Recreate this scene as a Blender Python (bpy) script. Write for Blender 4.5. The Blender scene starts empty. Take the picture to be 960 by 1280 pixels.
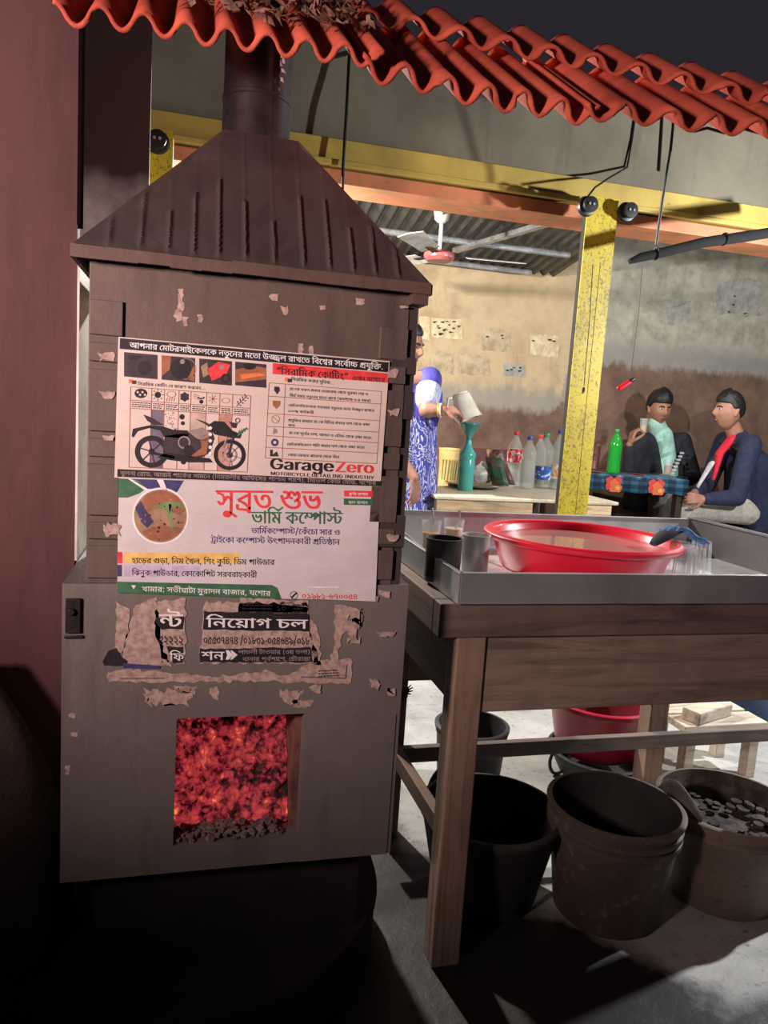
import bpy, bmesh, math, random
from mathutils import Vector, Matrix, noise
from mathutils.geometry import tessellate_polygon

# ------------------------------------------------------------------ camera, sky, lights, exposure
SC = bpy.context.scene
COL = SC.collection
FPX, CAM_H = 930.0, 1.2
YAW, PITCH, ROLL = math.radians(15.0), math.radians(7.6), math.radians(3.75)
FW = Vector((math.sin(YAW) * math.cos(PITCH), math.cos(YAW) * math.cos(PITCH), -math.sin(PITCH)))
_r = Vector((math.cos(YAW), -math.sin(YAW), 0))
_u = _r.cross(FW)
RT = _r * math.cos(ROLL) + _u * math.sin(ROLL)
UP = _u * math.cos(ROLL) - _r * math.sin(ROLL)
EYE = Vector((0, 0, CAM_H))
cam_data = bpy.data.cameras.new('camera')
cam_data.sensor_fit = 'VERTICAL'
cam_data.sensor_height = 36.0
cam_data.lens = FPX / 1280.0 * 36.0
cam_data.clip_start = 0.02
cam = bpy.data.objects.new('camera', cam_data)
COL.objects.link(cam)
cam.matrix_world = Matrix(((RT.x, UP.x, -FW.x, EYE.x), (RT.y, UP.y, -FW.y, EYE.y), (RT.z, UP.z, -FW.z, EYE.z), (0, 0, 0, 1)))
SC.camera = cam

SC.view_settings.view_transform = 'Standard'
SC.view_settings.look = 'None'
SC.view_settings.gamma = 1.0
SC.view_settings.use_curve_mapping = False
SC.view_settings.exposure = 0.0
SC.cycles.use_denoising = True
SC.cycles.max_bounces = 7
SC.cycles.sample_clamp_indirect = 4.0

W = bpy.data.worlds.new('night')
SC.world = W
W.use_nodes = True
W.node_tree.nodes['Background'].inputs[0].default_value = (0.60, 0.55, 0.68, 1)
W.node_tree.nodes['Background'].inputs[1].default_value = 0.034


def lamp(name, kind, loc, power, col, radius=0.05, aim=None, size=60, blend=0.6):
    d = bpy.data.lights.new(name, kind)
    d.energy = power
    d.color = col
    d.shadow_soft_size = radius
    if kind == 'SPOT':
        d.spot_size = math.radians(size)
        d.spot_blend = blend
    o = bpy.data.objects.new(name, d)
    COL.objects.link(o)
    o.location = loc
    if aim is not None:
        o.rotation_euler = (Vector(aim) - Vector(loc)).to_track_quat('-Z', 'Y').to_euler()
    return o


lamp('tea_stall_bulb', 'POINT', (0.2, 3.45, 2.0), 275, (1.0, 0.95, 0.86), 0.03)
lamp('bench_bulb', 'POINT', (3.5, 3.7, 2.15), 34, (1.0, 0.97, 0.9), 0.03)
lamp('counter_bulb', 'POINT', (2.85, 1.75, 1.76), 235, (0.96, 0.98, 1.0), 0.03)
lamp('reddish_front_fill', 'SPOT', (-1.15, 0.12, 1.42), 190, (1.0, 0.74, 0.70), 0.10, aim=(0.12, 1.35, 1.60), size=91, blend=1.0)  # unseen reddish fill added for the front; its cone spares the floor

# ------------------------------------------------------------------ helpers


def at(px, py, X=None, Y=None, Z=None):
    d = FW + RT * ((px - 480) / FPX) - UP * ((py - 640) / FPX)
    k = X / d.x if X is not None else Y / d.y if Y is not None else (Z - CAM_H) / d.z
    return EYE + d * k


def V(*a):
    return Vector(a)


class MB:
    """collects shapes; build() links them as ONE mesh object"""

    def __init__(s):
        s.v, s.f, s.m = [], [], []

    def add(s, vs, fs, m=0):
        o = len(s.v)
        s.v += [Vector(p) for p in vs]
        s.f += [tuple(i + o for i in f) for f in fs]
        s.m += [m] * len(fs)
        return s

    def box(s, a, b, m=0):
        (x0, y0, z0), (x1, y1, z1) = a, b
        return s.add([(x0, y0, z0), (x1, y0, z0), (x1, y1, z0), (x0, y1, z0), (x0, y0, z1), (x1, y0, z1), (x1, y1, z1), (x0, y1, z1)],
                     [(0, 3, 2, 1), (4, 5, 6, 7), (0, 1, 5, 4), (1, 2, 6, 5), (2, 3, 7, 6), (3, 0, 4, 7)], m)

    def bar(s, p0, p1, w, h, m=0, up=(0, 0, 1)):
        p0, p1 = Vector(p0), Vector(p1)
        d = (p1 - p0).normalized()
        u = Vector(up)
        if abs(d.dot(u)) > 0.98:
            u = Vector((0, 1, 0))
        r = d.cross(u).normalized()
        u = r.cross(d)
        vs = [p + r * (i * w / 2) + u * (j * h / 2) for p in (p0, p1) for i, j in ((-1, -1), (1, -1), (1, 1), (-1, 1))]
        return s.add(vs, [(0, 1, 2, 3), (7, 6, 5, 4), (0, 4, 5, 1), (1, 5, 6, 2), (2, 6, 7, 3), (3, 7, 4, 0)], m)

    def rings(s, rings, m=0, cap0=True, cap1=True):
        n = len(rings[0])
        vs = [p for r in rings for p in r]
        fs = []
        for k in range(len(rings) - 1):
            for i in range(n):
                j = (i + 1) % n
                fs.append((k * n + i, k * n + j, (k + 1) * n + j, (k + 1) * n + i))
        if cap0:
            fs.append(tuple(range(n))[::-1])
        if cap1:
            fs.append(tuple(range((len(rings) - 1) * n, len(rings) * n)))
        return s.add(vs, fs, m)

    def lathe(s, prof, base, axis=(0, 0, 1), seg=32, m=0, cap0=True, cap1=True, wob=0.0, squash=1.0):
        base = Vector(base)
        ax = Vector(axis).normalized()
        e1 = ax.orthogonal().normalized() if abs(ax.z) < 0.999 else Vector((1, 0, 0))
        e2 = ax.cross(e1)
        rings = []
        for r, z in prof:
            ring = []
            for i in range(seg):
                a = 2 * math.pi * i / seg
                rr = r * (1 + wob * math.sin(3 * a + 9 * z))
                ring.append(base + ax * z + e1 * (rr * math.cos(a)) + e2 * (rr * squash * math.sin(a)))
            rings.append(ring)
        return s.rings(rings, m, cap0, cap1)

    def tube(s, pts, r, seg=8, m=0):
        pts = [Vector(p) for p in pts]
        rs = r if isinstance(r, (list, tuple)) else [r] * len(pts)
        rings = []
        u = None
        for i, p in enumerate(pts):
            d = (pts[min(i + 1, len(pts) - 1)] - pts[max(i - 1, 0)]).normalized()
            u = d.orthogonal().normalized() if u is None else (u - d * u.dot(d)).normalized()
            w = d.cross(u)
            rings.append([p + (u * math.cos(2 * math.pi * k / seg) + w * math.sin(2 * math.pi * k / seg)) * rs[i] for k in range(seg)])
        return s.rings(rings, m)

    def capsule(s, p0, r0, p1, r1, seg=14, m=0, flat=1.0, side=None):
        p0, p1 = Vector(p0), Vector(p1)
        d = p1 - p0
        if d.length < 1e-6:
            d = Vector((0, 0, 1e-4))
        d.normalize()
        u = d.orthogonal().normalized() if side is None else (Vector(side) - d * d.dot(Vector(side))).normalized()
        w = d.cross(u)
        rings = []
        for p, r, sg in ((p0, r0, -1), (p1, r1, 1)):
            for k in range(5):
                a = (math.pi / 2) * (k / 4 if sg > 0 else 1 - k / 4) * 0.985
                rr = r * math.cos(a)
                c = p + d * (sg * r * math.sin(a))
                rings.append([c + (u * math.cos(2 * math.pi * i / seg) + w * (flat * math.sin(2 * math.pi * i / seg))) * rr for i in range(seg)])
        return s.rings(rings, m)

    def poly(s, pts, m=0):
        return s.add(pts, [tuple(range(len(pts)))], m)

    def sphere(s, c, r, m=0, seg=16, sc=(1, 1, 1)):
        c = Vector(c)
        rings = []
        for k in range(1, seg // 2):
            a = math.pi * k / (seg // 2)
            rings.append([c + Vector((sc[0] * r * math.sin(a) * math.cos(2 * math.pi * i / seg), sc[1] * r * math.sin(a) * math.sin(2 * math.pi * i / seg), -sc[2] * r * math.cos(a))) for i in range(seg)])
        return s.rings(rings, m)

    def build(s, name, mats, parent=None, loc=None, smooth=True, bevel=0.0, angle=35, solid=0.0):
        me = bpy.data.meshes.new(name)
        org = Vector(loc) if loc is not None else (root_loc(parent) if parent else Vector((0, 0, 0)))
        me.from_pydata([tuple(p - org) for p in s.v], [], s.f)
        if not isinstance(mats, (list, tuple)):
            mats = [mats]
        for mt in mats:
            me.materials.append(mt)
        me.polygons.foreach_set('material_index', s.m)
        return finish(me, name, parent, loc, smooth, bevel, angle, solid)


def root_loc(o):
    p = Vector((0, 0, 0))
    while o:
        p += o.location
        o = o.parent
    return p


def finish(me, name, parent, loc, smooth, bevel, angle, solid=0.0):
    me.update()
    bm = bmesh.new()
    bm.from_mesh(me)
    bmesh.ops.recalc_face_normals(bm, faces=bm.faces)
    bm.to_mesh(me)
    bm.free()
    if smooth:
        me.shade_smooth()
        me.set_sharp_from_angle(angle=math.radians(angle))
    o = bpy.data.objects.new(name, me)
    COL.objects.link(o)
    if parent:
        o.parent = parent
    elif loc is not None:
        o.location = loc
    if solid:
        md = o.modifiers.new('thick', 'SOLIDIFY')
        md.thickness = solid
        md.offset = 0
    if bevel:
        md = o.modifiers.new('edge', 'BEVEL')
        md.width = bevel
        md.segments = 2
        md.limit_method = 'ANGLE'
        md.angle_limit = math.radians(40)
    return o


def tag(o, label=None, cat=None, group=None, kind=None):
    if label: o['label'] = label
    if cat: o['category'] = cat
    if group: o['group'] = group
    if kind: o['kind'] = kind
    return o


def thing(name, label, cat, loc, group=None):
    o = bpy.data.objects.new(name, None)
    o.empty_display_size = 0.05
    COL.objects.link(o)
    o.location = loc
    return tag(o, label, cat, group)


def struct(o):
    o['kind'] = 'structure'
    return o


# ---- materials


def srgb(c):
    return tuple((x / 255 / 12.92) if x <= 10.3 else ((x / 255 + 0.055) / 1.055) ** 2.4 for x in c) + (1,)


class N:
    def __init__(s, name):
        s.mat = bpy.data.materials.new(name)
        s.mat.use_nodes = True
        s.t = s.mat.node_tree
        s.b = s.t.nodes['Principled BSDF']
        s.co = s.t.nodes.new('ShaderNodeTexCoord').outputs['Object']

    def new(s, typ, **kw):
        n = s.t.nodes.new('ShaderNode' + typ)
        for k, v in kw.items():
            setattr(n, k, v)
        return n

    def link(s, a, b):
        s.t.links.new(a, b)

    def mapped(s, scale=(1, 1, 1), rot=(0, 0, 0), loc=(0, 0, 0)):
        n = s.new('Mapping')
        n.inputs['Scale'].default_value = scale
        n.inputs['Rotation'].default_value = rot
        n.inputs['Location'].default_value = loc
        s.link(s.co, n.inputs[0])
        return n.outputs[0]

    def noise(s, scale, vec=None, detail=5, rough=0.6, dist=0.0):
        n = s.new('TexNoise')
        n.inputs['Scale'].default_value = scale
        n.inputs['Detail'].default_value = detail
        n.inputs['Roughness'].default_value = rough
        n.inputs['Distortion'].default_value = dist
        s.link(vec or s.co, n.inputs['Vector'])
        return n.outputs['Fac']

    def ramp(s, fac, stops):
        n = s.new('ValToRGB')
        e = n.color_ramp.elements
        while len(e) < len(stops):
            e.new(0.5)
        for el, (p, c) in zip(e, stops):
            el.position = p
            el.color = c if len(c) == 4 else tuple(c) + (1,)
        s.link(fac, n.inputs[0])
        return n.outputs[0]

    def mix(s, fac, a, b, blend='MIX'):
        n = s.new('Mix', data_type='RGBA', blend_type=blend)
        for src, i in ((fac, 0), (a, 6), (b, 7)):
            if isinstance(src, (int, float)):
                n.inputs[i].default_value = src
            elif isinstance(src, tuple):
                n.inputs[i].default_value = src
            else:
                s.link(src, n.inputs[i])
        return n.outputs[2]

    def math(s, op, a, b=0.0):
        n = s.new('Math', operation=op)
        for src, i in ((a, 0), (b, 1)):
            if isinstance(src, (int, float)):
                n.inputs[i].default_value = src
            else:
                s.link(src, n.inputs[i])
        return n.outputs[0]

    def axis(s, k):
        n = s.new('SeparateXYZ')
        s.link(s.co, n.inputs[0])
        return n.outputs[k]

    def bump(s, h, strength=0.3, dist=0.01):
        n = s.new('Bump')
        n.inputs['Strength'].default_value = strength
        n.inputs['Distance'].default_value = dist
        s.link(h, n.inputs['Height'])
        s.link(n.outputs[0], s.b.inputs['Normal'])

    def set(s, col=None, rough=0.7, metal=0.0, **kw):
        if col is not None:
            if isinstance(col, tuple):
                s.b.inputs['Base Color'].default_value = col
            else:
                s.link(col, s.b.inputs['Base Color'])
        if isinstance(rough, (int, float)):
            s.b.inputs['Roughness'].default_value = rough
        else:
            s.link(rough, s.b.inputs['Roughness'])
        s.b.inputs['Metallic'].default_value = metal
        for k, v in kw.items():
            s.b.inputs[k].default_value = v
        return s.mat


def M(name, c, rough=0.6, metal=0.0, c2=None, scale=12, bump=0.0, bscale=60, lo=0.4, hi=0.62, **kw):
    """plain colour, or two colours mixed by a noise, with a little relief"""
    n = N(name)
    col = srgb(c)
    if c2:
        col = n.ramp(n.noise(scale), [(lo, srgb(c)), (hi, srgb(c2))])
    if bump:
        n.bump(n.noise(bscale), bump, 0.004)
    return n.set(col, rough, metal, **kw)


def wood(name, c, c2, axis='x', rough=0.75, scale=1.0):
    n = N(name)
    st = {'x': (1.2, 16, 16), 'y': (16, 1.2, 16), 'z': (16, 16, 1.2)}[axis]
    st = tuple(v * scale for v in st)
    a = n.noise(1.6, n.mapped(st), 7, 0.65, 1.4)
    b = n.noise(5, None, 4, 0.6)
    col = n.ramp(a, [(0.32, srgb(c2)), (0.5, srgb(c)), (0.68, srgb(tuple(min(255, v * 1.12) for v in c)))])
    col = n.mix(n.ramp(b, [(0.45, (0, 0, 0)), (0.75, (0.6, 0.6, 0.6))]), col, srgb(tuple(v * 0.55 for v in c)))
    n.bump(a, 0.35, 0.004)
    return n.set(col, rough)


def glassy(name, c, rough=0.04, ior=1.3, alpha=None):
    n = N(name)
    m = n.set(srgb(c), rough, 0.0)
    n.b.inputs['Transmission Weight'].default_value = 1.0
    n.b.inputs['IOR'].default_value = ior
    return m


def clear_film(name, c, opac=0.25, rough=0.08):
    """thin clear plastic or glass wall: part glossy body, part see-through"""
    n = N(name)
    n.set(srgb(c), rough, 0.0)
    n.b.inputs['Alpha'].default_value = opac
    return n.mat


def rag(pts, amp, step, rnd):
    """roughen the outline of a 2-D polygon"""
    out = []
    for i, p in enumerate(pts):
        q = pts[(i + 1) % len(pts)]
        L = math.dist(p, q)
        k = max(1, int(L / step))
        for j in range(k):
            t = j / k
            out.append((p[0] + (q[0] - p[0]) * t + rnd.uniform(-amp, amp), p[1] + (q[1] - p[1]) * t + rnd.uniform(-amp, amp)))
    return out


def tess(pts3):
    return [tuple(t) for t in tessellate_polygon([[Vector(p) for p in pts3]])]

# ------------------------------------------------------------------ materials of the place


def m_floor():
    n = N('concrete_floor')
    a = n.noise(3, None, 8, 0.65)
    b = n.noise(38, None, 4, 0.7)
    col = n.ramp(a, [(0.3, srgb((132, 131, 127))), (0.6, srgb((184, 183, 179)))])
    col = n.mix(n.ramp(b, [(0.58, (0, 0, 0)), (0.72, (0.75, 0.75, 0.75))]), col, srgb((80, 74, 68)))
    # shade painted as near-black soot round the oven and along the front
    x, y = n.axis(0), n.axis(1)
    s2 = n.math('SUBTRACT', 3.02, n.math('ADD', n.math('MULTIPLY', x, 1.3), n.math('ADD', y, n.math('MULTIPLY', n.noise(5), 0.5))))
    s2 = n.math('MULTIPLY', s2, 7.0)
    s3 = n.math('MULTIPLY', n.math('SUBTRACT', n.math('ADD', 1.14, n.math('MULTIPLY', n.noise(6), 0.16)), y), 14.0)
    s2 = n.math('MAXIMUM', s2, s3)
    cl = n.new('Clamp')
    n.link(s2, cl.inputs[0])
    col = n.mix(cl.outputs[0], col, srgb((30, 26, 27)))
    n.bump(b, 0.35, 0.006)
    return n.set(col, n.ramp(a, [(0.4, (0.75,) * 3), (0.7, (0.45,) * 3)]))


def m_backwall():
    n = N('stained_plaster')
    x, z = n.axis(0), n.axis(2)
    big, fine = n.noise(1.7, None, 7, 0.62), n.noise(9, None, 7, 0.65)
    streak = n.noise(1.0, n.mapped((5, 5, 0.8)), 6, 0.65)
    up = n.ramp(big, [(0.3, srgb((172, 146, 110))), (0.55, srgb((206, 184, 148))), (0.75, srgb((150, 124, 96)))])
    grey = n.ramp(fine, [(0.3, srgb((150, 146, 132))), (0.62, srgb((192, 188, 172)))])
    xr = n.new('MapRange')
    n.link(n.math('ADD', x, n.math('MULTIPLY', fine, 0.5)), xr.inputs[0])
    xr.inputs[1].default_value, xr.inputs[2].default_value = 3.15, 3.5
    up = n.mix(xr.outputs[0], up, grey)
    up = n.mix(n.ramp(streak, [(0.55, (0, 0, 0)), (0.8, (0.8,) * 3)]), up, srgb((128, 110, 92)))
    low = n.ramp(n.noise(4, None, 7, 0.7), [(0.32, srgb((100, 76, 66))), (0.62, srgb((136, 108, 92)))])
    # old damp line: plaster above, bare brown below, the line wanders
    line = n.math('ADD', 1.26, n.math('MULTIPLY', n.math('SUBTRACT', n.noise(0.9, n.mapped((1, 1, 0))), 0.5), 0.12))
    line = n.math('ADD', line, n.math('MULTIPLY', xr.outputs[0], 0.43))
    line = n.math('ADD', line, n.math('MULTIPLY', n.math('SUBTRACT', n.noise(9, n.mapped((1.6, 1.6, 0.7)), 8, 0.72), 0.5), 0.20))
    mask = n.math('MULTIPLY', n.math('SUBTRACT', z, line), 18)
    cl = n.new('Clamp')
    n.link(mask, cl.inputs[0])
    # greyish band just over the line on the left
    band = n.math('MULTIPLY', n.math('SUBTRACT', n.math('ADD', line, n.math('MULTIPLY', fine, 0.3)), z), 9)
    cb = n.new('Clamp')
    n.link(n.math('ADD', band, 1.0), cb.inputs[0])
    up = n.mix(n.math('MULTIPLY', cb.outputs[0], 0.75), up, srgb((146, 144, 140)))
    col = n.mix(cl.outputs[0], low, up)
    n.bump(fine, 0.5, 0.02)
    return n.set(col, 0.9)


def m_concrete(name, c, c2):
    n = N(name)
    a = n.noise(2.2, None, 8, 0.65)
    s = n.noise(1.4, n.mapped((4, 4, 0.7)), 6, 0.65)
    col = n.ramp(a, [(0.3, srgb(c)), (0.65, srgb(c2))])
    col = n.mix(n.ramp(s, [(0.55, (0, 0, 0)), (0.78, (0.7,) * 3)]), col, srgb(tuple(v * 0.5 for v in c)))
    n.bump(n.noise(30), 0.3, 0.005)
    return n.set(col, 0.85)


def m_paint(name, c, chip, amt=0.63, scale=45):
    n = N(name)
    f = n.noise(scale, None, 6, 0.75)
    g = n.noise(5, None, 4, 0.6)
    col = n.ramp(g, [(0.35, srgb(c)), (0.7, srgb(tuple(v * 0.82 for v in c)))])
    f2 = n.math('ADD', f, n.math('MULTIPLY', g, 0.18))
    col = n.mix(n.ramp(f2, [(amt, (0, 0, 0)), (amt + 0.06, (0.85,) * 3)]), col, srgb(chip))
    n.bump(f, 0.2, 0.002)
    return n.set(col, 0.5)


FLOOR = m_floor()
BACKWALL = m_backwall()
CONC = m_concrete('grey_concrete', (96, 88, 74), (122, 114, 96))
SOOTWALL = m_concrete('smoky_plaster', (84, 55, 55), (98, 63, 62))
YELLOW = m_paint('yellow_paint', (206, 182, 40), (104, 88, 34), 0.62, 85)
YBEAM = m_paint('yellow_beam_paint', (190, 164, 78), (140, 112, 50), 0.72, 12)
ORANGE = m_paint('orange_paint', (206, 128, 88), (150, 120, 70), 0.66, 10)
TIN = M('roof_tin', (96, 98, 100), 0.45, 0.6, c2=(66, 68, 72), scale=5)
GALV = M('galvanised_pipe', (176, 178, 180), 0.42, 0.5, c2=(138, 140, 142), scale=14)
BLACK = M('black_plastic', (20, 20, 22), 0.45)
IRON = M('black_iron', (30, 28, 30), 0.55, 0.5, c2=(52, 46, 44), scale=20)

# ------------------------------------------------------------------ the setting
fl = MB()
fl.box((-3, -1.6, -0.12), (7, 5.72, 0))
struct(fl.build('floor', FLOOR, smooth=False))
wb = MB()
wb.box((0.2, 5.6, -0.1), (6.4, 5.75, 3.15))
struct(wb.build('wall_back', BACKWALL, smooth=False))
# near wall at the left of the oven
wl = MB()
wl.box((-2.6, 1.5, -0.1), (-0.205, 1.53, 3.2))
struct(wl.build('wall_left', SOOTWALL, smooth=False))
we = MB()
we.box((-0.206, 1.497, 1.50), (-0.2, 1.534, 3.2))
struct(we.build('trim_4', M('dark_end_strip', (20, 15, 15), 1.0, **{'Specular IOR Level': 0.0}), smooth=False))  # dark strip added so the lamp does not brighten this wall end
# smoky return wall behind it, the lit patch below the soot painted pale


def m_soot_and_lit():
    n = N('sooted_lit_plaster')
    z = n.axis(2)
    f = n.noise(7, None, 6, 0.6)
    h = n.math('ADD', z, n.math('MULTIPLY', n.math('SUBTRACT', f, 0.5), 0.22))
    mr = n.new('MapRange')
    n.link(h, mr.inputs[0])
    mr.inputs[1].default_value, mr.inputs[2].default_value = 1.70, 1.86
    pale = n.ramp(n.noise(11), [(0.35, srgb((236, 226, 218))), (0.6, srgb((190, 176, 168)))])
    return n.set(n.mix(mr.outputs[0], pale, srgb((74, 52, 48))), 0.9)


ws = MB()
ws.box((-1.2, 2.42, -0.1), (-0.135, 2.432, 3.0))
struct(ws.build('wall_inner', m_soot_and_lit(), smooth=False))

# concrete lintel, yellow ledge with its lip, orange soffit board
t = MB()
t.box((-1.4, 3.0, 2.225), (4.6, 3.22, 2.60))
o = t.build('trim_1', CONC, smooth=False)
struct(o)
t = MB()
t.box((-1.4, 2.97, 2.13), (4.6, 3.2, 2.224))
t.box((-1.4, 2.945, 2.118), (4.6, 2.969, 2.142))
struct(t.build('trim_2', YBEAM, smooth=False, bevel=0.004))
t = MB()
t.box((-1.4, 2.985, 2.066), (4.6, 3.18, 2.117))
struct(t.build('trim_3', ORANGE, smooth=False, bevel=0.003))

# corrugated tin ceiling
c = MB()
nx, ny = 330, 2
vs = []
x0, x1 = -0.9, 2.46
for j in range(ny + 1):
    y = 3.05 + (5.6 - 3.05) * j / ny
    sk = 0.17 * max(0, (y - 3.7))
    for i in range(nx + 1):
        u = i / nx
        x = x0 + (x1 + sk - x0) * u
        vs.append((x, y, 2.46 - 0.035 * (y - 3.05) + 0.018 * math.sin(2 * math.pi * u * 44)))
fs = [(j * (nx + 1) + i, j * (nx + 1) + i + 1, (j + 1) * (nx + 1) + i + 1, (j + 1) * (nx + 1) + i) for j in range(ny) for i in range(nx)]
c.add(vs, fs)
struct(c.build('ceiling', TIN, angle=80, solid=0.002))
for k, (y, dz) in enumerate(((3.95, 0.0), (4.85, 0.0), (5.45, 0.0))):
    p = MB()
    z = 2.44 - 0.035 * (y - 3.05) - 0.022
    p.tube([(-0.85, y, z), (2.5, y, z)], 0.02, 10)
    for xx in (0.55, 0.8, 1.6, 2.2):
        p.lathe([(0.0225, 0), (0.0225, 0.01)], (xx, y, z), (1, 0, 0), 12)
    tag(p.build('ceiling_pipe', GALV, loc=(0.8, y, z)), ('pale pipe under the tin ceiling nearest the orange beam, holding the fan', 'pale pipe crossing the tin ceiling behind the hanging fan', 'pale pipe under the tin ceiling closest to the plaster back wall')[k], 'pipe', 'pipes under the tin ceiling')
p = MB()
p.bar((2.06, 3.97, 2.365), (1.72, 5.0, 2.325), 0.05, 0.03)
tag(p.build('ceiling_strut', GALV, loc=(2.05, 3.97, 2.36), bevel=0.004), 'flat grey strut slanting back across the tin ceiling', 'strut')

# ------------------------------------------------------------------ yellow posts with black insulators


def post(x, w, label, ins, y=2.86, ztop=2.11):
    r = thing('steel_post', label, 'post', (x + w / 2, y, 0), 'yellow steel posts')
    b = MB()
    b.box((x, y - 0.045, 0), (x + w, y - 0.039, ztop))
    b.box((x + w * 0.60, y - 0.0465, 0), (x + w * 0.615, y - 0.0445, 1.86))
    b.build('shaft', YELLOW, r, smooth=False)
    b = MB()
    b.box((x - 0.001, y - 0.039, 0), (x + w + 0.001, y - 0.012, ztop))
    b.build('shaded_side', M('shaded_side_steel', (34, 30, 24), .8), r, smooth=False)  # side of the post painted dark to stand for its shade
    b = MB()
    b.box((x - 0.03, y - 0.05, 0), (x + w + 0.03, y + 0.06, 0.012))
    b.build('foot_plate', IRON, r, smooth=False, bevel=0.003)
    for ix in ins:
        b = MB()
        b.lathe([(0.012, 0), (0.036, 0), (0.040, 0.01), (0.036, 0.022), (0.022, 0.026), (0.020, 0.034), (0.030, 0.038), (0.030, 0.05), (0.01, 0.052)], (ix, y - 0.052, 2.06), (0, -1, 0), 24)
        d = b.build('insulator', BLACK, r)
        b = MB()
        for dx in (-0.009, 0.009):
            b.lathe([(0.005, 0), (0.005, 0.004)], (ix + dx, y - 0.104, 2.06), (0, -1, 0), 10)
        b.build('screw', GALV, d)
    return r


pa = at(697, 640, Y=2.82)
pb = at(733, 640, Y=2.82)
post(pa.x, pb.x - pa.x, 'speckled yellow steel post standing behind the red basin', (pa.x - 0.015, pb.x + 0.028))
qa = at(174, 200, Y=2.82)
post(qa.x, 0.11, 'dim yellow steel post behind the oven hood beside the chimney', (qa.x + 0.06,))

# ------------------------------------------------------------------ the clay-coloured roof sheets
def m_tile():
    n = N('clay_roof_sheet')
    a = n.noise(5, None, 6, 0.65)
    col = n.ramp(a, [(0.3, srgb((150, 62, 50))), (0.6, srgb((202, 96, 76)))])
    col = n.mix(n.ramp(n.noise(26, None, 5, 0.7), [(0.6, (0, 0, 0)), (0.78, (0.8,) * 3)]), col, srgb((74, 44, 40)))
    n.bump(n.noise(40), 0.25, 0.003)
    n.set(col, 0.9)
    n.b.inputs['Specular IOR Level'].default_value = 0.08
    return n.mat


TILE = m_tile()
SL = math.radians(34)


def sheet(pl, pr, waves, amp, lens, label, lift=0.0, rnd=0, phase=0.0):
    p0, p1 = at(*pl, Y=1.2), at(*pr, Y=1.2)
    rr = random.Random(rnd)
    b = MB()
    n = waves * 14
    rows = 10
    jit = [rr.uniform(-0.012, 0.012) for _ in range(waves + 2)]
    dirv = Vector((0, math.cos(SL), math.sin(SL)))
    nrm = Vector((0, -math.sin(SL), math.cos(SL)))
    vs = []
    for j in range(rows + 1):
        up = lift[0] if isinstance(lift, tuple) else lift
        for i in range(n + 1):
            u = i / n * waves
            k = int(u + 0.25)
            w = math.cos(2 * math.pi * u + phase)
            w = math.copysign(abs(w) ** 0.8, w)
            base = p0.lerp(p1, i / n)
            ln = lens[0] + (lens[1] - lens[0]) * i / n
            s = ln * j / rows
            if isinstance(lift, tuple):
                s += lift[1] + (lift[2] - lift[1]) * i / n
            vs.append(base + dirv * (s + (jit[min(k, waves)] if j == 0 else 0)) + nrm * (amp * w + up))
    fs = [(j * (n + 1) + i, j * (n + 1) + i + 1, (j + 1) * (n + 1) + i + 1, (j + 1) * (n + 1) + i) for j in range(rows) for i in range(n)]
    b.add(vs, fs)
    o = b.build('roof_sheet', TILE, loc=p0, angle=60, solid=0.006)
    return tag(o, label, 'roof sheet', 'clay coloured roof sheets over the oven')


sheet((68, 14), (478, 76), 8, 0.013, (1.05, 0.8), 'short wavy clay red roof sheet over the oven chimney, dead leaves on it', rnd=1)
sheet((455, 88), (748, 148), 6, 0.016, (0.50, 0.36), 'lowest wavy clay red roof sheet, above the yellow beam and ceiling fan', rnd=2)
sheet((732, 136), (1150, 186), 8, 0.014, (0.36, 0.12), 'wavy clay red roof sheet at the right end, above the counter', rnd=3, phase=1.0)
sheet((430, 72), (1150, 180), 13, 0.013, (0.22, 0.14), 'upper course of clay red roof sheet lapping over the lower ones', lift=(0.012, 0.34, 0.07), rnd=4)

# dead leaves lying on the left roof sheet
rnd = random.Random(5)
b = MB()
pl0, pl1 = at(68, 14, Y=1.2), at(478, 76, Y=1.2)
for i in range(420):
    u = 0.36 + 0.62 * rnd.random() ** 0.9
    s = 0.06 + 0.5 * rnd.random() ** 1.2
    c = pl0.lerp(pl1, u) + Vector((0, math.cos(SL), math.sin(SL))) * s + Vector((0, -math.sin(SL), math.cos(SL))) * (0.016 + rnd.random() * 0.03)
    a = Vector((rnd.uniform(-1, 1), rnd.uniform(-1, 1), rnd.uniform(-.6, .6))).normalized() * rnd.uniform(0.006, 0.022)
    w = a.cross(Vector((rnd.uniform(-1, 1), rnd.uniform(-1, 1), rnd.uniform(-1, 1)))).normalized() * rnd.uniform(0.003, 0.008)
    b.add([c - a, c + w + V(0, 0, .003), c + a, c - w], [(0, 1, 2), (0, 2, 3)])
for i in range(12):
    u = 0.4 + 0.55 * rnd.random()
    c = pl0.lerp(pl1, u) + Vector((0, math.cos(SL), math.sin(SL))) * rnd.uniform(.05, .4) + V(0, -.012, .025)
    d = V(rnd.uniform(-1, 1), rnd.uniform(-.5, .8), rnd.uniform(-.3, .4)) * 0.05
    b.tube([c - d, c + V(0, 0, .01), c + d], 0.0016, 5)
tag(b.build('dead_leaves', M('dead_leaf', (92, 66, 54), 0.7, c2=(150, 108, 90), scale=60), smooth=False), 'dry dead leaves and twigs lying on the roof sheet over the chimney', 'leaves', kind='stuff')

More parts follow.
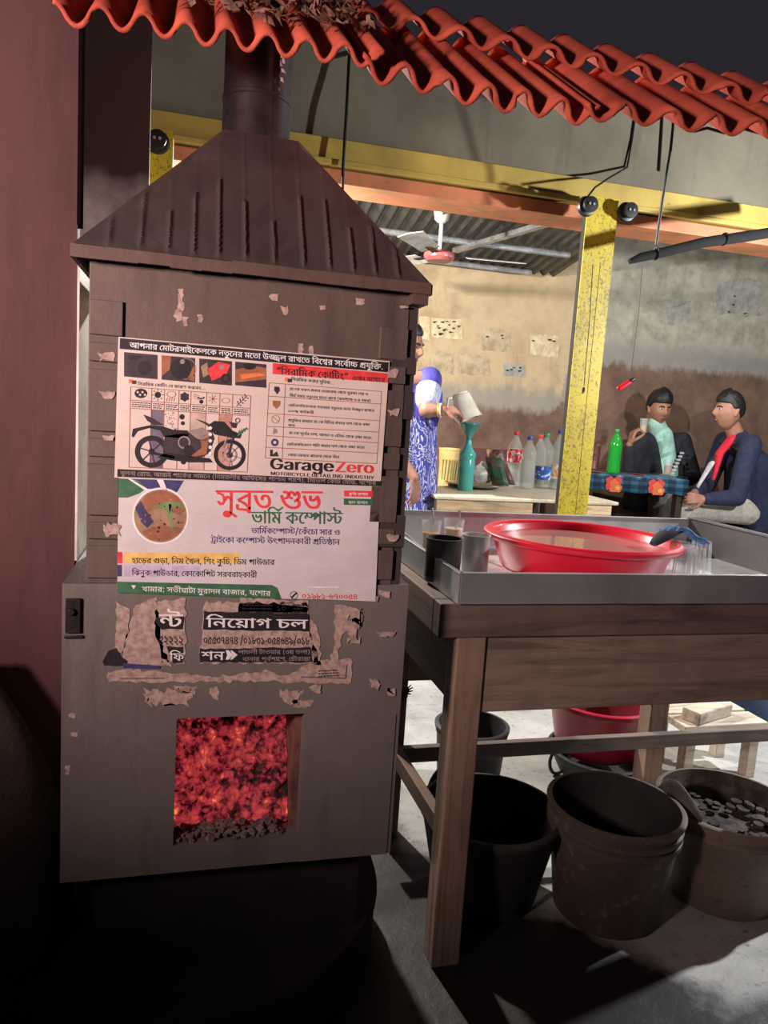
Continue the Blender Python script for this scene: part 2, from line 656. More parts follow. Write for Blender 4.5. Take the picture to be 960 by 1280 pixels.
# ------------------------------------------------------------------ the oven
def m_oven(name, c, c2, c3, z0=0.3, z1=1.5):
    n = N(name)
    a = n.noise(4, None, 8, 0.65)
    s = n.noise(2.5, n.mapped((6, 6, 0.8)), 6, 0.6)
    f = n.noise(60, None, 4, 0.7)
    col = n.ramp(a, [(0.3, srgb(c)), (0.62, srgb(c2))])
    col = n.mix(n.ramp(s, [(0.54, (0, 0, 0)), (0.76, (0.75,) * 3)]), col, srgb(c3))
    col = n.mix(n.ramp(f, [(0.66, (0, 0, 0)), (0.74, (0.5,) * 3)]), col, srgb(tuple(v * 1.35 for v in c2)))
    n.bump(n.math('ADD', a, n.math('MULTIPLY', f, 0.3)), 0.35, 0.006)
    return n.set(col, 0.62, 0.15)


OV_UP = m_oven('rusty_sheet_iron', (92, 77, 71), (108, 92, 85), (66, 53, 49))
OV_LOW = m_oven('grey_sheet_iron', (116, 106, 102), (130, 120, 115), (92, 83, 79))
HOOD = m_oven('sooty_sheet_iron', (62, 54, 53), (78, 69, 66), (44, 38, 37))
OVEN = thing('oven', 'tall sheet iron oven with hood, chimney, posters and glowing coal opening', 'oven', (0.1, 1.5, 0))
YF = 1.30
# lower body: four slabs round the coal opening, plus sides, back and floor
xl, xr, zb, zt = -0.196, 0.406, 0.345, 0.884
ox0, ox1, oz0, oz1 = -0.006, 0.222, 0.398, 0.640
b = MB()
b.box((xl, YF, zb), (ox0, YF + 0.03, zt))
b.box((ox1, YF, zb), (xr, YF + 0.03, zt))
b.box((ox0, YF, oz1), (ox1, YF + 0.03, zt))
b.box((ox0, YF, zb), (ox1, YF + 0.03, oz0))
b.box((xl, YF + 0.03, zb), (xl + 0.02, YF + 0.64, zt))
b.box((xr - 0.02, YF + 0.03, zb), (xr, YF + 0.64, zt))
b.box((xl + 0.02, YF + 0.62, zb), (xr - 0.02, YF + 0.64, zt))
b.box((xl + 0.02, YF + 0.03, zb), (xr - 0.02, YF + 0.62, zb + 0.03))
b.box((xl + 0.02, YF + 0.03, zt - 0.02), (xr - 0.02, YF + 0.62, zt))
lowb = b.build('lower_body', OV_LOW, OVEN, smooth=False)
# fire box: sooty reveals that step back into the oven
b = MB()
b.box((ox0 - 0.02, YF + 0.03, oz0 - 0.02), (ox0 - 0.001, YF + 0.33, oz1 + 0.02))
b.box((ox1 - 0.012, YF + 0.03, oz0 - 0.02), (ox1 + 0.02, YF + 0.33, oz1 + 0.02))
b.box((ox0 - 0.02, YF + 0.03, oz1 + 0.03), (ox1 + 0.02, YF + 0.33, oz1 + 0.05))
b.box((ox0 - 0.02, YF + 0.03, oz0 - 0.03), (ox1 + 0.02, YF + 0.33, oz0 - 0.004))
b.box((ox0 - 0.02, YF + 0.33, oz0 - 0.03), (ox1 + 0.02, YF + 0.35, oz1 + 0.05))
fb = b.build('fire_box', M('fired_brick', (128, 84, 74), 0.9, c2=(92, 56, 50), scale=20, bump=.4), OVEN, smooth=False)


def m_ember():
    n = N('glowing_coal')
    a = n.noise(52, None, 8, 0.75, 0.6)
    g = n.noise(13, None, 4, 0.6)
    w = n.new('TexVoronoi')
    w.inputs['Scale'].default_value = 75
    n.link(n.co, w.inputs['Vector'])
    h = n.math('ADD', n.math('MULTIPLY', a, 0.75), n.math('MULTIPLY', g, 0.55))
    h = n.math('SUBTRACT', h, n.math('MULTIPLY', w.outputs['Distance'], 0.16))
    em = n.ramp(h, [(0.46, (0.002, 0, 0)), (0.52, (0.08, 0.005, 0.009)), (0.58, (0.26, 0.020, 0.028)), (0.69, (0.48, 0.046, 0.046)), (0.755, (1.0, 0.22, 0.08))])
    n.link(em, n.b.inputs['Emission Color'])
    n.b.inputs['Emission Strength'].default_value = 1.0
    return n.set(srgb((40, 27, 27)), 0.95)


EMBER = m_ember()
b = MB()
nu, nv = 90, 90
vs = []
for j in range(nv + 1):
    for i in range(nu + 1):
        u, v = i / nu, j / nv
        x = ox0 + 0.0 + (ox1 - 0.013 - ox0) * u
        z = oz0 + 0.0 + (oz1 + 0.028 - oz0) * v
        y = YF + 0.060 + 0.15 * v ** 1.1
        nn = noise.fractal(Vector((x * 55, z * 55, 3.1)), 0.8, 2.0, 4)
        cell = noise.voronoi(Vector((x * 62, z * 62, 0.7)))[0]
        y -= 0.011 * nn + 0.014 * (cell[1] - cell[0]) * (0.3 + 0.7 * min(1, v * 3))
        vs.append((x, y, z))
b.add(vs, [(j * (nu + 1) + i, j * (nu + 1) + i + 1, (j + 1) * (nu + 1) + i + 1, (j + 1) * (nu + 1) + i) for j in range(nv) for i in range(nu)])
tag(b.build('ember_bed', EMBER, OVEN, angle=80), 'bed of red glowing coals', kind='stuff')
# ash ledge at the mouth
b = MB()
rnd = random.Random(8)
for i in range(150):
    x = ox0 + 0.006 + 0.19 * rnd.random() ** 1.2
    c = V(x, YF + 0.004 + rnd.random() * 0.05, oz0 + 0.002 + rnd.random() * 0.008)
    b.sphere(c, rnd.uniform(0.003, 0.009), 0, 6, (1, 1, 0.7))
tag(b.build('ash_ledge', M('grey_ash', (150, 132, 124), 0.95, c2=(96, 80, 76), scale=80), OVEN), 'grey ash along the sill of the fire opening', kind='stuff')
# shutter guide beside the opening, faint seam plate
b = MB()
b.box((ox1 + 0.004, YF - 0.002, 0.345), (xr - 0.008, YF - 0.0005, 0.632))
b.build('front_plate', OV_LOW, OVEN, smooth=False)
# hinge lug and the little black tap at the right edge
b = MB()
b.box((xl + 0.006, YF - 0.006, 0.80), (xl + 0.03, YF - 0.001, 0.86))
b.lathe([(0.006, 0), (0.006, 0.006)], (xl + 0.016, YF - 0.006, 0.838), (0, -1, 0), 10)
b.box((xl + 0.004, YF - 0.004, 0.79), (xl + 0.034, YF - 0.001, 0.796))
b.build('door_latch', IRON, OVEN, bevel=0.002)
b = MB()
b.lathe([(0.012, 0), (0.014, 0.01), (0.009, 0.02)], (xr, YF + 0.03, 0.66), (1, 0, 0), 14)
for k in range(5):
    a = k * 0.5 - 1.0
    b.tube([(xr + 0.014, YF + 0.03, 0.662), (xr + 0.014 + 0.016 * math.cos(a), YF + 0.03 - 0.004 * k, 0.662 + 0.018 * math.sin(a) + 0.006)], [0.003, 0.001], 6)
b.build('knob', BLACK, OVEN)
# upper body: sheet on a plank frame
ux0, ux1, uz0, uz1 = -0.160, 0.372, 0.884, 1.425
b = MB()
b.box((ux0, YF + 0.004, uz0), (ux1, YF + 0.36, uz1))
zz = uz0
for k, h in enumerate((0.055, 0.028, 0.085, 0.03, 0.10, 0.03, 0.055)):
    z0 = uz0 + 0.01 + sum((0.055, 0.028, 0.085, 0.03, 0.10, 0.03, 0.055)[:k]) + 0.012 * k
    for xa, xb in ((ux0 + 0.001, ux0 + 0.052), (ux1 - 0.052, ux1 - 0.001)):
        b.box((xa, YF - 0.0015 - 0.001 * (k % 3), z0), (xb, YF + 0.004, z0 + h))
b.build('upper_body', OV_UP, OVEN, smooth=False, bevel=0.0015)
b = MB()
b.box((ux1 - 0.012, YF + 0.006, uz0), (ux1 + 0.018, YF + 0.40, uz1 - 0.02))
for z0, h in ((0.955, 0.06), (1.19, 0.05), (1.27, 0.03)):
    b.box((ux1 - 0.03, YF - 0.001, z0), (ux1 + 0.019, YF + 0.01, z0 + h))
b.build('side_stile', HOOD, OVEN, smooth=False, bevel=0.002)
# hood: a four sided pyramid of ribbed sheet with a folded rim
hx0, hx1, hy0, hy1, hz0 = -0.180, 0.396, 1.265, 1.76, 1.425
tx0, tx1, ty0, ty1, tz = 0.045, 0.180, 1.455, 1.60, 1.686
b = MB()
B0 = [V(hx0, hy0, hz0), V(hx1, hy0, hz0), V(hx1, hy1, hz0), V(hx0, hy1, hz0)]
T0 = [V(tx0, ty0, tz), V(tx1, ty0, tz), V(tx1, ty1, tz), V(tx0, ty1, tz)]
nu, nv = 200, 64
for q in range(4):
    a0, a1, t0, t1 = B0[q], B0[(q + 1) % 4], T0[q], T0[(q + 1) % 4]
    nrm = (a1 - a0).cross(t0 - a0).normalized()
    vs = []
    for j in range(nv + 1):
        for i in range(nu + 1):
            u, v = i / nu, j / nv
            p = a0.lerp(a1, u).lerp(t0.lerp(t1, u), v)
            edge = min(1, min(i, nu - i) / 6) * min(1, j / 3) * min(1, (nv - j) / 4)
            xx = p.x if q % 2 == 0 else p.y
            rib = max(0, math.cos(2 * math.pi * (xx / 0.043 + 0.12 * math.sin(23 * xx)))) ** 12 * (1 if v < 0.45 + 0.14 * math.sin(40 * xx) else 0.15)
            dent = 0.004 * noise.noise(p * 14)
            vs.append(p + nrm * ((0.0045 * rib + dent) * edge * (1 if 0 < j < nv else 0.3)))
    b.add(vs, [(j * (nu + 1) + i, j * (nu + 1) + i + 1, (j + 1) * (nu + 1) + i + 1, (j + 1) * (nu + 1) + i) for j in range(nv) for i in range(nu)])
b.box((hx0 + 0.01, hy0 + 0.01, hz0 - 0.004), (hx1 - 0.01, hy1 - 0.01, hz0))
hood = b.build('hood', HOOD, OVEN, angle=40)
b = MB()
rnd = random.Random(3)
n = 12
for side in range(4):
    a0, a1 = B0[side], B0[(side + 1) % 4]
    for i in range(n if side == 0 else 6):
        m_ = n if side == 0 else 6
        p, q = a0.lerp(a1, i / m_), a0.lerp(a1, (i + 1) / m_)
        j = rnd.uniform(-0.001, 0.001)
        b.bar(p + V(0, 0, -0.010 + j), q + V(0, 0, -0.010 + j), 0.007, 0.019 + rnd.uniform(-.001, .001))
b.box((hx1 - 0.03, hy0 + 0.002, hz0 - 0.036), (hx1 - 0.002, hy0 + 0.3, hz0 - 0.018))
b.build('rim', m_oven('hood_rim_iron', (84, 64, 58), (104, 82, 74), (58, 44, 42)), hood, smooth=False)
# chimney: sleeve, flue and seam
b = MB()
cx, cy = 0.1075, 1.525
b.lathe([(0.066, 1.66), (0.068, 1.68), (0.064, 1.70), (0.0635, 1.76), (0.0655, 1.762), (0.0655, 1.768), (0.063, 1.77), (0.062, 2.15)], (cx, cy, 0), (0, 0, 1), 40)
b.bar((cx + 0.030, cy - 0.056, 1.70), (cx + 0.030, cy - 0.056, 2.14), 0.008, 0.004, up=(0, 1, 0))
ch = b.build('chimney', M('flue_iron', (54, 49, 49), 0.42, 0.35, c2=(36, 33, 33), scale=16), OVEN)
b = MB()
rnd = random.Random(4)
for k in range(16):
    a = -math.pi / 2 + 0.62 + rnd.uniform(-0.13, 0.13)
    z = 1.775 + 0.008 * k
    c = V(cx + 0.0637 * math.cos(a), cy + 0.0637 * math.sin(a), z)
    tdir = V(-math.sin(a), math.cos(a), 0)
    b.add([c - tdir * 0.005, c + tdir * rnd.uniform(.003, .008) + V(0, 0, rnd.uniform(-.004, .004)), c + V(0, 0, rnd.uniform(.006, .014)), c - tdir * .006 + V(0, 0, .006)], [(0, 1, 2, 3)])
b.build('silver_flakes', M('silver_flake', (196, 190, 188), 0.35, 0.6), ch, smooth=False)  # ragged silver flakes up one side of the flue
# round hearth the oven stands on
b = MB()
b.lathe([(0.40, 0), (0.43, 0.03), (0.43, 0.12), (0.435, 0.135), (0.43, 0.15), (0.40, 0.152), (0.0, 0.152)], (0.02, 1.60, 0), (0, 0, 1), 64, cap1=False)
b.box((-0.15, 1.36, 0.15), (0.36, 1.90, 0.346))
b.build('round_hearth', M('sooty_clay', (38, 29, 29), 0.95, c2=(26, 20, 20), scale=9, bump=.4), OVEN, angle=50)
# scraps of old paper still stuck to the iron
rnd = random.Random(11)
b = MB()
PAPERC = M('old_paper', (196, 172, 160), 0.9, c2=(160, 132, 122), scale=90)
spots = [(226, 376, 5, 20), (222, 395, 6, 10), (232, 402, 4, 8), (250, 398, 4, 6), (343, 372, 8, 5), (356, 388, 6, 6), (404, 384, 5, 4), (134, 446, 14, 6), (134, 493, 12, 6), (135, 547, 10, 4), (140, 662, 16, 9), (376, 437, 4, 10), (389, 440, 4, 9), (450, 377, 8, 5), (490, 466, 10, 6), (492, 516, 9, 5), (490, 672, 11, 5), (505, 384, 8, 2)]
for (px, py, w, h) in spots:
    w, h = w * 0.75, h * 0.75
    pts = rag([(px - w, py - h), (px + w, py - h), (px + w * .8, py + h), (px - w * .7, py + h)], min(w, h) * 0.45, 3.5, rnd)
    b.poly([at(x, y, Y=YF + 0.0034 if 172 < px < 480 else YF - 0.0046) for x, y in pts])
for (px, py, w, h) in [(90, 895, 5, 4), (93, 918, 5, 3), (84, 962, 3, 5), (468, 856, 6, 6), (488, 866, 6, 5), (480, 742, 7, 4), (482, 793, 12, 3), (440, 788, 10, 12), (445, 770, 8, 10), (210, 872, 30, 9), (232, 862, 14, 5), (365, 872, 12, 9), (378, 880, 14, 4), (395, 862, 7, 5), (268, 868, 5, 8), (183, 872, 3, 5), (468, 748, 6, 3)]:
    pts = rag([(px - w, py - h), (px + w, py - h), (px + w * .8, py + h), (px - w * .7, py + h)], min(w, h) * 0.5, 3, rnd)
    b.poly([at(x, y, Y=YF - (0.0006 if px < 385 else 0.0026)) for x, y in pts])
tag(b.build('paper_scraps', PAPERC, OVEN, smooth=False), 'scraps of torn paper left on the iron', kind='stuff')

# ------------------------------------------------------------------ ceiling fan
fc = at(549, 319, Y=4.15)
FAN = thing('ceiling_fan', 'white and pink ceiling fan hanging from a pale pipe under the tin ceiling', 'fan', fc)
FWH = M('fan_white', (206, 204, 200), .4, c2=(176, 172, 168), scale=20)
ztop = at(553, 240, Y=4.0).z
hk = V(at(553, 240, Y=4.0).x, 3.95, 2.385)
b = MB()
zc = at(552, 270, Y=4.12).z
b.tube([fc + V(0, 0, .02), V(fc.x, fc.y, zc), V(hk.x, 3.99, 2.34), hk + V(0, 0, -.03)], .011, 10)
b.build('rod', FWH, FAN)
b = MB()
b.lathe([(.020, 0), (.040, .018), (.050, .075), (.046, .082), (.012, .085)], V(fc.x, fc.y, zc - .03), seg=28)
b.build('rod_cover', FWH, FAN)
b = MB()
b.tube([V(hk.x - .03, 3.955, 2.40), hk + V(-.035, .0, -.04), hk + V(0, .0, -.075), hk + V(.035, 0, -.04), V(hk.x + .05, 3.955, 2.40)], .006, 8)
b.build('hook', IRON, FAN)
b = MB()
b.lathe([(.02, -.036), (.065, -.034), (.085, -.018), (.088, -.004), (.086, .008), (.06, .022), (.02, .03)], fc, seg=40)
b.build('motor', M('fan_pink', (176, 96, 92), .35, c2=(150, 78, 76), scale=10), FAN)
for k, ang in enumerate((-6, 114, 234)):
    a = math.radians(ang)
    d, t_ = V(math.cos(a), math.sin(a), 0), V(-math.sin(a), math.cos(a), 0)
    b = MB()
    rings = []
    for i in range(8):
        u = i / 7
        c = fc + d * (.15 + .34 * u)
        w = .050 + .018 * u
        tl = V(0, 0, .012)
        rings.append([c - t_ * w - tl, c - t_ * w * .2 + V(0, 0, .004), c + t_ * w + tl, c + t_ * w + tl - V(0, 0, .003), c - t_ * w * .2, c - t_ * w - tl - V(0, 0, .003)])
    b.rings(rings)
    bl = b.build('blade', FWH, FAN, angle=30)
    b = MB()
    b.bar(fc + d * .075, fc + d * .20, .035, .006)
    b.build('blade_arm', IRON, bl, smooth=False)
# letter outlines (per mille of the letter size) and the letter placements of each printed line
OUTLINES = {
    9: [[898,622,898,551,798,551,798,0,721,0,620,132,557,180,582,246,722,146,721,551,-10,551,-10,622],[331,95,246,123,167,185,94,289,29,442,102,466,205,255,266,198,338,170,466,184,523,253,527,336,498,394,450,426,370,416,361,331,285,316,273,411,324,478,413,500,515,474,582,401,606,294,581,194,505,119,425,94],[344,465,314,522,243,556,267,601,374,557,418,495,423,468],[1168,622,1168,551,1063,551,1063,0,986,0,986,479,932,544,887,551,887,622,965,594,988,571,986,688,1039,688,1062,622]],
    40: [[544,357,544,396,566,332],[280,341,282,320,265,326],[429,485,386,534,272,554,162,464,238,451,274,411,280,341],[477,432,429,485,461,516,510,463],[549,463,567,441,549,446],[726,622,726,551,621,551,621,0,544,0,544,357,477,432,226,195,167,250,219,343,192,391,98,380,22,452,162,590,256,626,361,620,479,546,549,463,544,688,597,688,620,622]],
    39: [[432,202,432,243,448,187],[437,296,451,284,437,280],[614,622,614,551,509,551,509,0,432,0,432,202,296,329,193,349,139,316,130,255,187,196,214,184,176,113,80,180,50,242,56,335,107,394,204,423,327,392,437,296,432,551,-10,551,-10,622]],
    54: [[276,622,276,551,171,551,171,0,94,0,94,469,41,540,-10,551,-10,622,71,594,96,571,94,688,148,688,170,622]],
    46: [[424,516,447,524,424,482],[606,622,606,551,501,551,501,0,424,0,342,110,221,196,76,243,37,339,375,500,424,516,424,551,-10,551,-10,622],[424,437,130,304,322,218,417,125,429,104],[142,10,127,68,169,110,228,95,243,36,201,-4]],
    450: [[356,622,356,551,245,503,148,372,128,262,150,148,203,87,334,84,348,92,383,31,263,-5,186,10,122,53,76,120,49,260,74,398,165,531,312,622]],
    44: [[450,103,450,135,468,82],[454,216,471,189,454,186],[632,622,632,551,527,551,527,0,450,0,450,103,322,253,236,281,174,262,148,205,172,150,243,111,218,34,110,99,68,184,76,265,150,336,223,353,328,331,452,219,454,216,450,551,-10,551,-10,622],[297,299,221,322,201,415,144,468,38,494,51,566,206,522,275,447,298,359]],
    30: [[577,622,577,551,172,551,189,117,244,96,361,144,432,251,432,335,392,362,317,357,306,428,435,433,500,381,517,303,488,188,390,75,273,26,144,52,100,130,95,551,-10,551,-10,622],[395,622,376,681,315,699,98,715,30,768,11,912,85,907,100,802,216,771,398,756,457,690,467,622]],
    50: [[510,313,510,353,533,290],[515,394,536,374,516,373],[692,622,692,551,587,551,587,0,510,0,510,313,450,373,393,350,248,142,136,138,35,244,96,281,166,205,234,234,362,428,415,449,493,416,515,394,510,551,-10,551,-10,622],[271,271,230,424,146,476,38,495,53,571,246,506,306,412,315,356]],
    10: [[358,622,338,681,278,699,62,724,4,788,-5,912,69,907,84,802,200,771,361,756,420,690,430,622],[260,144,236,141,246,152],[334,488,423,432,461,352,458,274,438,231,406,195,305,150,260,144,540,-10,494,-63,173,119,46,154,61,223,251,206,340,233,383,301,381,353,346,402,285,427,158,402,154,338,81,323,72,407,109,463,209,498],[175,465,145,522,73,556,97,601,204,557,249,495,254,468],[540,622,540,551,-10,551,-10,622]],
    61: [[356,622,356,551,245,503,148,372,128,262,150,148,203,87,334,84,348,92,383,31,264,-5,186,10,123,53,76,120,49,260,63,362,131,488,239,571,130,551,-10,551,-10,622]],
    20: [[415,510,437,517,415,475],[817,622,817,551,492,551,492,0,415,0,334,111,216,198,76,243,37,339,366,493,415,510,415,551,-10,551,-10,622],[416,429,130,304,284,240,409,124,420,105],[748,226,705,177,566,163,606,233,668,252,683,296,660,360,592,409,479,438,482,513,622,474,723,396,757,327]],
    47: [[360,392,369,384,354,383],[562,403,571,397,562,382],[741,622,741,551,636,551,636,0,559,0,565,309,484,377,408,353,400,271,335,266,285,368,181,389,129,330,141,268,208,215,241,201,214,127,104,187,56,259,48,349,84,418,179,464,299,446,360,392,392,434,496,445,562,403,559,551,-10,551,-10,622]],
    35: [[354,55,254,90,166,167,91,290,29,466,105,486,182,282,243,194,316,143,461,131,547,185,573,278,545,376,492,420,401,421,371,384,378,321,301,306,290,405,340,475,440,500,549,472,623,392,650,274,624,160,576,102,504,63,459,53],[717,622,717,551,-10,551,-10,622]],
    586: [[-203,-120,-319,-109,-351,-153,-332,-192,-243,-197],[-173,-61,89,-217,44,-271,-182,-122,-203,-120],[-365,-245,-412,-199,-418,-119,-383,-70,-317,-42,-193,-49,-173,-61,-172,-59,-172,81,-101,81,-121,-160,-164,-226,-247,-263]],
    12: [[508,622,488,681,428,699,165,715,97,768,78,912,152,907,167,802,252,772,511,756,570,690,580,622],[545,353,535,373,581,392],[722,622,722,551,356,551,372,322,447,338,529,433,589,442,654,278,644,167,607,101,548,53,466,27,333,34,222,90,129,205,51,387,29,465,105,485,184,262,248,169,323,117,413,100,503,118,561,169,574,297,545,353,456,258,327,260,284,328,279,551,-10,551,-10,622]],
    319: [[504,329,502,368,562,368],[274,102,178,164,96,282,29,465,105,485,176,295,234,217,303,173,385,159,461,173,508,213,504,329,420,273,304,282,250,345,256,450,341,538,369,553,-10,551,-10,622,1394,622,1394,551,513,555,346,450,322,372,369,338,472,385,494,406,581,375,594,221,548,139,451,90,419,85],[611,423,511,490,475,540,506,557,553,557,650,486,829,494,1221,441,1245,445,1293,374,1135,360],[946,257,944,296,1004,296],[720,28,628,82,548,182,596,253,681,135,791,89,902,100,950,141,946,257,861,201,776,199,720,228,689,284,688,350,740,427,814,473,875,444,763,328,787,271,874,283,936,334,1023,303,1037,155,973,55,861,13],[1293,374,1293,-117,1216,-117,1057,-16,966,6,933,81,1216,217,1216,395],[1216,146,1020,60,1189,-11,1219,-36]],
    21: [[706,622,706,551,601,551,601,0,524,0,350,169,166,238,142,331,190,296,348,248,526,97,524,688,577,688,600,622],[436,400,366,325,209,276,162,285,142,331,306,367,364,420,369,505,316,571,371,625,440,528,448,499],[112,444,65,485,71,628,147,607,136,523,224,509,301,583,316,612,371,625,373,575,284,462,210,432]],
    55: [[276,622,276,551,171,551,171,0,94,0,94,551,-10,551,-10,622,82,622,20,704,121,842,223,904,382,911,671,758,705,731,663,677,432,826,290,842,180,793,106,693,160,622]],
    42: [[424,516,447,524,424,482],[606,622,606,551,501,551,501,0,424,0,342,110,221,196,76,243,37,339,375,500,424,516,424,551,-10,551,-10,622],[424,437,130,304,322,218,417,125,429,104]],
    273: [[692,622,692,551,587,551,587,244,510,244,510,688,563,688,587,622],[454,603,534,510,530,404,457,516,397,552,318,546,279,497,280,446,308,406,369,382,413,377,407,300,298,327,236,388,215,474,236,562,313,622,337,627],[156,612,218,558,240,434,206,360,130,310,54,300,48,377,159,413,181,468,155,532,-1,545,-9,620,63,629],[587,292,587,-43,510,-43,351,58,260,80,224,160,510,292],[510,220,314,134,483,62,513,38]],
    131: [[-254,707,72,917,110,860,-209,644]],
    311: [[163,458,172,211,243,196,366,275,389,366],[160,532,163,458,147,464,158,533],[292,622,292,551,159,551,160,532,265,468,436,434,460,336,374,183,274,132,117,156,83,238,82,551,-10,551,-10,622],[472,428,484,117,539,96,655,144,726,248,725,330,488,408],[468,532,472,428,456,447,466,534],[872,622,872,551,467,551,468,532,547,446,767,403,811,328,799,227,738,122,629,43,489,29,408,92,390,191,390,267,409,295,390,417,390,551,280,551,280,622]],
    224: [[583,357,583,396,605,332],[319,341,321,320,304,326],[468,485,425,534,311,554,201,464,277,451,313,411,319,341],[516,432,468,485,500,516,549,463],[588,463,606,441,588,446],[765,622,765,551,660,551,660,0,583,0,583,357,516,432,265,195,206,250,258,343,231,391,137,380,61,452,201,590,295,626,400,620,518,546,588,463,583,688,636,688,659,622],[660,-43,585,-43,523,34,169,39,81,92,47,175,54,287,131,277,131,163,171,118,528,102,583,61,583,151,660,151]],
    45: [[70,551,79,570,81,551],[636,622,636,551,531,551,531,0,454,0,325,125,196,188,84,212,48,303,252,414,91,492,48,502,70,551,-10,551,-10,622],[454,551,135,551,336,432,341,376,139,272,305,220,457,94]],
    57: [[-203,-120,-319,-109,-351,-153,-332,-192,-243,-197],[-173,-61,89,-217,44,-271,-182,-122,-203,-120],[-365,-245,-412,-199,-418,-119,-383,-70,-317,-42,-193,-49,-173,-61,-172,-59,-172,8,-95,8,-116,-160,-162,-226,-247,-263]],
    492: [[276,622,276,551,171,551,171,0,94,0,94,551,-10,551,-10,622,82,622,20,706,139,843,260,905,488,904,828,736,788,680,511,826,332,842,198,791,107,693,160,622]],
    287: [[533,524,602,493,637,434,631,342,552,257,457,212,427,282,548,345,562,412,528,450,364,422,318,342,364,322,344,248,262,284,235,350,271,435,392,513,454,526],[647,121,627,80,549,20,432,0,306,22,194,92,101,221,28,417,104,440,186,231,253,143,334,93,471,79,534,99,569,142,562,213,485,268,565,303,631,246,651,197],[830,458,878,413,888,308,835,229,738,183,714,255,807,304,817,362,768,402,686,384,609,307,575,336,674,450,737,472],[940,622,940,551,-10,551,-10,622]],
    599: [[80,94,133,121,188,94,188,15,133,-14,80,15]],
    632: [[90,484,83,495,169,729,236,729,187,484],[278,484,271,495,357,729,424,729,375,484]],
    520: [[843,622,843,551,438,551,455,117,510,96,627,144,698,251,698,335,658,362,583,357,572,428,701,433,766,381,783,303,754,188,656,75,539,26,410,52,366,130,361,551,256,551,256,622],[661,622,638,679,573,695,364,711,296,764,277,909,351,904,366,797,452,765,695,734,733,622],[276,622,276,551,171,551,171,0,94,0,94,551,-10,551,-10,622,82,622,20,704,121,842,223,904,359,915,525,857,695,734,655,688,403,836,258,837,160,772,106,693,160,622]],
    6: [[123,314,313,150,424,-8,359,-41,188,166,73,250],[96,558,169,614,269,614,342,558,358,460,311,379,219,349,127,379,80,459],[156,447,200,416,256,423,289,466,282,524,239,555,182,548,149,506]],
    633: [[415,729,336,484,269,484,318,729],[227,729,148,484,81,484,130,729]],
    16: [[612,604,662,537,667,0,592,0,532,78,173,84,84,143,48,236,58,377,135,366,137,209,221,149,536,148,590,106,569,542,490,555,372,483,346,359,434,348,441,278,345,273,290,300,258,354,263,446,331,550,445,618,478,626]],
    48: [[687,622,687,551,582,551,582,0,505,0,505,688,558,688,582,622],[454,603,534,509,530,404,457,516,397,552,318,546,279,497,280,446,308,406,369,382,413,377,406,300,298,327,235,388,215,474,236,562,313,622,337,627],[156,612,218,558,240,434,206,360,130,310,54,300,48,377,159,413,181,468,155,532,-1,545,-9,620,63,629]],
    34: [[448,385,448,425,468,363],[454,487,470,473,454,477],[630,622,630,551,525,551,525,0,448,0,448,385,327,519,202,555,134,512,129,425,186,374,275,355,269,272,120,318,53,392,43,496,82,576,182,627,306,611,454,487,448,688,501,688,524,622]],
    38: [[424,516,447,524,424,482],[606,622,606,551,501,551,501,0,424,0,342,110,221,196,76,243,37,339,375,500,424,516,424,622],[424,437,130,304,322,218,417,125,429,104],[293,624,259,554,195,532,198,478,293,423,233,378,124,466,115,559,166,614,212,627]],
    598: [[49,338,291,338,291,256,49,256]],
    32: [[545,353,535,373,581,392],[722,622,722,551,356,551,372,322,447,338,529,433,589,442,654,278,644,167,607,101,548,53,466,27,333,34,222,90,129,205,51,387,29,465,105,485,184,262,248,169,323,117,413,100,503,118,561,169,574,297,545,353,456,258,327,260,284,328,279,551,-10,551,-10,622]],
    27: [[532,320,530,358,590,358],[325,72,219,123,127,227,29,465,105,485,181,286,243,202,316,155,404,139,487,153,537,196,532,320,443,263,322,272,266,336,261,414,289,474,349,529,394,553,-10,551,-10,622,927,622,927,551,535,554,363,446,337,363,387,328,499,376,523,396,609,365,628,221,589,133,534,90,453,66],[836,10,761,-7,727,288,755,388,626,408,536,460,475,543,551,559,631,482,806,462,845,392,802,241]],
    36: [[655,622,655,551,550,551,550,0,473,0,347,134,218,209,115,238,92,331,144,296,332,227,475,97,473,688,526,688,549,622],[286,615,363,568,398,493,393,415,371,373,287,308,158,275,110,285,92,331,256,369,309,422,316,492,291,532,209,555,138,536,124,468,150,446,106,384,39,480,58,561,145,617]],
    129: [[929,622,929,551,614,551,614,0,537,0,537,551,-10,551,-10,622],[853,195,801,156,689,153,728,223,786,240,772,334,635,371,454,386,382,436,358,494,360,577,431,536,447,476,524,444,745,426,846,365,875,292],[428,246,553,126,554,55,543,34,418,175,302,166,311,99,234,83,227,200,312,262],[250,453,327,400,368,305,365,206,287,208,276,340,235,383,156,386,140,304,62,288,58,396,146,459],[125,417,106,530,69,570,42,582,135,602,195,514,197,400]],
    37: [[159,284,159,253,145,273],[446,393,453,410,465,405],[613,622,613,551,159,551,159,284,347,428,475,486,540,422,487,205,522,10,447,-7,425,344,446,393,213,243,141,175,82,215,82,551,-10,551,-10,622]],
    70: [[70,551,79,570,81,551],[636,622,636,551,531,551,531,0,454,0,325,125,196,188,84,212,48,303,252,414,91,492,48,502,70,551,-10,551,-10,622],[454,551,135,551,336,432,341,376,139,272,305,220,457,94],[138,10,122,68,164,110,222,95,238,36,196,-4]],
    18: [[557,625,628,590,666,525,660,423,579,331,480,282,449,354,554,406,587,453,582,524,534,556,384,516,332,429,365,399,386,395,365,321,280,360,254,404,260,477,353,582,475,627],[674,173,654,129,620,92,574,64,453,42,320,67,204,147,106,291,28,507,103,529,192,295,265,195,352,137,455,118,559,144,595,193,589,275,509,338,589,373,657,311,678,256]],
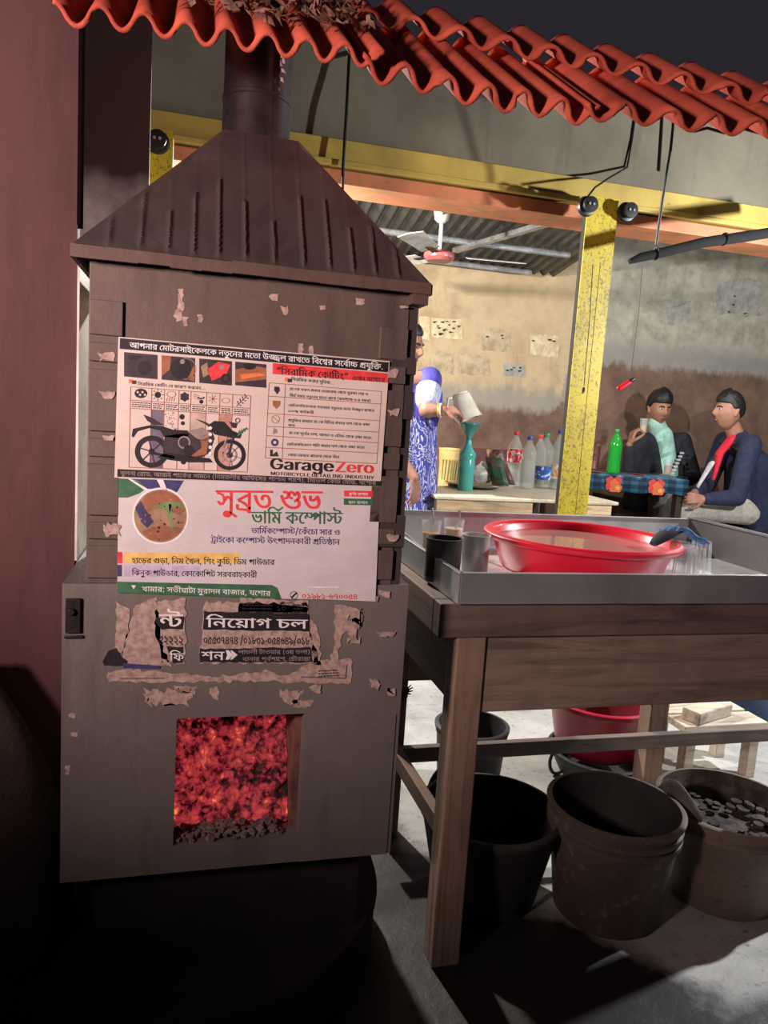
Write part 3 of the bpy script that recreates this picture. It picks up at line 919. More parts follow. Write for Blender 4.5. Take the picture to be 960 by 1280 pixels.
    56: [[276,551,171,551,171,0,94,0,94,551,-10,551,-10,622,94,622,60,731,-16,800,-208,847,-432,814,-439,781,-365,763,-166,747,-108,680,-100,615,-167,615,-214,689,-476,713,-521,789,-514,825,-456,882,-339,913,-133,909,-29,885,54,846,116,789,156,714,174,622,276,622]],
    23: [[206,349,219,358,234,343],[172,244,157,234,144,251],[193,551,161,531,137,472,149,432,272,412,331,441,374,381,172,244,279,217,422,129,461,92,459,551],[95,551,107,569,171,616,240,581,193,551],[641,622,641,551,536,551,536,0,459,0,341,107,215,163,118,179,83,266,206,349,113,370,65,422,59,498,95,551,-10,551,-10,622]],
    593: [[256,-135,175,5,127,165,111,332,127,499,175,656,256,792,337,792,261,652,213,495,197,331,213,165,260,8,338,-135]],
    78: [[544,205,494,98,433,54,312,41,216,73,134,161,66,326,29,490,105,510,168,274,216,181,273,131,374,118,439,157,475,295,445,434,392,496,317,502,311,390,231,369,209,493,259,560,337,579,421,562,484,512,542,393,550,346]],
    79: [[204,327,229,337,229,312],[384,331,368,321,365,341],[226,5,167,21,122,47,88,82,69,123,66,206,102,266,176,316,204,327,104,389,74,471,100,546,173,601,290,622,425,600,497,546,519,476,499,406,384,331,486,276,525,213,523,119,503,76,470,43,366,5],[384,83,434,120,448,193,392,256,296,292,182,243,147,197,147,143,182,100,250,74],[297,363,417,424,438,471,422,513,372,541,205,535,156,488,169,427,251,377]],
    26: [[405,105,380,97,359,120],[594,216,516,138,405,105,684,11,649,-49,322,68,143,94,152,166,346,155,467,192,527,259,534,343,504,391,448,416,382,416,372,481,518,466,599,384,614,327],[174,464,184,301,260,288,356,340,368,403,197,444],[169,543,174,464,155,480,168,544],[137,239,95,307,91,559,168,559,169,543,271,484,426,446,450,388,420,300,340,240,268,220],[-10,551,-10,622,697,622,697,551]],
    594: [[82,-135,158,4,206,160,222,325,206,492,159,649,81,792,163,792,245,652,292,492,308,324,292,158,245,1,163,-135]],
    76: [[235,4,162,36,127,91,134,171,169,214,234,244,263,167,206,131,226,88,324,78,382,105,412,152,394,250,140,474,131,562,177,631,243,596,219,503,467,286,493,182,466,85,394,22,326,2]],
    75: [[212,102,147,134,100,188,75,266,83,389,140,486,207,529,300,544,393,530,458,490,510,397,517,281,476,176,420,124,340,95],[226,454,172,398,159,259,192,197,260,164,346,171,407,217,439,324,412,424,355,465,330,471]],
    591: [[569,622,646,622,261,0,183,0],[158,276,94,319,61,399,61,505,92,585,156,627,246,627,312,585,345,505,345,399,314,319,286,292,249,276],[224,337,258,364,274,488,243,556,178,566,146,540,131,416,160,347,178,337],[580,-5,516,38,483,119,483,224,514,304,578,347,669,347,734,304,766,224,766,119,736,38,708,12,671,-5],[666,68,697,136,691,237,666,276,601,286,569,260,554,136,583,68,601,58]],
    202: [[237,551,195,551,255,573],[143,551,157,572,172,551],[265,622,265,551,237,551,165,460,183,96,137,16,29,-42,-10,-52,-31,17,82,70,113,168,93,478,143,551,-10,551,-10,622]],
    43: [[339,52,227,104,131,214,52,389,29,465,105,485,186,272,252,185,330,135,454,121,534,152,579,214,542,398,590,476,656,334,661,225,614,121,554,72,472,46],[312,298,265,339,271,486,351,462,339,377,428,363,527,466,590,476,582,422,484,312,412,286],[731,622,731,551,-10,551,-10,622]],
    365: [[432,265,432,313,445,253],[435,360,453,343,435,344],[614,622,614,551,509,551,509,193,432,193,432,265,282,399,179,419,136,393,135,333,198,285,161,214,78,276,50,333,54,413,116,478,225,491,348,441,435,360,432,551,-10,551,-10,622],[323,182,479,38,462,-42,316,108,200,127,175,73,237,27,202,-42,106,34,94,111,141,180,202,202],[509,203,509,-43,432,-43,432,202]],
    22: [[484,384,484,425,505,362],[484,0,484,384,343,535,263,556,201,544,131,472,245,485,322,441,346,369,328,296,274,233,182,172,131,245,248,317,264,379,220,415,103,392,22,458,138,592,223,627,346,612,488,494,484,688,537,688,560,622,666,622,666,551,561,551,561,0]],
    58: [[-274,-211,-306,-160,-304,-106,-268,-62,-172,-36,-172,8,-95,8,-95,-56,-233,-128,-219,-169,-127,-170,-38,-102,163,-218,121,-271,-22,-183,-156,-240]],
    597: [[190,116,113,-119,46,-119,93,116]],
    452: [[557,536,569,510,535,510],[650,543,633,559,682,581],[489,609,556,538,557,536,616,608,677,622,746,533,754,437,714,349,566,250,535,323,642,382,677,436,661,533,650,543,574,450,513,447,476,530,431,556,289,515,270,498,391,506,453,444,454,382,425,322,357,266,306,242,262,310,368,373,374,430,238,425,169,484,314,612,368,627],[448,37,316,74,200,154,102,282,28,464,102,487,167,331,246,219,342,147,454,112,606,120,666,156,687,218,661,286,596,330,678,364,745,301,768,212,755,146,687,72,568,34]],
    641: [[194,0,194,622,275,622,275,0]],
    28: [[415,517,436,524,415,482],[492,622,492,0,415,0,334,111,216,198,76,243,37,339,368,501,415,517,415,551,-10,551,-10,622],[415,437,130,304,284,240,409,124,420,105],[804,622,804,551,699,551,699,73,622,73,458,255,483,318,626,168,622,688,675,688,698,622]],
    5: [[42,861,4,746,-64,695,-167,688,-250,725,-305,828,-310,860,-241,869,-212,782,-167,754,-104,754,-59,782,-28,870],[-112,793,-167,800,-168,861,-101,862,-91,843]],
    25: [[177,427,189,117,244,96,360,144,431,248,430,330,192,408],[173,532,177,427,161,447,171,534],[577,622,577,551,172,551,173,532,251,446,472,403,516,328,504,227,443,122,334,43,194,29,113,92,95,191,95,551,-10,551,-10,622]],
    8: [[903,622,903,551,798,551,798,0,721,0,620,132,557,180,582,246,722,146,721,551,-10,551,-10,622],[331,95,246,123,167,185,94,289,29,442,102,466,205,255,266,198,338,170,466,184,523,254,527,336,498,394,450,426,370,416,361,331,285,316,273,411,324,478,413,500,515,474,582,401,606,294,581,194,505,119,425,94],[344,465,314,522,243,556,267,601,374,557,418,495,423,468]],
    41: [[139,272,125,265,114,282],[70,551,79,570,81,551],[848,622,848,551,130,551,336,432,341,376,139,272,324,203,447,99,445,510,630,484,754,397,792,288,768,207,713,166,597,163,636,232,700,251,714,296,691,359,624,409,522,434,522,0,445,0,320,125,141,200,84,212,48,303,252,414,91,492,48,502,70,551,-10,551,-10,622]],
    493: [[276,622,276,551,171,551,171,0,94,0,94,551,-10,551,-10,622,82,622,19,707,157,843,296,905,484,915,718,859,950,740,913,684,590,827,375,842,216,790,108,692,160,622]],
    416: [[454,603,534,509,530,404,457,516,397,552,318,546,279,497,280,446,308,406,369,382,413,377,406,300,298,327,235,388,215,474,236,562,313,622,337,627],[156,612,218,558,240,434,206,360,130,310,54,300,48,377,159,413,181,468,155,532,-1,545,-9,620,63,629],[589,427,601,117,656,96,772,144,843,248,842,330,604,408],[585,532,589,427,573,447,583,534],[989,622,989,551,584,551,585,532,663,446,884,403,928,328,916,227,855,122,746,43,606,29,525,92,507,191,505,622]],
    68: [[545,353,535,373,581,392],[722,622,722,551,356,551,372,322,447,338,529,433,589,442,654,278,644,167,607,101,548,53,466,27,333,34,222,90,129,205,51,387,29,465,105,485,184,262,248,169,323,117,413,100,503,118,561,169,574,297,545,353,456,258,327,260,284,328,279,551,-10,551,-10,622],[320,-133,305,-75,347,-33,406,-48,421,-107,379,-147]],
    226: [[491,516,514,524,491,482],[673,622,673,551,568,551,568,0,491,14,408,118,242,218,143,243,104,339,442,500,491,516,491,551,-10,551,-10,622],[491,437,197,304,389,222,484,134,496,114],[568,-117,493,-117,454,-52,120,-26,62,32,55,174,132,165,127,81,152,43,416,35,491,-18,491,73,568,104]],
    456: [[651,543,633,559,682,581],[508,610,562,542,616,608,677,622,746,533,754,437,714,349,566,250,535,323,642,382,677,436,661,533,651,543,582,459,521,457,492,532,397,543,374,490,398,438,476,416,471,339,382,364,331,418,317,522,361,603,418,627],[295,601,339,541,341,433,282,358,196,337,189,414,250,425,289,486,268,538,141,545,133,620,195,629],[448,37,316,75,199,155,102,283,28,464,102,487,167,331,246,219,342,147,454,112,606,120,666,156,687,218,661,286,596,330,677,363,745,300,768,212,755,146,687,72,568,34]],
    394: [[143,395,134,334,160,308,105,253,44,346,58,426,173,469,389,371,444,388,463,442,429,537,393,575,409,622,456,622,538,466,524,366,476,317,426,302],[87,601,201,551,235,506,241,405,165,407,157,494,125,532,65,556],[432,622,433,551,-10,551,-10,622],[975,357,975,396,997,332],[711,341,713,320,696,326],[860,485,817,534,703,554,593,464,669,451,705,411,711,341],[908,432,860,485,892,516,941,463],[980,461,998,441,980,446],[1157,622,1157,551,1052,551,1052,0,975,0,975,357,908,432,657,195,598,250,650,343,623,391,529,380,491,495,636,612,758,627,881,571,980,461,975,688,1028,688,1051,622]],
    434: [[120,147,35,244,96,281,166,205,234,234,362,430,436,447,536,374,532,292,450,373,393,350,248,142,210,129],[271,271,230,424,146,476,38,495,53,571,246,506,306,412,315,356],[993,622,993,551,588,551,605,117,659,96,777,144,848,251,848,335,808,362,733,357,722,428,851,433,916,381,933,303,904,188,806,75,689,26,560,52,516,130,511,551,-10,551,-10,622],[811,622,792,681,731,699,514,715,446,768,427,912,501,907,516,802,632,771,814,756,873,690,883,622]],
    600: [[315,792,397,792,135,-125,52,-125]],
    214: [[685,622,685,551,279,551,296,132,351,111,468,159,539,266,539,350,499,377,424,372,413,443,542,448,608,396,618,266,521,110,411,48,266,58,212,124,202,206,202,551,-10,551,-10,622],[502,622,482,681,422,699,205,715,137,768,118,912,192,907,207,802,323,771,505,756,564,690,574,622],[576,-190,501,-190,460,-126,137,-106,69,-49,53,158,130,148,132,-4,201,-48,444,-43,499,-86,503,130,576,184]],
    66: [[349,620,420,577,452,487,434,411,381,362,241,351,139,387,165,454,336,426,374,485,350,538,279,558,176,527,128,448,144,352,239,270,500,124,552,5,480,-10,422,90,121,260,61,351,53,462,98,556,192,617,233,626]],
    424: [[338,5,241,47,172,122,149,168,167,235,304,273,367,356,355,551,-10,551,-10,622,313,622,244,751,252,828,331,917,382,861,323,782,344,700,404,622,714,622,714,551,478,553,596,406,637,299,639,195,613,115,563,53,490,14,445,3],[462,85,529,137,561,244,535,364,425,510,441,357,397,264,286,192,235,178,250,142,341,81],[209,560,132,487,123,415,158,363,342,343,403,371,366,305,243,269,142,290,72,348,46,436,68,516,125,573],[136,549,344,437,426,365,396,316,199,452,88,499]],
    51: [[260,144,236,141,246,152],[334,488,423,432,461,352,458,274,438,231,406,195,305,150,260,144,540,-10,494,-63,173,119,46,154,61,223,251,206,340,233,383,301,381,353,346,402,285,427,158,402,154,338,81,323,72,407,109,463,209,498],[175,465,145,522,73,556,97,601,204,557,249,495,254,468],[540,622,540,551,-10,551,-10,622]],
    451: [[283,603,265,679,40,724,-18,788,-27,912,47,907,62,802,147,772,303,747,350,671,355,622],[356,622,356,551,245,503,148,372,128,262,150,148,203,87,334,84,348,92,383,31,263,-5,186,10,122,53,76,120,49,260,74,398,165,531,312,622]],
    611: [[103,430,87,505,131,548,191,535,207,460,163,416],[103,2,87,77,131,120,191,107,207,32,163,-12]],
    84: [[289,75,278,62,275,72],[256,298,324,229,320,114,289,75,382,96,452,143,476,214,446,295,324,360,74,454,37,512,55,598,83,631,146,596,130,516,490,364,548,286,555,178,529,114,450,47,244,1,183,0,161,68,246,125,255,190,221,236,136,239,119,152,44,135,29,228,74,291,144,314]],
    83: [[422,299,398,297,418,312],[143,28,96,104,75,535,22,547,31,624,146,584,167,501,167,355,470,371,514,418,586,383,519,308,422,299,448,213,435,133,373,45,275,3],[325,104,369,212,332,290,167,281,204,78,224,72]],
    81: [[464,354,449,391,489,392],[280,48,188,96,108,201,21,452,96,475,177,228,262,134,342,115,417,132,466,184,477,323,464,354,418,284,290,268,239,341,219,505,166,517,175,593,286,560,312,471,327,334,390,345,443,438,499,452,559,268,536,151,496,91,433,52,393,42]],
    82: [[382,274,268,248,159,267,92,324,70,411,103,518,214,606,363,613,447,538,475,89,528,77,520,0,418,25,383,96],[382,301,432,286,382,274],[381,353,369,520,280,550,174,480,151,406,165,355,234,324]],
    80: [[219,13,140,51,83,114,53,198,54,300,94,394,170,479,414,629,453,575,437,501,475,463,533,456,566,400,412,284,394,203,431,155,528,146,561,61,404,7],[458,89,378,113,331,160,318,247,365,338,455,410,388,444,377,528,217,419,144,316,133,199,158,139,230,86,289,73]],
    59: [[-266,-110,-277,-114,-290,-102],[-355,-80,-105,25,-79,-41,-266,-110,9,-198,35,-214,-1,-271,-243,-171,-321,-160]],
    49: [[643,622,643,551,538,551,538,0,461,0,324,127,195,188,84,212,48,303,280,425,339,432,341,376,142,275,344,197,463,99,461,551,-10,551,-10,622],[77,569,365,438,468,355,467,264,198,452,48,502]],
    370: [[296,446,400,358,399,268,272,382,186,397,138,369,136,299,202,250,165,179,78,243,50,301,56,389,124,456,169,469],[858,622,858,551,452,551,469,117,524,96,641,144,712,251,712,335,672,362,597,357,586,428,715,433,780,381,797,303,768,188,670,75,553,26,424,52,380,130,375,551,-10,551,-10,622],[675,622,656,681,595,699,378,715,310,768,291,912,365,907,380,802,496,771,678,756,737,690,747,622]],
    77: [[170,631,233,596,219,526,426,461,482,408,500,335,475,255,403,195,289,184,553,28,507,-26,229,140,65,185,80,256,241,233,348,245,403,280,416,362,349,413,157,477,129,521]],
    67: [[171,0,94,0,94,551,-10,551,-10,622,276,622,276,551,171,551],[99,622,80,681,20,699,-272,715,-340,768,-359,912,-285,907,-270,802,-185,772,102,756,161,690,171,622]],
    435: [[322,426,317,437,329,439],[461,309,388,340,336,399,322,426,266,322,165,305,61,389,42,417,103,453,177,378,234,392,269,475,276,551,345,551,412,409,506,371,560,390,578,442,526,557,508,575,588,591,654,464,651,401,617,340,550,309],[738,622,738,551,-10,551,-10,622],[326,-42,231,-2,148,72,76,183,45,254,120,279,199,131,300,47,427,20,523,35,575,78,585,183,542,240,426,233,422,149,347,135,336,229,386,296,478,319,582,294,646,230,667,140,640,37,593,-13,480,-52]],
    10141: [[593,285,593,290,621,285],[323,-5,215,36,132,113,78,224,60,363,78,503,131,614,214,692,320,732,453,730,577,671,642,596,678,500,583,500,509,610,405,650,300,637,231,593,181,521,153,422,153,305,181,207,232,135,302,91,385,76,461,88,523,122,567,177,590,248,593,285,404,285,404,366,684,366,679,229,645,129,581,54,492,6,441,-6]],
    10507: [[165,-4,87,41,55,91,46,185,76,250,390,344,384,427,327,470,215,463,144,396,60,423,116,501,223,548,365,540,430,505,475,434,484,360,484,0,398,0,392,74,330,11,259,-11],[303,73,365,114,396,197,391,269,161,212,134,170,147,104,224,66]],
    10852: [[77,0,77,546,162,546,168,462,199,510,278,551,354,552,350,465,253,461,183,407,165,342,165,0]],
    10658: [[194,-200,86,-124,74,-104,145,-59,221,-126,298,-139,375,-125,429,-83,448,-9,448,100,365,25,281,9,200,23,131,64,81,130,54,221,54,329,81,422,130,493,200,538,316,551,403,510,442,458,451,458,451,546,536,546,533,-58,504,-129,452,-178,341,-213],[355,97,418,149,447,240,442,349,401,430,356,463,263,471,209,448,157,376,140,277,158,178,210,111,264,90]],
    10614: [[441,317,487,317,446,290],[143,317,441,317,429,385,379,451,327,472,237,464,172,412,142,333],[146,243,110,243,110,317,143,317],[256,-8,170,23,105,83,65,166,51,269,64,372,104,456,167,517,249,549,382,538,459,492,514,408,534,243,146,243,149,182,196,105,275,69,382,83,440,150,525,127,482,55,407,6,343,-10]],
    10496: [[464,650,485,680,496,650],[165,78,144,47,133,78],[63,0,63,65,464,650,60,646,60,728,565,728,565,661,165,78,569,82,569,0]],
    10790: [[252,-8,169,23,106,83,65,167,51,270,65,374,106,458,169,518,252,549,347,549,430,518,494,458,535,374,549,270,535,167,494,83,430,23,347,-8],[334,70,390,95,443,170,458,305,429,399,390,446,334,471,265,471,209,446,157,371,142,235,171,141,209,95,265,70]],
    10292: [[451,96,462,67,442,67],[728,631,728,655,736,655],[172,631,163,655,172,655],[88,0,88,728,220,728,451,96,506,269,683,728,815,728,815,0,724,0,728,631,654,416,492,0,411,0,172,631,176,0]],
    10321: [[323,-5,217,35,133,113,78,224,60,363,78,503,133,614,217,692,323,732,443,732,549,692,632,614,687,503,705,363,687,224,632,113,549,35,443,-5],[425,80,500,109,561,167,601,252,615,363,601,475,561,561,500,618,425,648,341,648,265,618,204,560,164,475,150,363,164,252,204,167,265,109,341,80]],
    10411: [[48,646,48,728,598,728,598,646,370,646,370,0,277,0,277,646]],
    10384: [[181,366,400,372,464,410,491,476,477,578,425,628,332,646,181,646],[181,282,140,282,140,365,181,366],[88,0,88,728,390,724,477,698,537,650,573,583,582,461,558,388,510,331,437,295,337,282,181,282,181,0],[506,0,330,328,435,328,613,0]],
    10073: [[322,-5,216,35,133,113,78,224,60,363,78,503,133,614,216,692,322,732,453,730,575,674,640,599,676,499,583,499,528,598,406,650,301,637,231,593,181,521,153,422,153,305,181,206,232,135,301,91,429,81,528,129,583,229,676,229,640,129,548,35,419,-8]],
    10472: [[339,362,359,327,322,327],[293,0,293,298,25,728,133,728,339,362,403,493,546,728,653,728,386,298,386,0]],
    10281: [[88,0,88,728,181,728,181,82,518,82,518,0]],
    10095: [[88,0,88,728,531,728,531,646,181,646,181,408,507,408,507,326,181,326,181,82,536,82,536,0]],
    10084: [[139,0,139,82,365,86,456,116,521,174,559,258,572,365,560,471,522,554,459,612,371,642,135,646,135,728,392,723,506,684,591,609,644,502,662,365,644,228,590,119,503,44,385,5],[181,728,181,0,88,0,88,728]],
    10002: [[343,656,334,684,352,684],[25,0,290,728,397,728,665,0,567,0,343,656,274,432,124,0],[158,203,158,284,532,284,532,203]],
    10234: [[45,0,45,82,174,82,174,646,45,646,45,728,396,728,396,646,267,646,267,82,396,82,396,0]],
    10300: [[581,99,595,76,582,76],[172,621,155,649,172,649],[88,0,88,728,197,728,581,99,573,281,573,728,666,728,666,0,555,0,172,621,181,0]],
    10424: [[318,-8,222,22,150,78,104,155,88,248,88,728,181,728,183,221,222,137,301,85,410,77,501,115,553,190,563,255,563,728,656,728,652,200,621,114,562,47,477,3,427,-8]],
    10397: [[225,-1,149,32,94,84,63,151,57,190,152,190,180,123,266,76,382,77,455,114,492,175,486,241,376,310,208,362,126,414,99,448,77,533,92,608,135,669,200,712,282,734,415,726,488,693,541,643,571,579,575,544,484,544,459,604,402,642,294,654,202,614,170,559,178,493,306,419,511,342,564,284,585,198,571,124,530,61,464,15,374,-10]],
}
RUNS = {
    'p1a': [30651,[9,0,0],[40,1158,0],[39,1874,0],[54,2478,0],[46,2744,0],[450,3600,0],[44,3946,0],[54,4568,0],[30,4834,0],[46,5401,0],[50,5997,0],[54,6679,0],[10,6945,0],[61,7475,0],[20,7821,0],[47,8628,0],[61,9359,0],[20,9705,0],[39,10772,0],[35,11376,0],[586,11975,0],[61,12083,0],[39,12429,0],[46,13033,0],[44,13889,0],[61,14511,0],[35,14857,0],[54,15564,0],[12,16090,0],[319,16802,0],[47,18186,0],[46,19177,0],[54,19773,0],[21,20039,0],[61,20735,0],[35,21081,0],[55,22048,0],[42,22314,0],[61,22910,0],[273,23256,0],[46,23938,0],[50,24794,0],[61,25476,0],[42,25822,0],[131,26418,0],[54,26418,0],[311,26684,0],[224,27806,0],[45,28561,0],[57,29187,0],[492,29187,0],[287,29453,0],[599,30383,0]],
    'p1b': [7455,[632,0,0],[55,500,0],[50,766,0],[46,1448,0],[54,2044,0],[55,2310,0],[44,2576,0],[20,3198,0],[450,4265,0],[20,4611,0],[54,5418,0],[520,5684,0],[6,6517,0],[633,6955,0]],
    'p1c': [5175,[16,0,0],[21,758,0],[39,1454,0],[45,2318,0],[61,2944,0],[48,3290,0],[54,3967,0],[61,4233,0],[46,4579,0]],
    'p1d': [14863,[55,0,0],[50,266,0],[46,948,0],[54,1544,0],[55,1810,0],[44,2076,0],[20,2698,0],[450,3765,0],[20,4111,0],[54,4918,0],[520,5184,0],[6,6017,0],[450,6715,0],[45,7061,0],[20,7947,0],[54,8754,0],[46,9020,0],[61,9616,0],[34,9962,0],[20,10842,0],[46,11649,0],[61,12245,0],[42,12591,0],[39,13187,0],[599,13791,0],[599,14059,0],[599,14327,0],[599,14595,0]],
    'p1e': [9500,[55,0,0],[50,266,0],[46,948,0],[54,1544,0],[55,1810,0],[44,2076,0],[20,2698,0],[20,3765,0],[46,4572,0],[54,5168,0],[46,5434,0],[50,6290,0],[57,6972,0],[55,6972,0],[42,7238,0],[38,7834,0],[54,8430,0],[599,8696,0],[599,8964,0],[599,9232,0]],
    'r1': [19716,[46,0,0],[6,596,0],[598,1034,0],[61,1374,0],[20,1720,0],[50,2787,0],[20,3469,0],[47,4276,0],[224,5267,0],[20,6022,0],[54,6829,0],[46,7095,0],[450,7951,0],[32,8297,0],[44,9009,0],[54,9631,0],[61,9897,0],[46,10243,0],[27,10839,0],[450,12016,0],[36,12362,0],[61,13007,0],[20,13353,0],[50,14420,0],[57,15102,0],[46,15102,0],[129,15698,0],[54,16617,0],[450,17143,0],[37,17489,0],[70,18092,0],[18,18978,0]],
    'r1b': [19603,[37,0,0],[56,603,0],[23,869,0],[131,1500,0],[50,1760,0],[44,2442,0],[70,3064,0],[39,3950,0],[35,4554,0],[586,5153,0],[61,5261,0],[39,5607,0],[46,6211,0],[44,7067,0],[61,7689,0],[35,8035,0],[54,8742,0],[46,9268,0],[54,9864,0],[61,10130,0],[21,10476,0],[593,11432,0],[20,11851,0],[44,12658,0],[40,13280,0],[61,13996,0],[129,14342,0],[78,15521,0],[598,16113,0],[79,16453,0],[42,17305,0],[26,17901,0],[46,18588,0],[594,19184,0]],
    'r2': [21656,[450,0,0],[44,346,0],[54,968,0],[30,1234,0],[46,1801,0],[50,2397,0],[54,3079,0],[10,3345,0],[61,3875,0],[20,4221,0],[47,5028,0],[61,5759,0],[20,6105,0],[50,7172,0],[42,7854,0],[50,8450,0],[44,9132,0],[70,9754,0],[39,10640,0],[35,11244,0],[586,11843,0],[61,11951,0],[39,12297,0],[46,12901,0],[44,13757,0],[61,14379,0],[35,14725,0],[54,15432,0],[12,15958,0],[319,16670,0],[47,18054,0],[46,19045,0],[54,19641,0],[21,19907,0],[61,20603,0],[35,20949,0]],
    'r2b': [6498,[76,0,0],[75,592,0],[75,1184,0],[591,1776,0],[20,2864,0],[54,3671,0],[45,3937,0],[131,4563,0],[20,4563,0],[54,5370,0],[46,5636,0],[56,6232,0]],
    'r3': [20474,[224,0,0],[45,755,0],[57,1381,0],[492,1381,0],[287,1647,0],[46,2577,0],[44,3433,0],[54,4055,0],[38,4321,0],[202,4917,0],[61,5172,0],[44,5518,0],[46,6400,0],[6,6996,0],[450,7694,0],[20,8040,0],[55,9107,0],[42,9373,0],[55,9969,0],[43,10235,0],[365,10956,0],[224,11820,0],[20,12575,0],[54,13382,0],[46,13648,0],[37,14504,0],[54,15107,0],[22,15373,0],[450,16289,0],[36,16635,0],[61,17280,0],[20,17626,0],[46,18693,0],[129,19289,0],[54,20208,0]],
    'r3b': [1749,[20,0,0],[61,807,0],[46,1153,0]],
    'r4': [20605,[46,0,0],[6,596,0],[598,1034,0],[61,1374,0],[20,1720,0],[50,2787,0],[58,3469,0],[61,3469,0],[45,3815,0],[131,4441,0],[46,4441,0],[35,5297,0],[54,6004,0],[40,6270,0],[597,6986,0],[9,7509,0],[452,8667,0],[39,9492,0],[18,10356,0],[16,11354,0],[55,12112,0],[50,12378,0],[32,13060,0],[450,14032,0],[36,14378,0],[61,15023,0],[20,15369,0],[46,16436,0],[129,17032,0],[54,17951,0],[20,18477,0],[61,19284,0],[46,19630,0],[641,20226,0]],
    'r5': [19496,[450,0,0],[44,346,0],[54,968,0],[30,1234,0],[46,1801,0],[50,2397,0],[54,3079,0],[10,3345,0],[61,3875,0],[20,4221,0],[61,5028,0],[47,5374,0],[40,6365,0],[54,7081,0],[55,7347,0],[39,7613,0],[27,8477,0],[44,9394,0],[54,10016,0],[46,10282,0],[37,11138,0],[54,11741,0],[22,12007,0],[450,12923,0],[36,13269,0],[61,13914,0],[20,14260,0],[46,15327,0],[129,15923,0],[54,16842,0],[20,17368,0],[61,18175,0],[46,18521,0],[641,19117,0]],
    'r6': [12867,[450,0,0],[38,346,0],[54,942,0],[70,1208,0],[54,1834,0],[598,2100,0],[61,2440,0],[44,2786,0],[54,3408,0],[26,3674,0],[54,4361,0],[46,4627,0],[28,5483,0],[54,6277,0],[61,6543,0],[44,6889,0],[47,7511,0],[54,8242,0],[450,8768,0],[36,9114,0],[61,9759,0],[20,10105,0],[42,11172,0],[5,11768,0],[54,11768,0],[25,12034,0],[54,12601,0]],
    'foot': [37875,[21,0,0],[57,696,0],[47,696,0],[39,1427,0],[54,2031,0],[450,2557,0],[46,2903,0],[54,3499,0],[32,3765,0],[597,4477,0],[9,5000,0],[46,6158,0],[54,6754,0],[10,7020,0],[40,7810,0],[54,8526,0],[61,8792,0],[20,9138,0],[131,9725,0],[46,9945,0],[50,10801,0],[54,11483,0],[44,11749,0],[61,12371,0],[39,12717,0],[593,13581,0],[55,14000,0],[39,14266,0],[44,14870,0],[35,15492,0],[47,16199,0],[56,16930,0],[46,17196,0],[8,18052,0],[492,18945,0],[41,19211,0],[61,20049,0],[50,20395,0],[46,21077,0],[40,21933,0],[493,22649,0],[416,22915,0],[44,23894,0],[40,24776,0],[54,25492,0],[61,25758,0],[48,26104,0],[131,26720,0],[594,26781,0],[597,27200,0],[55,27723,0],[50,27989,0],[55,28671,0],[43,28937,0],[47,29658,0],[450,30649,0],[20,30995,0],[54,31802,0],[30,32068,0],[131,32635,0],[450,32895,0],[44,33241,0],[54,33863,0],[68,34129,0],[597,34841,0],[45,35364,0],[61,35990,0],[48,36336,0],[54,37013,0],[46,37279,0]],
    'p2a': [3858,[50,0,0],[57,682,0],[226,682,0],[35,1345,0],[456,2312,0],[43,3137,0]],
    'p2b': [5684,[43,0,0],[54,721,0],[55,987,0],[44,1253,0],[131,1875,0],[20,2135,0],[61,2942,0],[394,3288,0],[54,4435,0],[434,4701,0]],
    'p2c': [11007,[43,0,0],[54,721,0],[55,987,0],[44,1253,0],[131,1875,0],[20,1875,0],[61,2682,0],[394,3028,0],[54,4175,0],[434,4441,0],[600,5424,0],[61,5873,0],[20,6219,0],[5,6806,0],[61,7026,0],[25,7372,0],[54,7939,0],[50,8465,0],[54,9147,0],[46,9413,0],[18,10269,0]],
    'p2d': [15882,[214,0,0],[54,675,0],[10,941,0],[61,1471,0],[20,1817,0],[54,2624,0],[20,3150,0],[61,3957,0],[394,4303,0],[54,5450,0],[434,5716,0],[12,6959,0],[66,7671,0],[40,8196,0],[54,8912,0],[37,9178,0],[39,9781,0],[20,10385,0],[54,11192,0],[46,11458,0],[56,12054,0],[224,12580,0],[55,13335,0],[35,13601,0],[424,14308,0],[54,15012,0],[39,15278,0]],
    'p2e': [18016,[51,0,0],[54,530,0],[61,796,0],[68,1142,0],[46,1854,0],[452,2710,0],[68,3535,0],[54,4247,0],[597,4513,0],[55,5036,0],[39,5302,0],[44,5906,0],[451,6788,0],[21,7134,0],[47,7830,0],[597,8561,0],[55,9084,0],[48,9350,0],[6,10027,0],[20,10725,0],[57,11312,0],[55,11532,0],[25,11798,0],[597,12365,0],[55,12888,0],[32,13154,0],[44,13866,0],[40,14748,0],[54,15464,0],[12,15730,0],[32,16442,0],[54,17154,0],[46,17420,0]],
    'p2f': [16370,[492,0,0],[28,266,0],[39,1060,0],[57,1664,0],[20,1664,0],[40,2731,0],[54,3447,0],[12,3713,0],[32,4425,0],[54,5137,0],[46,5403,0],[597,5999,0],[450,6522,0],[20,6868,0],[54,7675,0],[61,7941,0],[20,8287,0],[54,9094,0],[55,9360,0],[40,9626,0],[30,10342,0],[50,11169,0],[46,11851,0],[42,12447,0],[46,13043,0],[54,13639,0],[51,13905,0],[20,14435,0],[54,15242,0],[46,15508,0],[56,16104,0]],
    'p2g': [15271,[21,0,0],[54,696,0],[44,962,0],[54,1584,0],[46,1850,0],[611,2446,0],[50,3000,0],[35,3682,0],[56,4389,0],[23,4655,0],[54,5286,0],[30,5552,0],[54,6119,0],[44,6645,0],[57,7267,0],[46,7267,0],[54,7863,0],[37,8129,0],[39,8732,0],[42,9596,0],[54,10192,0],[27,10458,0],[54,11375,0],[46,11641,0],[597,12237,0],[45,12760,0],[61,13386,0],[48,13732,0],[54,14409,0],[46,14675,0]],
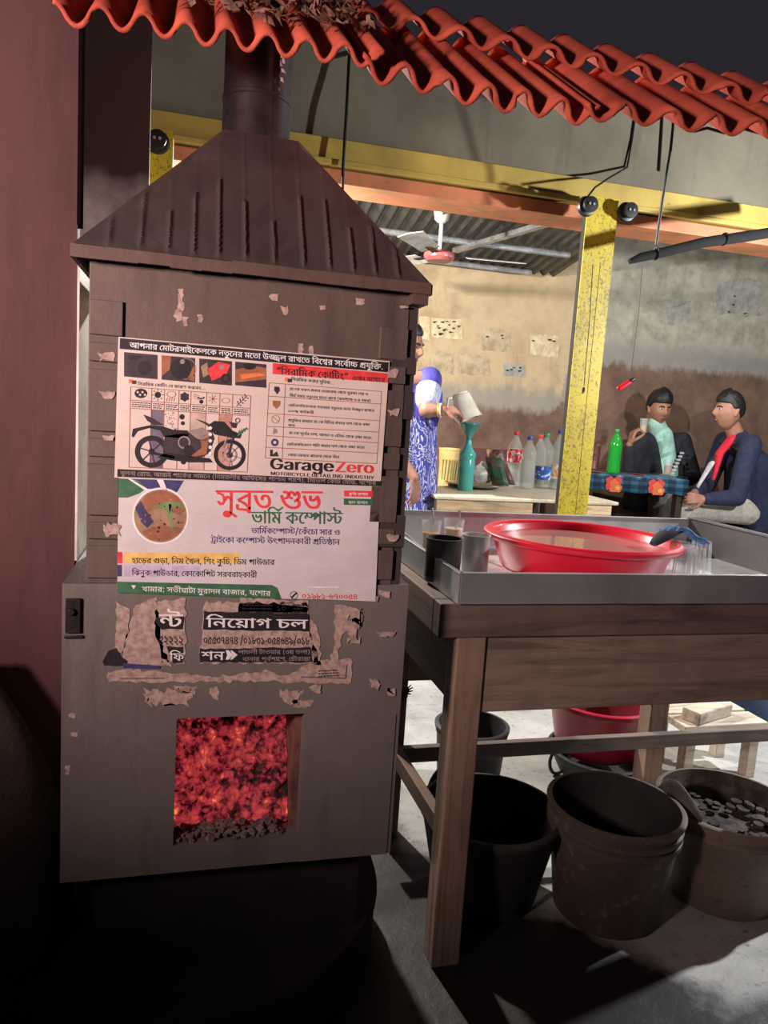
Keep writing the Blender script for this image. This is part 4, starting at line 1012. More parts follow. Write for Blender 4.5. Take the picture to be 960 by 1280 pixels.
    'p2h': [6852,[75,0,0],[76,592,0],[84,1184,0],[83,1776,0],[76,2368,0],[598,2960,0],[81,3300,0],[82,3892,0],[75,4484,0],[75,5076,0],[80,5668,0],[79,6260,0]],
    't1': [4354,[20,0,0],[59,587,0],[55,807,0],[49,1073,0],[42,1966,0],[54,2562,0],[22,2828,0],[54,3484,0],[39,3750,0]],
    't2': [4204,[26,0,0],[54,687,0],[37,953,0],[42,1816,0],[54,2412,0],[22,2678,0],[54,3334,0],[39,3600,0]],
    'n1': [848,[370,0,0]],
    'n1b': [4322,[55,0,0],[39,266,0],[61,870,0],[70,1216,0],[54,1842,0],[22,2108,0],[25,3024,0],[47,3591,0]],
    'n2': [2960,[80,0,0],[77,592,0],[77,1184,0],[77,1776,0],[77,2368,0]],
    'n3': [14522,[75,0,0],[80,592,0],[80,1184,0],[78,1776,0],[82,2368,0],[79,2960,0],[82,3552,0],[79,4144,0],[600,4996,0],[75,5445,0],[76,6037,0],[83,6629,0],[78,7221,0],[76,7813,0],[598,8405,0],[75,8745,0],[80,9337,0],[79,9929,0],[81,10521,0],[79,11113,0],[84,11705,0],[600,12297,0],[75,12746,0],[76,13338,0],[83,13930,0]],
    'n4': [1104,[492,0,0],[41,266,0]],
    'n4b': [1281,[48,0,0],[39,677,0]],
    'n5': [10314,[47,0,0],[54,731,0],[43,997,0],[47,1718,0],[56,2449,0],[30,2975,0],[54,3542,0],[18,3808,0],[70,4546,0],[54,5172,0],[46,5438,0],[593,6294,0],[78,6713,0],[70,7305,0],[35,8191,0],[47,8898,0],[54,9629,0],[594,9895,0]],
    'n6': [9512,[36,0,0],[54,645,0],[39,911,0],[54,1515,0],[46,1781,0],[40,2637,0],[58,3353,0],[42,3353,0],[131,3949,0],[40,3949,0],[54,4665,0],[61,4931,0],[48,5277,0],[597,5954,0],[450,6477,0],[25,6823,0],[67,7390,0],[46,7656,0],[54,8252,0],[435,8518,0],[54,9246,0]],
    'n7': [1184,[76,0,0],[75,592,0]],
    'gz1': [3442,[10141,0,0],[10507,746,0],[10852,1308,0],[10507,1684,0],[10658,2246,0],[10614,2859,0]],
    'gz2': [2188,[10496,0,0],[10614,629,0],[10852,1212,0],[10790,1588,0]],
    'mdi': [18439,[10292,0,0],[10321,903,0],[10411,1668,0],[10321,2313,0],[10384,3078,0],[10073,3722,0],[10472,4452,0],[10073,5131,0],[10281,5861,0],[10095,6427,0],[10084,7296,0],[10095,8018,0],[10411,8619,0],[10002,9265,0],[10234,9955,0],[10281,10396,0],[10234,10961,0],[10300,11402,0],[10141,12155,0],[10234,13170,0],[10300,13611,0],[10084,14364,0],[10424,15086,0],[10397,15830,0],[10411,16472,0],[10384,17117,0],[10472,17761,0]],
}

# ------------------------------------------------------------------ printed posters stuck on the oven
GLY = {}


def area(c):
    return sum(c[i][0] * c[(i + 1) % len(c)][1] - c[(i + 1) % len(c)][0] * c[i][1] for i in range(len(c))) / 2


def inside(p, c):
    r = False
    for i in range(len(c)):
        a, b_ = c[i], c[i - 1]
        if (a[1] > p[1]) != (b_[1] > p[1]) and p[0] < (b_[0] - a[0]) * (p[1] - a[1]) / (b_[1] - a[1]) + a[0]:
            r = not r
    return r


def glyph(g):
    """vertices and triangles of one letter"""
    if g in GLY:
        return GLY[g]
    cs = [list(zip(c[0::2], c[1::2])) for c in OUTLINES[g]]
    outer = [c for c in cs if area(c) < 0]
    holes = [c for c in cs if area(c) >= 0]
    vs, fs = [], []
    for oc in outer:
        hs = [h for h in holes if inside(h[0], oc)]
        cu = bpy.data.curves.new('letter', 'CURVE')
        cu.dimensions = '2D'
        cu.fill_mode = 'BOTH'
        for l in [oc] + hs:
            sp = cu.splines.new('POLY')
            sp.points.add(len(l) - 1)
            for q, p in zip(sp.points, l):
                q.co = (p[0] / 1000, p[1] / 1000, 0, 1)
            sp.use_cyclic_u = True
        ob = bpy.data.objects.new('letter', cu)
        me = bpy.data.meshes.new_from_object(ob)
        base = len(vs)
        vs += [(v.co.x * 1000, v.co.y * 1000) for v in me.vertices]
        fs += [tuple(base + i for i in f_.vertices) for f_ in me.polygons]
        bpy.data.objects.remove(ob)
        bpy.data.curves.remove(cu)
        bpy.data.meshes.remove(me)
    GLY[g] = (vs, fs)
    return GLY[g]


class Print:
    """flat printing on the plane Y = y0, laid out on the sheet in the photograph's pixel grid"""

    def __init__(s, y0):
        s.y0, s.b = y0, MB()

    def P(s, x, y, layer):
        return at(x, y, Y=s.y0 - 0.00010 * layer)

    def poly(s, pts, m, layer=1):
        v = [s.P(x, y, layer) for x, y in pts]
        s.b.add(v, tess(v), m)

    def quad(s, x0, y0, x1, y1, m, layer=1, sl=0.0):
        s.poly([(x0, y0), (x1, y0 + sl * (x1 - x0)), (x1, y1 + sl * (x1 - x0)), (x0, y1)], m, layer)

    def line(s, a, c, w, m, layer=2):
        dx, dy = c[0] - a[0], c[1] - a[1]
        L = math.hypot(dx, dy)
        nx, ny = -dy / L * w / 2, dx / L * w / 2
        s.poly([(a[0] + nx, a[1] + ny), (c[0] + nx, c[1] + ny), (c[0] - nx, c[1] - ny), (a[0] - nx, a[1] - ny)], m, layer)

    def disc(s, cx, cy, r, m, layer=2, ry=None, n=28, r0=0.0):
        ry = r if ry is None else ry
        o = [(cx + r * math.cos(6.2832 * i / n), cy + ry * math.sin(6.2832 * i / n)) for i in range(n)]
        if r0 == 0:
            return s.poly(o, m, layer)
        k = r0 / r
        q = [(cx + (x - cx) * k, cy + (y - cy) * k) for x, y in o]
        for i in range(n):
            j = (i + 1) % n
            s.poly([o[i], o[j], q[j], q[i]], m, layer)

    def text(s, key, a, c, m, layer=3, hs=1.0, bold=0.0, flip=False):
        """a run of letters whose baseline goes from pixel a to pixel c"""
        run = RUNS[key]
        k = math.dist(a, c) / run[0]
        ux, uy = (c[0] - a[0]) / run[0], (c[1] - a[1]) / run[0]
        tx, ty = 0.010, -1.0
        for ci, sh in enumerate((0,) if not bold else (-bold, 0, bold)):
            for gi, (g, gx, gy) in enumerate(run[1:]):
                vs, fs = glyph(g)
                pts = []
                for x, y in vs:
                    X, Yv = gx + x + sh, (gy + y) * hs * k
                    pts.append(s.P(a[0] + ux * X + tx * Yv, a[1] + uy * X + ty * Yv, layer + 0.3 * ci + 0.08 * (gi % 3)))
                s.b.add(pts, fs, m)

    def specks(s, x0, y0, x1, y1, m, rnd, layer=3, sl=0.0, size=1.0):
        """print too small to read: rows of tiny dashes"""
        y = y0
        while y < y1:
            x = x0
            while x < x1 - 2:
                w = rnd.uniform(1.2, 4.0)
                w = min(w, x1 - x)
                s.quad(x, y + sl * (x - x0), x + w, y + size + sl * (x - x0), m, layer)
                x += w + 0.8
            y += size * 2.1


def ink(name, c, rough=0.55):
    return M('ink_' + name, c, rough, c2=tuple(min(255, v * 1.12 + 6) for v in c), scale=40)


def m_paper(name, c):
    n = N(name)
    a = n.noise(9, None, 6, 0.6)
    col = n.ramp(a, [(0.3, srgb(tuple(v * 0.93 for v in c))), (0.65, srgb(c))])
    n.bump(n.noise(5, n.mapped((1, 1, 4))), 0.25, 0.01)
    return n.set(col, 0.5)


PAPER1, PAPER2 = m_paper('poster_paper', (232, 214, 204)), m_paper('leaflet_paper', (226, 218, 218))
K_, W_, RED, GRN, PUR, NAVY, YEL, BRN, GREY, OR = (ink(*a) for a in (('black', (36, 30, 34)), ('white', (240, 232, 226)), ('red', (222, 62, 66)), ('green', (58, 104, 74)), ('purple', (74, 54, 112)), ('navy', (60, 60, 104)), ('yellow', (236, 190, 110)), ('brown', (150, 96, 70)), ('grey', (150, 132, 130)), ('orange', (220, 120, 60))))
LIL, DK, MUD = ink('lilac', (196, 180, 204)), ink('dark', (58, 48, 54)), ink('earth', (152, 124, 96))
INKS = [PAPER1, K_, W_, RED, GRN, PUR, NAVY, YEL, BRN, GREY, OR, LIL, DK, MUD, ink('slate', (112, 100, 120)), ink('dun', (190, 166, 156)), ink('rust', (190, 140, 124)), ink('leaf', (112, 136, 84)), ink('glove', (66, 60, 96))]
PP, K, WH, R_, G_, PU, NV, YE, BR, GY, ORG, LI, DA, MU = range(14)
rnd = random.Random(21)

# -- motorcycle poster
p = Print(YF - 0.0045)
pr = Print(YF - 0.0045)
pr.poly([(148, 421), (487, 451.5), (475.5, 608), (143, 597)], PP, 0)
p1 = pr
p1.poly([(150, 422.5), (486, 453), (485, 465.5), (149.5, 436)], K, 1)
p1.text('p1a', (162, 434.5), (479, 462.0), WH, 3, 1.0, 12)
for (x0, y0, x1, y1, kind) in ((155, 440, 197, 470.5, 0), (202, 444, 244, 474.5, 1), (249, 448, 290, 478.5, 2), (294, 452, 333, 481.5, 3)):
    sl = 0.088
    p1.quad(x0, y0, x1, y1, DA, 1, sl)
    w = x1 - x0
    if kind == 0:
        p1.poly([(x0 + 4, y0 + 6), (x0 + 20, y0 + 4), (x0 + 24, y0 + 7), (x0 + 8, y0 + 10)], K, 2)
        p1.disc(x0 + 26, y0 + 20, 9, K, 2)
    if kind == 1:
        p1.poly([(x0, y0), (x0 + 12, y0 + 1), (x0 + 10, y0 + 18), (x0, y0 + 26)], BR, 2)
        p1.disc(x0 + 24, y0 + 17, 13, K, 3)
        p1.disc(x0 + 26, y0 + 8, 3, GY, 4)
        p1.disc(x0 + 30, y0 + 17, 13.4, GY, 2, r0=12.6)
        p1.poly([(x0 + 32, y0 + 30), (x0 + 41, y0 + 12), (x0 + 41, y0 + 33)], BR, 2)
    if kind == 2:
        p1.poly([(x0 + 10, y0 + 14), (x0 + 24, y0 + 4), (x0 + 39, y0 + 8), (x0 + 34, y0 + 20), (x0 + 16, y0 + 28)], R_, 2)
        p1.poly([(x0 + 2, y0 + 10), (x0 + 10, y0 + 5), (x0 + 12, y0 + 20), (x0 + 5, y0 + 24)], MU, 2)
        p1.disc(x0 + 33, y0 + 25, 6, K, 3, r0=3.4)
        p1.disc(x0 + 28, y0 + 11, 3, GY, 3)
    if kind == 3:
        p1.poly([(x0, y0 + 10), (x0 + 22, y0 + 5), (x0 + 39, y0 + 8), (x0 + 39, y0 + 22), (x0, y0 + 26)], BR, 2)
        p1.poly([(x0 + 6, y0 + 16), (x0 + 30, y0 + 14), (x0 + 38, y0 + 17), (x0 + 8, y0 + 22)], ORG, 3)
        p1.disc(x0 + 18, y0 + 6, 8, K, 4, ry=4)
p1.poly([(341, 453.8), (486, 466.8), (485, 478.5), (340.5, 467.5)], R_, 1)
p1.text('p1b', (345, 467.4), (436, 475.2), K, 3, 1.0, 16)
p1.text('p1c', (440, 475.2), (481, 477.6), K, 3, 1.0, 14)
p1.text('p1d', (172, 481.5), (257, 487.5), K, 3, 1.0, 16)
p1.text('p1e', (364, 475.5), (417, 480.5), K, 3, 1.0, 16)
for x, y in ((161, 474), (355.5, 471.8)):
    p1.quad(x, y, x + 5, y + 5, ORG, 2)
    p1.quad(x + 4, y + 1.5, x + 9.5, y + 6, DA, 3)
# the table of reasons over the motorcycle
ctop = [163.4, 189.7, 205.6, 223.8, 238.8, 258.5, 275, 291, 313.5]
cbot = [161, 187, 203, 220.6, 235.6, 254.7, 271.3, 287, 309]
yt = lambda x: 483.4 + (x - 163.4) * 0.0755
yb = lambda x: 584 + (x - 161) * 0.041


def cell(k, v):
    x = ctop[k] + (cbot[k] - ctop[k]) * v
    return x, yt(ctop[k]) + (yb(cbot[k]) - yt(ctop[k])) * v


V1, V2 = 0.165, 0.265
for k, mm in ((1, 14), (4, 15), (6, 16)):
    p1.poly([cell(k, V2), cell(k + 1, V2), cell(k + 1, 1), cell(k, 1)], mm, 1)
for v in (0, V1, V2, 1):
    p1.line(cell(0, v), cell(8, v), 0.8, BR, 4)
for k in range(9):
    p1.line(cell(k, 0), cell(k, 1), 0.8, BR, 4)
for k in range(8):
    (xa, ya), (xb, yb_) = cell(k, V1), cell(k + 1, V1)
    p1.specks(xa + 2, ya + 2.2, xb - 1, ya + 9, K, rnd, 3, 0.07, 1.2)
    cx, cy = (xa + xb) / 2, (yt(xa) + ya) / 2
    if k == 0:
        p1.disc(cx, cy, 8, K, 2, ry=6)
        for q in range(4):
            p1.disc(cx - 4 + 3 * q, cy - 1.5 + (q % 2) * 3.4, 1.4, PP, 3, n=10)
    elif k == 1:
        p1.disc(cx, cy, 4, K, 2)
        for q in range(8):
            a = q * math.pi / 4
            p1.line((cx + 5 * math.cos(a), cy + 5 * math.sin(a)), (cx + 7.4 * math.cos(a), cy + 7.4 * math.sin(a)), 1, K, 2)
    elif k == 2:
        p1.disc(cx, cy - 2, 6, BR, 2, ry=4, r0=5)
        for q in range(4):
            p1.line((cx - 5 + 3 * q, cy + 2), (cx - 6 + 3 * q, cy + 7), 1, BR, 2)
    elif k == 3:
        p1.poly([(cx + (5 + (q % 2) * 1.4) * math.cos(q * .5236), cy + (5 + (q % 2) * 1.4) * math.sin(q * .5236)) for q in range(12)], DA, 2)
    elif k == 4:
        for q in range(4):
            p1.disc(cx + 0 + 2.2 * q, cy + 1.5 - abs(q - 1.5), 1.2, K, 2, n=8)
        p1.disc(cx + 3.5, cy + 5, 2.6, K, 2, n=12)
        for q in range(3):
            p1.line((cx - 6, cy - 5 + 2.4 * q), (cx + 1, cy - 2 + 2.4 * q), .8, BR, 2)
    elif k == 5:
        for q in range(7):
            a = q * 0.9
            p1.line((cx, cy), (cx + 6 * math.cos(a), cy + 6 * math.sin(a)), .9, BR, 2)
    elif k == 6:
        p1.disc(cx, cy + 1, 5.5, BR, 2, ry=3.4, r0=4.6)
    else:
        p1.line((cx - 6, cy + 7), (cx + 7, cy - 6), .9, K, 2)
        for q in range(4):
            bx, by = cx - 4 + 3 * q, cy + 5 - 3 * q
            p1.poly([(bx, by), (bx - 1.5, by - 5), (bx + .5, by - 4)], K, 2)
            p1.poly([(bx, by), (bx + 4.5, by + .5), (bx + 3.5, by + 2)], K, 2)
(xa, ya), (xb, yb2) = cell(2, V2), cell(3, 0.55)
for q in range(40):
    x, y = rnd.uniform(xa + 1, xb - 1), rnd.uniform(ya + 2, yb2)
    p1.line((x, y), (x + rnd.uniform(-1.5, 1.5), y + 1.4), .7, DA, 2)
p1.disc(227.5, 521, 3.4, K, 2)
p1.disc(228.5, 529, 2.6, K, 2)
for q in range(5):
    p1.disc(262.8, 535 + 8 * q, 2.2, WH, 8, n=12)
# the motorcycle itself
for wx, wy, r, r0 in ((189.5, 564.5, 21, 14.5), (287, 568.5, 20, 15)):
    p1.disc(wx, wy, r, K, 5, ry=r * 0.96, r0=r0, n=36)
    p1.disc(wx, wy, 4, DA, 5)
    for q in range(6):
        a = q * math.pi / 3 + .3
        p1.line((wx, wy), (wx + r0 * math.cos(a), wy + r0 * math.sin(a)), 1.5, GY if wx > 250 else DA, 5)
p1.disc(287, 568.5, 9.5, GY, 5, r0=7.4)
p1.poly([(166, 536), (187, 531.5), (204, 533), (216, 537), (234, 538), (240, 541), (230, 548), (205, 546), (200, 538), (186, 535), (172, 539), (166.5, 547), (164.5, 545)], K, 6)
p1.poly([(179, 518), (190, 522), (204, 531), (192, 531), (184, 526)], DA, 6)
p1.poly([(206, 545), (240, 540), (264, 537), (268, 548), (262, 566), (248, 574), (214, 572), (203, 560)], DA, 6)
p1.poly([(206, 566), (262, 573), (266, 578), (236, 578), (212, 575), (196, 572)], K, 7)
p1.poly([(234, 539), (252, 534), (264, 541), (258, 552), (246, 548)], GY, 7)
p1.poly([(250, 545), (262, 541), (258, 568), (236, 572), (252, 560)], BR, 7)
p1.poly([(259, 532), (268, 526), (280, 527), (290, 538), (302, 543), (300, 548), (288, 547), (268, 543)], K, 7)
p1.poly([(243, 523), (256, 527), (265, 532), (262, 533.5), (254, 529)], DA, 7)
p1.poly([(286, 527), (291, 535), (295, 535), (297, 529)], DA, 7)
p1.disc(297, 525.5, 3.2, DA, 7, r0=2.2)
p1.line((292, 545), (286, 568), 2.6, DA, 7)
p1.line((284, 545), (279, 560), 2.0, GY, 7)
p1.line((218, 572), (190, 566), 3.5, K, 7)
p1.disc(230, 553, 8, GY, 7, r0=6)
p1.disc(236, 563, 7, K, 7)
p1.disc(229, 577.5, 3, K, 8)
for q in range(4):
    p1.poly([(296 + q * 3, 546 - 3 * q), (299 + q * 3, 537 - q), (301 + q * 3, 543 - 2 * q)], GRN and G_, 8)
# the table of benefits
TL, TR, BL, BR_ = (336.5, 478.4), (477, 489.4), (331.6, 572.5), (471, 579.6)
for a, c in ((TL, TR), (BL, BR_), (TL, BL), (TR, BR_), ((356.6, 480), (352.8, 573.4)), ((335, 495), (476, 505)), ((333.9, 516.6), (474.8, 526)), ((333.3, 532.9), (473, 540)), ((332.8, 544.4), (472.2, 553.6)), ((332, 559), (471.6, 566.5))):
    p1.line(a, c, 0.8, BR, 2)
for key, a, c in (('r1', (362, 487.6), (460, 494.4)), ('r1b', (361.8, 496), (463.5, 502.8)), ('r2', (360.5, 508), (468, 515)), ('r2b', (360, 515), (392, 517.4)), ('r3', (360, 526.8), (462, 532.5)), ('r3b', (360, 533), (368.5, 533.6)), ('r4', (361, 542.6), (464.5, 549)), ('r5', (358.5, 556.8), (455.8, 561)), ('r6', (360, 570), (424, 573))):
    p1.text(key, a, c, K, 3, 1.0, 16)
p1.poly([(343, 483), (349, 483.5), (350, 488), (346.5, 493), (342.5, 488)], DA, 2)
p1.poly([(341, 500.5), (351, 501.3), (350, 507), (345.5, 511.5), (341, 506.5)], BR, 2)
p1.disc(344.6, 524, 5.2, BR, 2, r0=4.4)
p1.line((341.4, 521), (348, 527), .8, BR, 2)
p1.poly([(342, 535), (346, 536), (347, 541), (341, 543)], GY, 2)
p1.disc(343.5, 553, 4.8, NV, 2)
p1.disc(343.5, 553, 2, PP, 3)
p1.poly([(337.5, 562), (341, 562), (341, 568), (346, 564), (348.5, 570.5), (337.5, 570.5)], DA, 2)
p1.text('gz1', (337, 586.2), (417.6, 589.6), K, 3, 0.80, 42)
p1.text('gz2', (418.6, 589.7), (467.6, 591.4), R_, 3, 0.80, 42)
p1.text('mdi', (338, 593.6), (467.6, 599.2), K, 3, 0.80, 36)
p1.poly([(146.8, 586.2), (477, 601.4), (475.8, 607.8), (146.4, 596)], K, 1)
p1.text('foot', (150, 593.8), (470, 606.2), GY, 3, 0.9, 10)
o = p1.b.build('motorcycle_poster', INKS, loc=at(315, 515, Y=YF - 0.004), smooth=False)
tag(o, 'printed motorcycle polish poster with a photo strip, pasted high on the oven', 'poster')

# -- compost leaflet, its upper edge under the motorcycle poster
p2 = Print(YF - 0.0035)
INKS2 = [PAPER2] + INKS[1:]
p2.poly(rag([(148, 594), (476, 604), (474, 640)], 0, 500, rnd) + [(469.2, 752), (400, 749), (352, 748.5), (146.5, 741), (147, 690)], PP, 0)
arc = [(148, 599), (163, 599.6)] + [(163 + 20 * math.sin(a * .26), 599.6 + 22 * (1 - math.cos(a * .26))) for a in range(1, 6)]
p2.poly([(148.5, 598), (160, 598.6), (176, 603), (182, 611), (174, 617), (160, 622), (148, 622)], G_, 1)
p2.poly([(163, 598.6), (197, 599.6), (201, 611), (190, 611), (182, 611), (176, 603)], NV, 1)
p2.poly([(204, 599.8), (230, 600.6), (222, 614), (214, 622), (206, 612)], NV, 1)
p2.poly([(160, 598.6), (163, 598.6), (186, 612), (183, 614)], WH, 2)
p2.poly([(196, 599.6), (204, 599.8), (211, 618), (203, 613)], WH, 2)
p2.disc(200.5, 645, 35.5, WH, 2, n=48)
p2.disc(200.5, 645, 33, MU, 3, n=48)
p2.poly([(168.5, 638), (184, 618), (200, 612), (222, 620), (232, 638), (224, 644), (200, 634), (182, 640)], BR, 4)
p2.poly([(169, 634), (176, 626), (184, 640), (192, 652), (184, 660), (176, 652)], 18, 5)
p2.poly([(190, 634), (206, 627), (224, 628), (232, 636), (214, 634), (210, 650), (206, 636)], 17, 5)
p2.poly([(211, 630), (214, 630), (217, 664), (213, 664)], 17, 5)
p2.poly([(178, 664), (200, 656), (228, 660), (222, 670), (200, 677), (186, 674)], BR, 4)
for q in range(40):
    a, rr = rnd.uniform(0, 6.28), 30 * rnd.random() ** .5
    p2.disc(200.5 + rr * math.cos(a), 648 + rr * .9 * math.sin(a), rnd.uniform(.7, 1.8), (BR, MU, DA)[q % 3], 6, n=6)
p2.text('p2a', (270, 636.5), (402, 638), R_, 3, 1.12, 16)
p2.text('p2b', (314, 654), (427.6, 655.2), G_, 3, 1.15, 16)
p2.text('p2c', (314, 666.5), (425, 669), PU, 3, 1.05, 14)
p2.text('p2d', (263, 678), (424.5, 681), PU, 3, 1.05, 14)
p2.quad(430, 613, 466.5, 620.5, R_, 1, .02)
p2.quad(429.6, 623, 466, 631, G_, 1, .02)
p2.text('t1', (436, 619), (460, 619.6), WH, 3, .9, 10)
p2.text('t2', (435.5, 629.6), (459.5, 630.2), WH, 3, .9, 10)
p2.quad(155, 690.5, 300, 703.5, YE, 1, .006)
p2.quad(147, 690, 153, 704.5, R_, 1)
p2.quad(146.8, 706, 152.4, 720.5, NV, 1)
p2.quad(155, 706.5, 250, 720.5, LI, 1, .006)
p2.text('p2e', (164.7, 704), (343, 706.2), K, 3, 1.05, 12)
p2.text('p2f', (164.7, 719), (321, 722), K, 3, 1.05, 12)
p2.poly([(146.8, 727), (340, 731.2), (347, 735), (352, 748.5), (146.5, 741)], G_, 1)
p2.text('p2g', (177, 739), (338, 745), WH, 3, 0.9, 10)
p2.poly([(164, 731.5), (170, 731.7), (167, 736.5)], WH, 2)
p2.disc(367.5, 744, 5, K, 2, r0=4.2)
p2.line((364.5, 747), (370.5, 741.2), 2.2, K, 2)
p2.text('p2h', (377, 748.2), (447, 749.4), R_, 3, 1.0, 14)
p2.poly([(386, 733), (425, 733.5), (421, 735), (384, 734.6)], WH, 4)
o = p2.b.build('compost_leaflet', INKS2, loc=at(310, 675, Y=YF - 0.003), smooth=False)
tag(o, 'printed compost leaflet with a round photo, pasted under the motorcycle poster', 'poster')

# -- the old torn notice underneath
p3 = Print(YF - 0.0012)
INKS3 = [PAPERC] + INKS[1:]
rr = random.Random(31)
for poly_ in ([(196, 752), (232, 748), (232, 800), (230, 829), (204, 829), (193, 790)],
              [(256, 752), (384, 754), (388, 790), (401, 829), (250, 829), (252, 790)],
              [(300, 746), (384, 752), (386, 768), (298, 766)],
              [(146, 752), (164, 760), (160, 795), (150, 818), (142, 812), (144, 790)],
              [(168, 756), (196, 748), (200, 800), (214, 832), (172, 836), (150, 830), (158, 800)],
              [(420, 756), (436, 758), (434, 786), (426, 800), (422, 826), (414, 826), (418, 790)],
              [(134, 840), (160, 836), (260, 846), (300, 842), (330, 838), (360, 846), (376, 834), (400, 826), (440, 822), (440, 854), (330, 852), (136, 853)],
              [(386, 766), (398, 790), (402, 830), (392, 829)]):
    p3.poly(rag(poly_, 2.2, 6, rr), PP, 0)
# dark bands, broken where the paper is torn away
for poly_ in ([(194, 772), (231, 771), (229, 786), (202, 787), (196, 778)], [(255, 764), (386, 767), (388, 789), (254, 787)],
              [(208, 808), (230, 809), (228, 829), (216, 829)], [(249, 811), (389, 809), (391, 828), (250, 828)],
              [(129, 826), (136, 814), (146, 810), (150, 820), (160, 826), (158, 832), (130, 832)]):
    p3.poly(rag(poly_, 0.8, 7, rr), K, 1)
p3.text('n1', (199, 784), (228, 784), WH, 3, 0.75, 14)
p3.text('n1b', (258, 784), (384, 786), WH, 3, 0.62, 14)
p3.text('n2', (198, 805), (229, 806), K, 3, 1.6, 16)
p3.text('n3', (254, 805), (387, 806), K, 3, 1.6, 16)
p3.text('n4', (212, 826), (230, 826), WH, 3, 0.9, 14)
p3.text('n4b', (252, 825), (280, 825), WH, 3, 0.75, 14)
p3.poly([(282, 813), (286, 813), (291, 818.6), (286, 824.5), (282, 824.5), (284, 818.6)], WH, 3)
p3.poly([(288, 813), (290, 813), (297, 818.6), (290, 824.5), (288, 824.5), (290.5, 818.6)], WH, 3)
p3.text('n5', (298, 817.4), (388, 817.4), GY, 3, 0.85, 10)
p3.text('n6', (303, 826.4), (388, 826), GY, 3, 0.85, 10)
p3.text('n7', (345, 764), (358, 764), K, 3, 1.0, 12)
for x0, x1 in ((303, 342), (366, 380)):
    p3.specks(x0, 755.5, x1, 764, K, rr, 3, 0.01, 2)
p3.poly([(154, 829), (200, 832), (200, 836), (154, 835)], NV, 2)
p3.line((150, 848), (206, 848), 1, DA, 2)
p3.line((376, 846), (432, 848), 1, DA, 2)
p3.line((432, 848), (434, 830), 1, DA, 2)
p3.specks(398, 838, 424, 846, DA, rr, 2, -.05, 1.6)
o = p3.b.build('torn_notice', INKS3, loc=at(290, 800, Y=YF - 0.001), smooth=False)
tag(o, 'torn black and white notice peeling off the oven above the glowing opening', 'notice')

# ------------------------------------------------------------------ counter: wooden table carrying a steel tray
WOODX = wood('pale_plank', (146, 126, 110), (104, 86, 74), 'x')
WOODZ = wood('pale_post_timber', (146, 120, 102), (108, 84, 70), 'z')
WOODY = wood('dark_rail_timber', (112, 86, 70), (80, 58, 48), 'y')
WOODR = wood('stained_rail_timber', (112, 92, 84), (78, 62, 56), 'x')


def m_steel(name, c, rough, metal=0.85, scale=3):
    n = N(name)
    a = n.noise(scale, None, 6, 0.6)
    s = n.noise(2, n.mapped((2, 30, 30)), 4, 0.6)
    col = n.ramp(a, [(0.3, srgb(tuple(v * 0.78 for v in c))), (0.65, srgb(c))])
    r = n.ramp(n.math('ADD', n.math('MULTIPLY', a, .6), n.math('MULTIPLY', s, .4)), [(0.3, (rough * .7,) * 3), (0.7, (min(1, rough * 1.5),) * 3)])
    n.bump(s, 0.06, 0.002)
    return n.set(col, r, metal)


STEEL = m_steel('tray_steel', (178, 180, 182), 0.36, 0.45)
MUGST = m_steel('mug_steel', (214, 208, 206), 0.3, 0.3, 8)
DARKST = m_steel('blackened_steel', (84, 80, 80), 0.4, 0.8, 8)
TX0, TX1, TY0, TY1 = 0.537, at(862, 645, Y=2.0).x, 1.378, 2.0
ZL, ZB, ZFL = 0.891, 0.826, 0.832
ZSP = at(690, 643, Y=2.0).z
TAB = thing('wooden_table', 'wooden counter table with wide front plank, beside the oven, over the buckets', 'table', (1.0, 1.7, 0))
lx = 0.548
for (x, y) in ((lx, 1.392), (TX1 - 0.075, 1.392), (lx, 1.90), (at(812, 930, Y=1.93).x - 0.03, 1.90)):
    b = MB()
    b.box((x, y, 0), (x + 0.064, y + 0.06, 0.752))
    b.build('leg', WOODZ, TAB, smooth=False, bevel=0.003)
b = MB()
b.box((lx + 0.064, 1.398, 0.584), (TX1 - 0.075, 1.422, 0.751))
b.build('front_plank', WOODX, TAB, smooth=False, bevel=0.002)
b = MB()
b.box((lx + 0.004, 1.452, 0.60), (lx + 0.026, 1.90, 0.80))
b.build('side_plank', WOODY, TAB, smooth=False, bevel=0.002)
b = MB()
b.box((TX1 - 0.035, 1.452, 0.60), (TX1 - 0.013, 1.94, 0.75))
b.build('side_plank', WOODY, TAB, smooth=False, bevel=0.002)
b = MB()
b.box((lx - 0.045, 1.386, 0.752), (TX1 + 0.01, 1.430, 0.824))
b.build('top_rail', WOODR, TAB, smooth=False, bevel=0.003)
b = MB()
b.box((lx - 0.045, 1.43, 0.752), (lx + 0.004, 1.985, 0.824))
b.box((TX1 - 0.04, 1.43, 0.752), (TX1 + 0.01, 1.985, 0.824))
b.box((lx + 0.004, 1.94, 0.752), (TX1 - 0.04, 1.985, 0.824))
b.build('top_rail', WOODY, TAB, smooth=False, bevel=0.003)
b = MB()
b.box((lx + 0.03, 1.962, 0.44), (TX1 - 0.04, 1.984, 0.752))
b.build('shade_plank', WOODX, TAB, smooth=False, bevel=0.002)  # unseen plank added to keep the back lamp off the front floor
zr = at(720, 928, Y=1.9).z
b = MB()
b.box((lx - 0.03, 1.875, zr - 0.022), (TX1 + 0.40, 1.90, zr + 0.022))
b.build('stretcher', wood('grey_rail_timber', (112, 98, 90), (84, 70, 64), 'x'), TAB, smooth=False, bevel=0.003)
b = MB()
b.bar((lx + 0.03, 1.44, at(548, 1045, Y=1.44).z), (lx + 0.03, 1.90, at(503, 935, Y=1.9).z), 0.026, 0.045)
b.build('brace', WOODY, TAB, smooth=False, bevel=0.003)

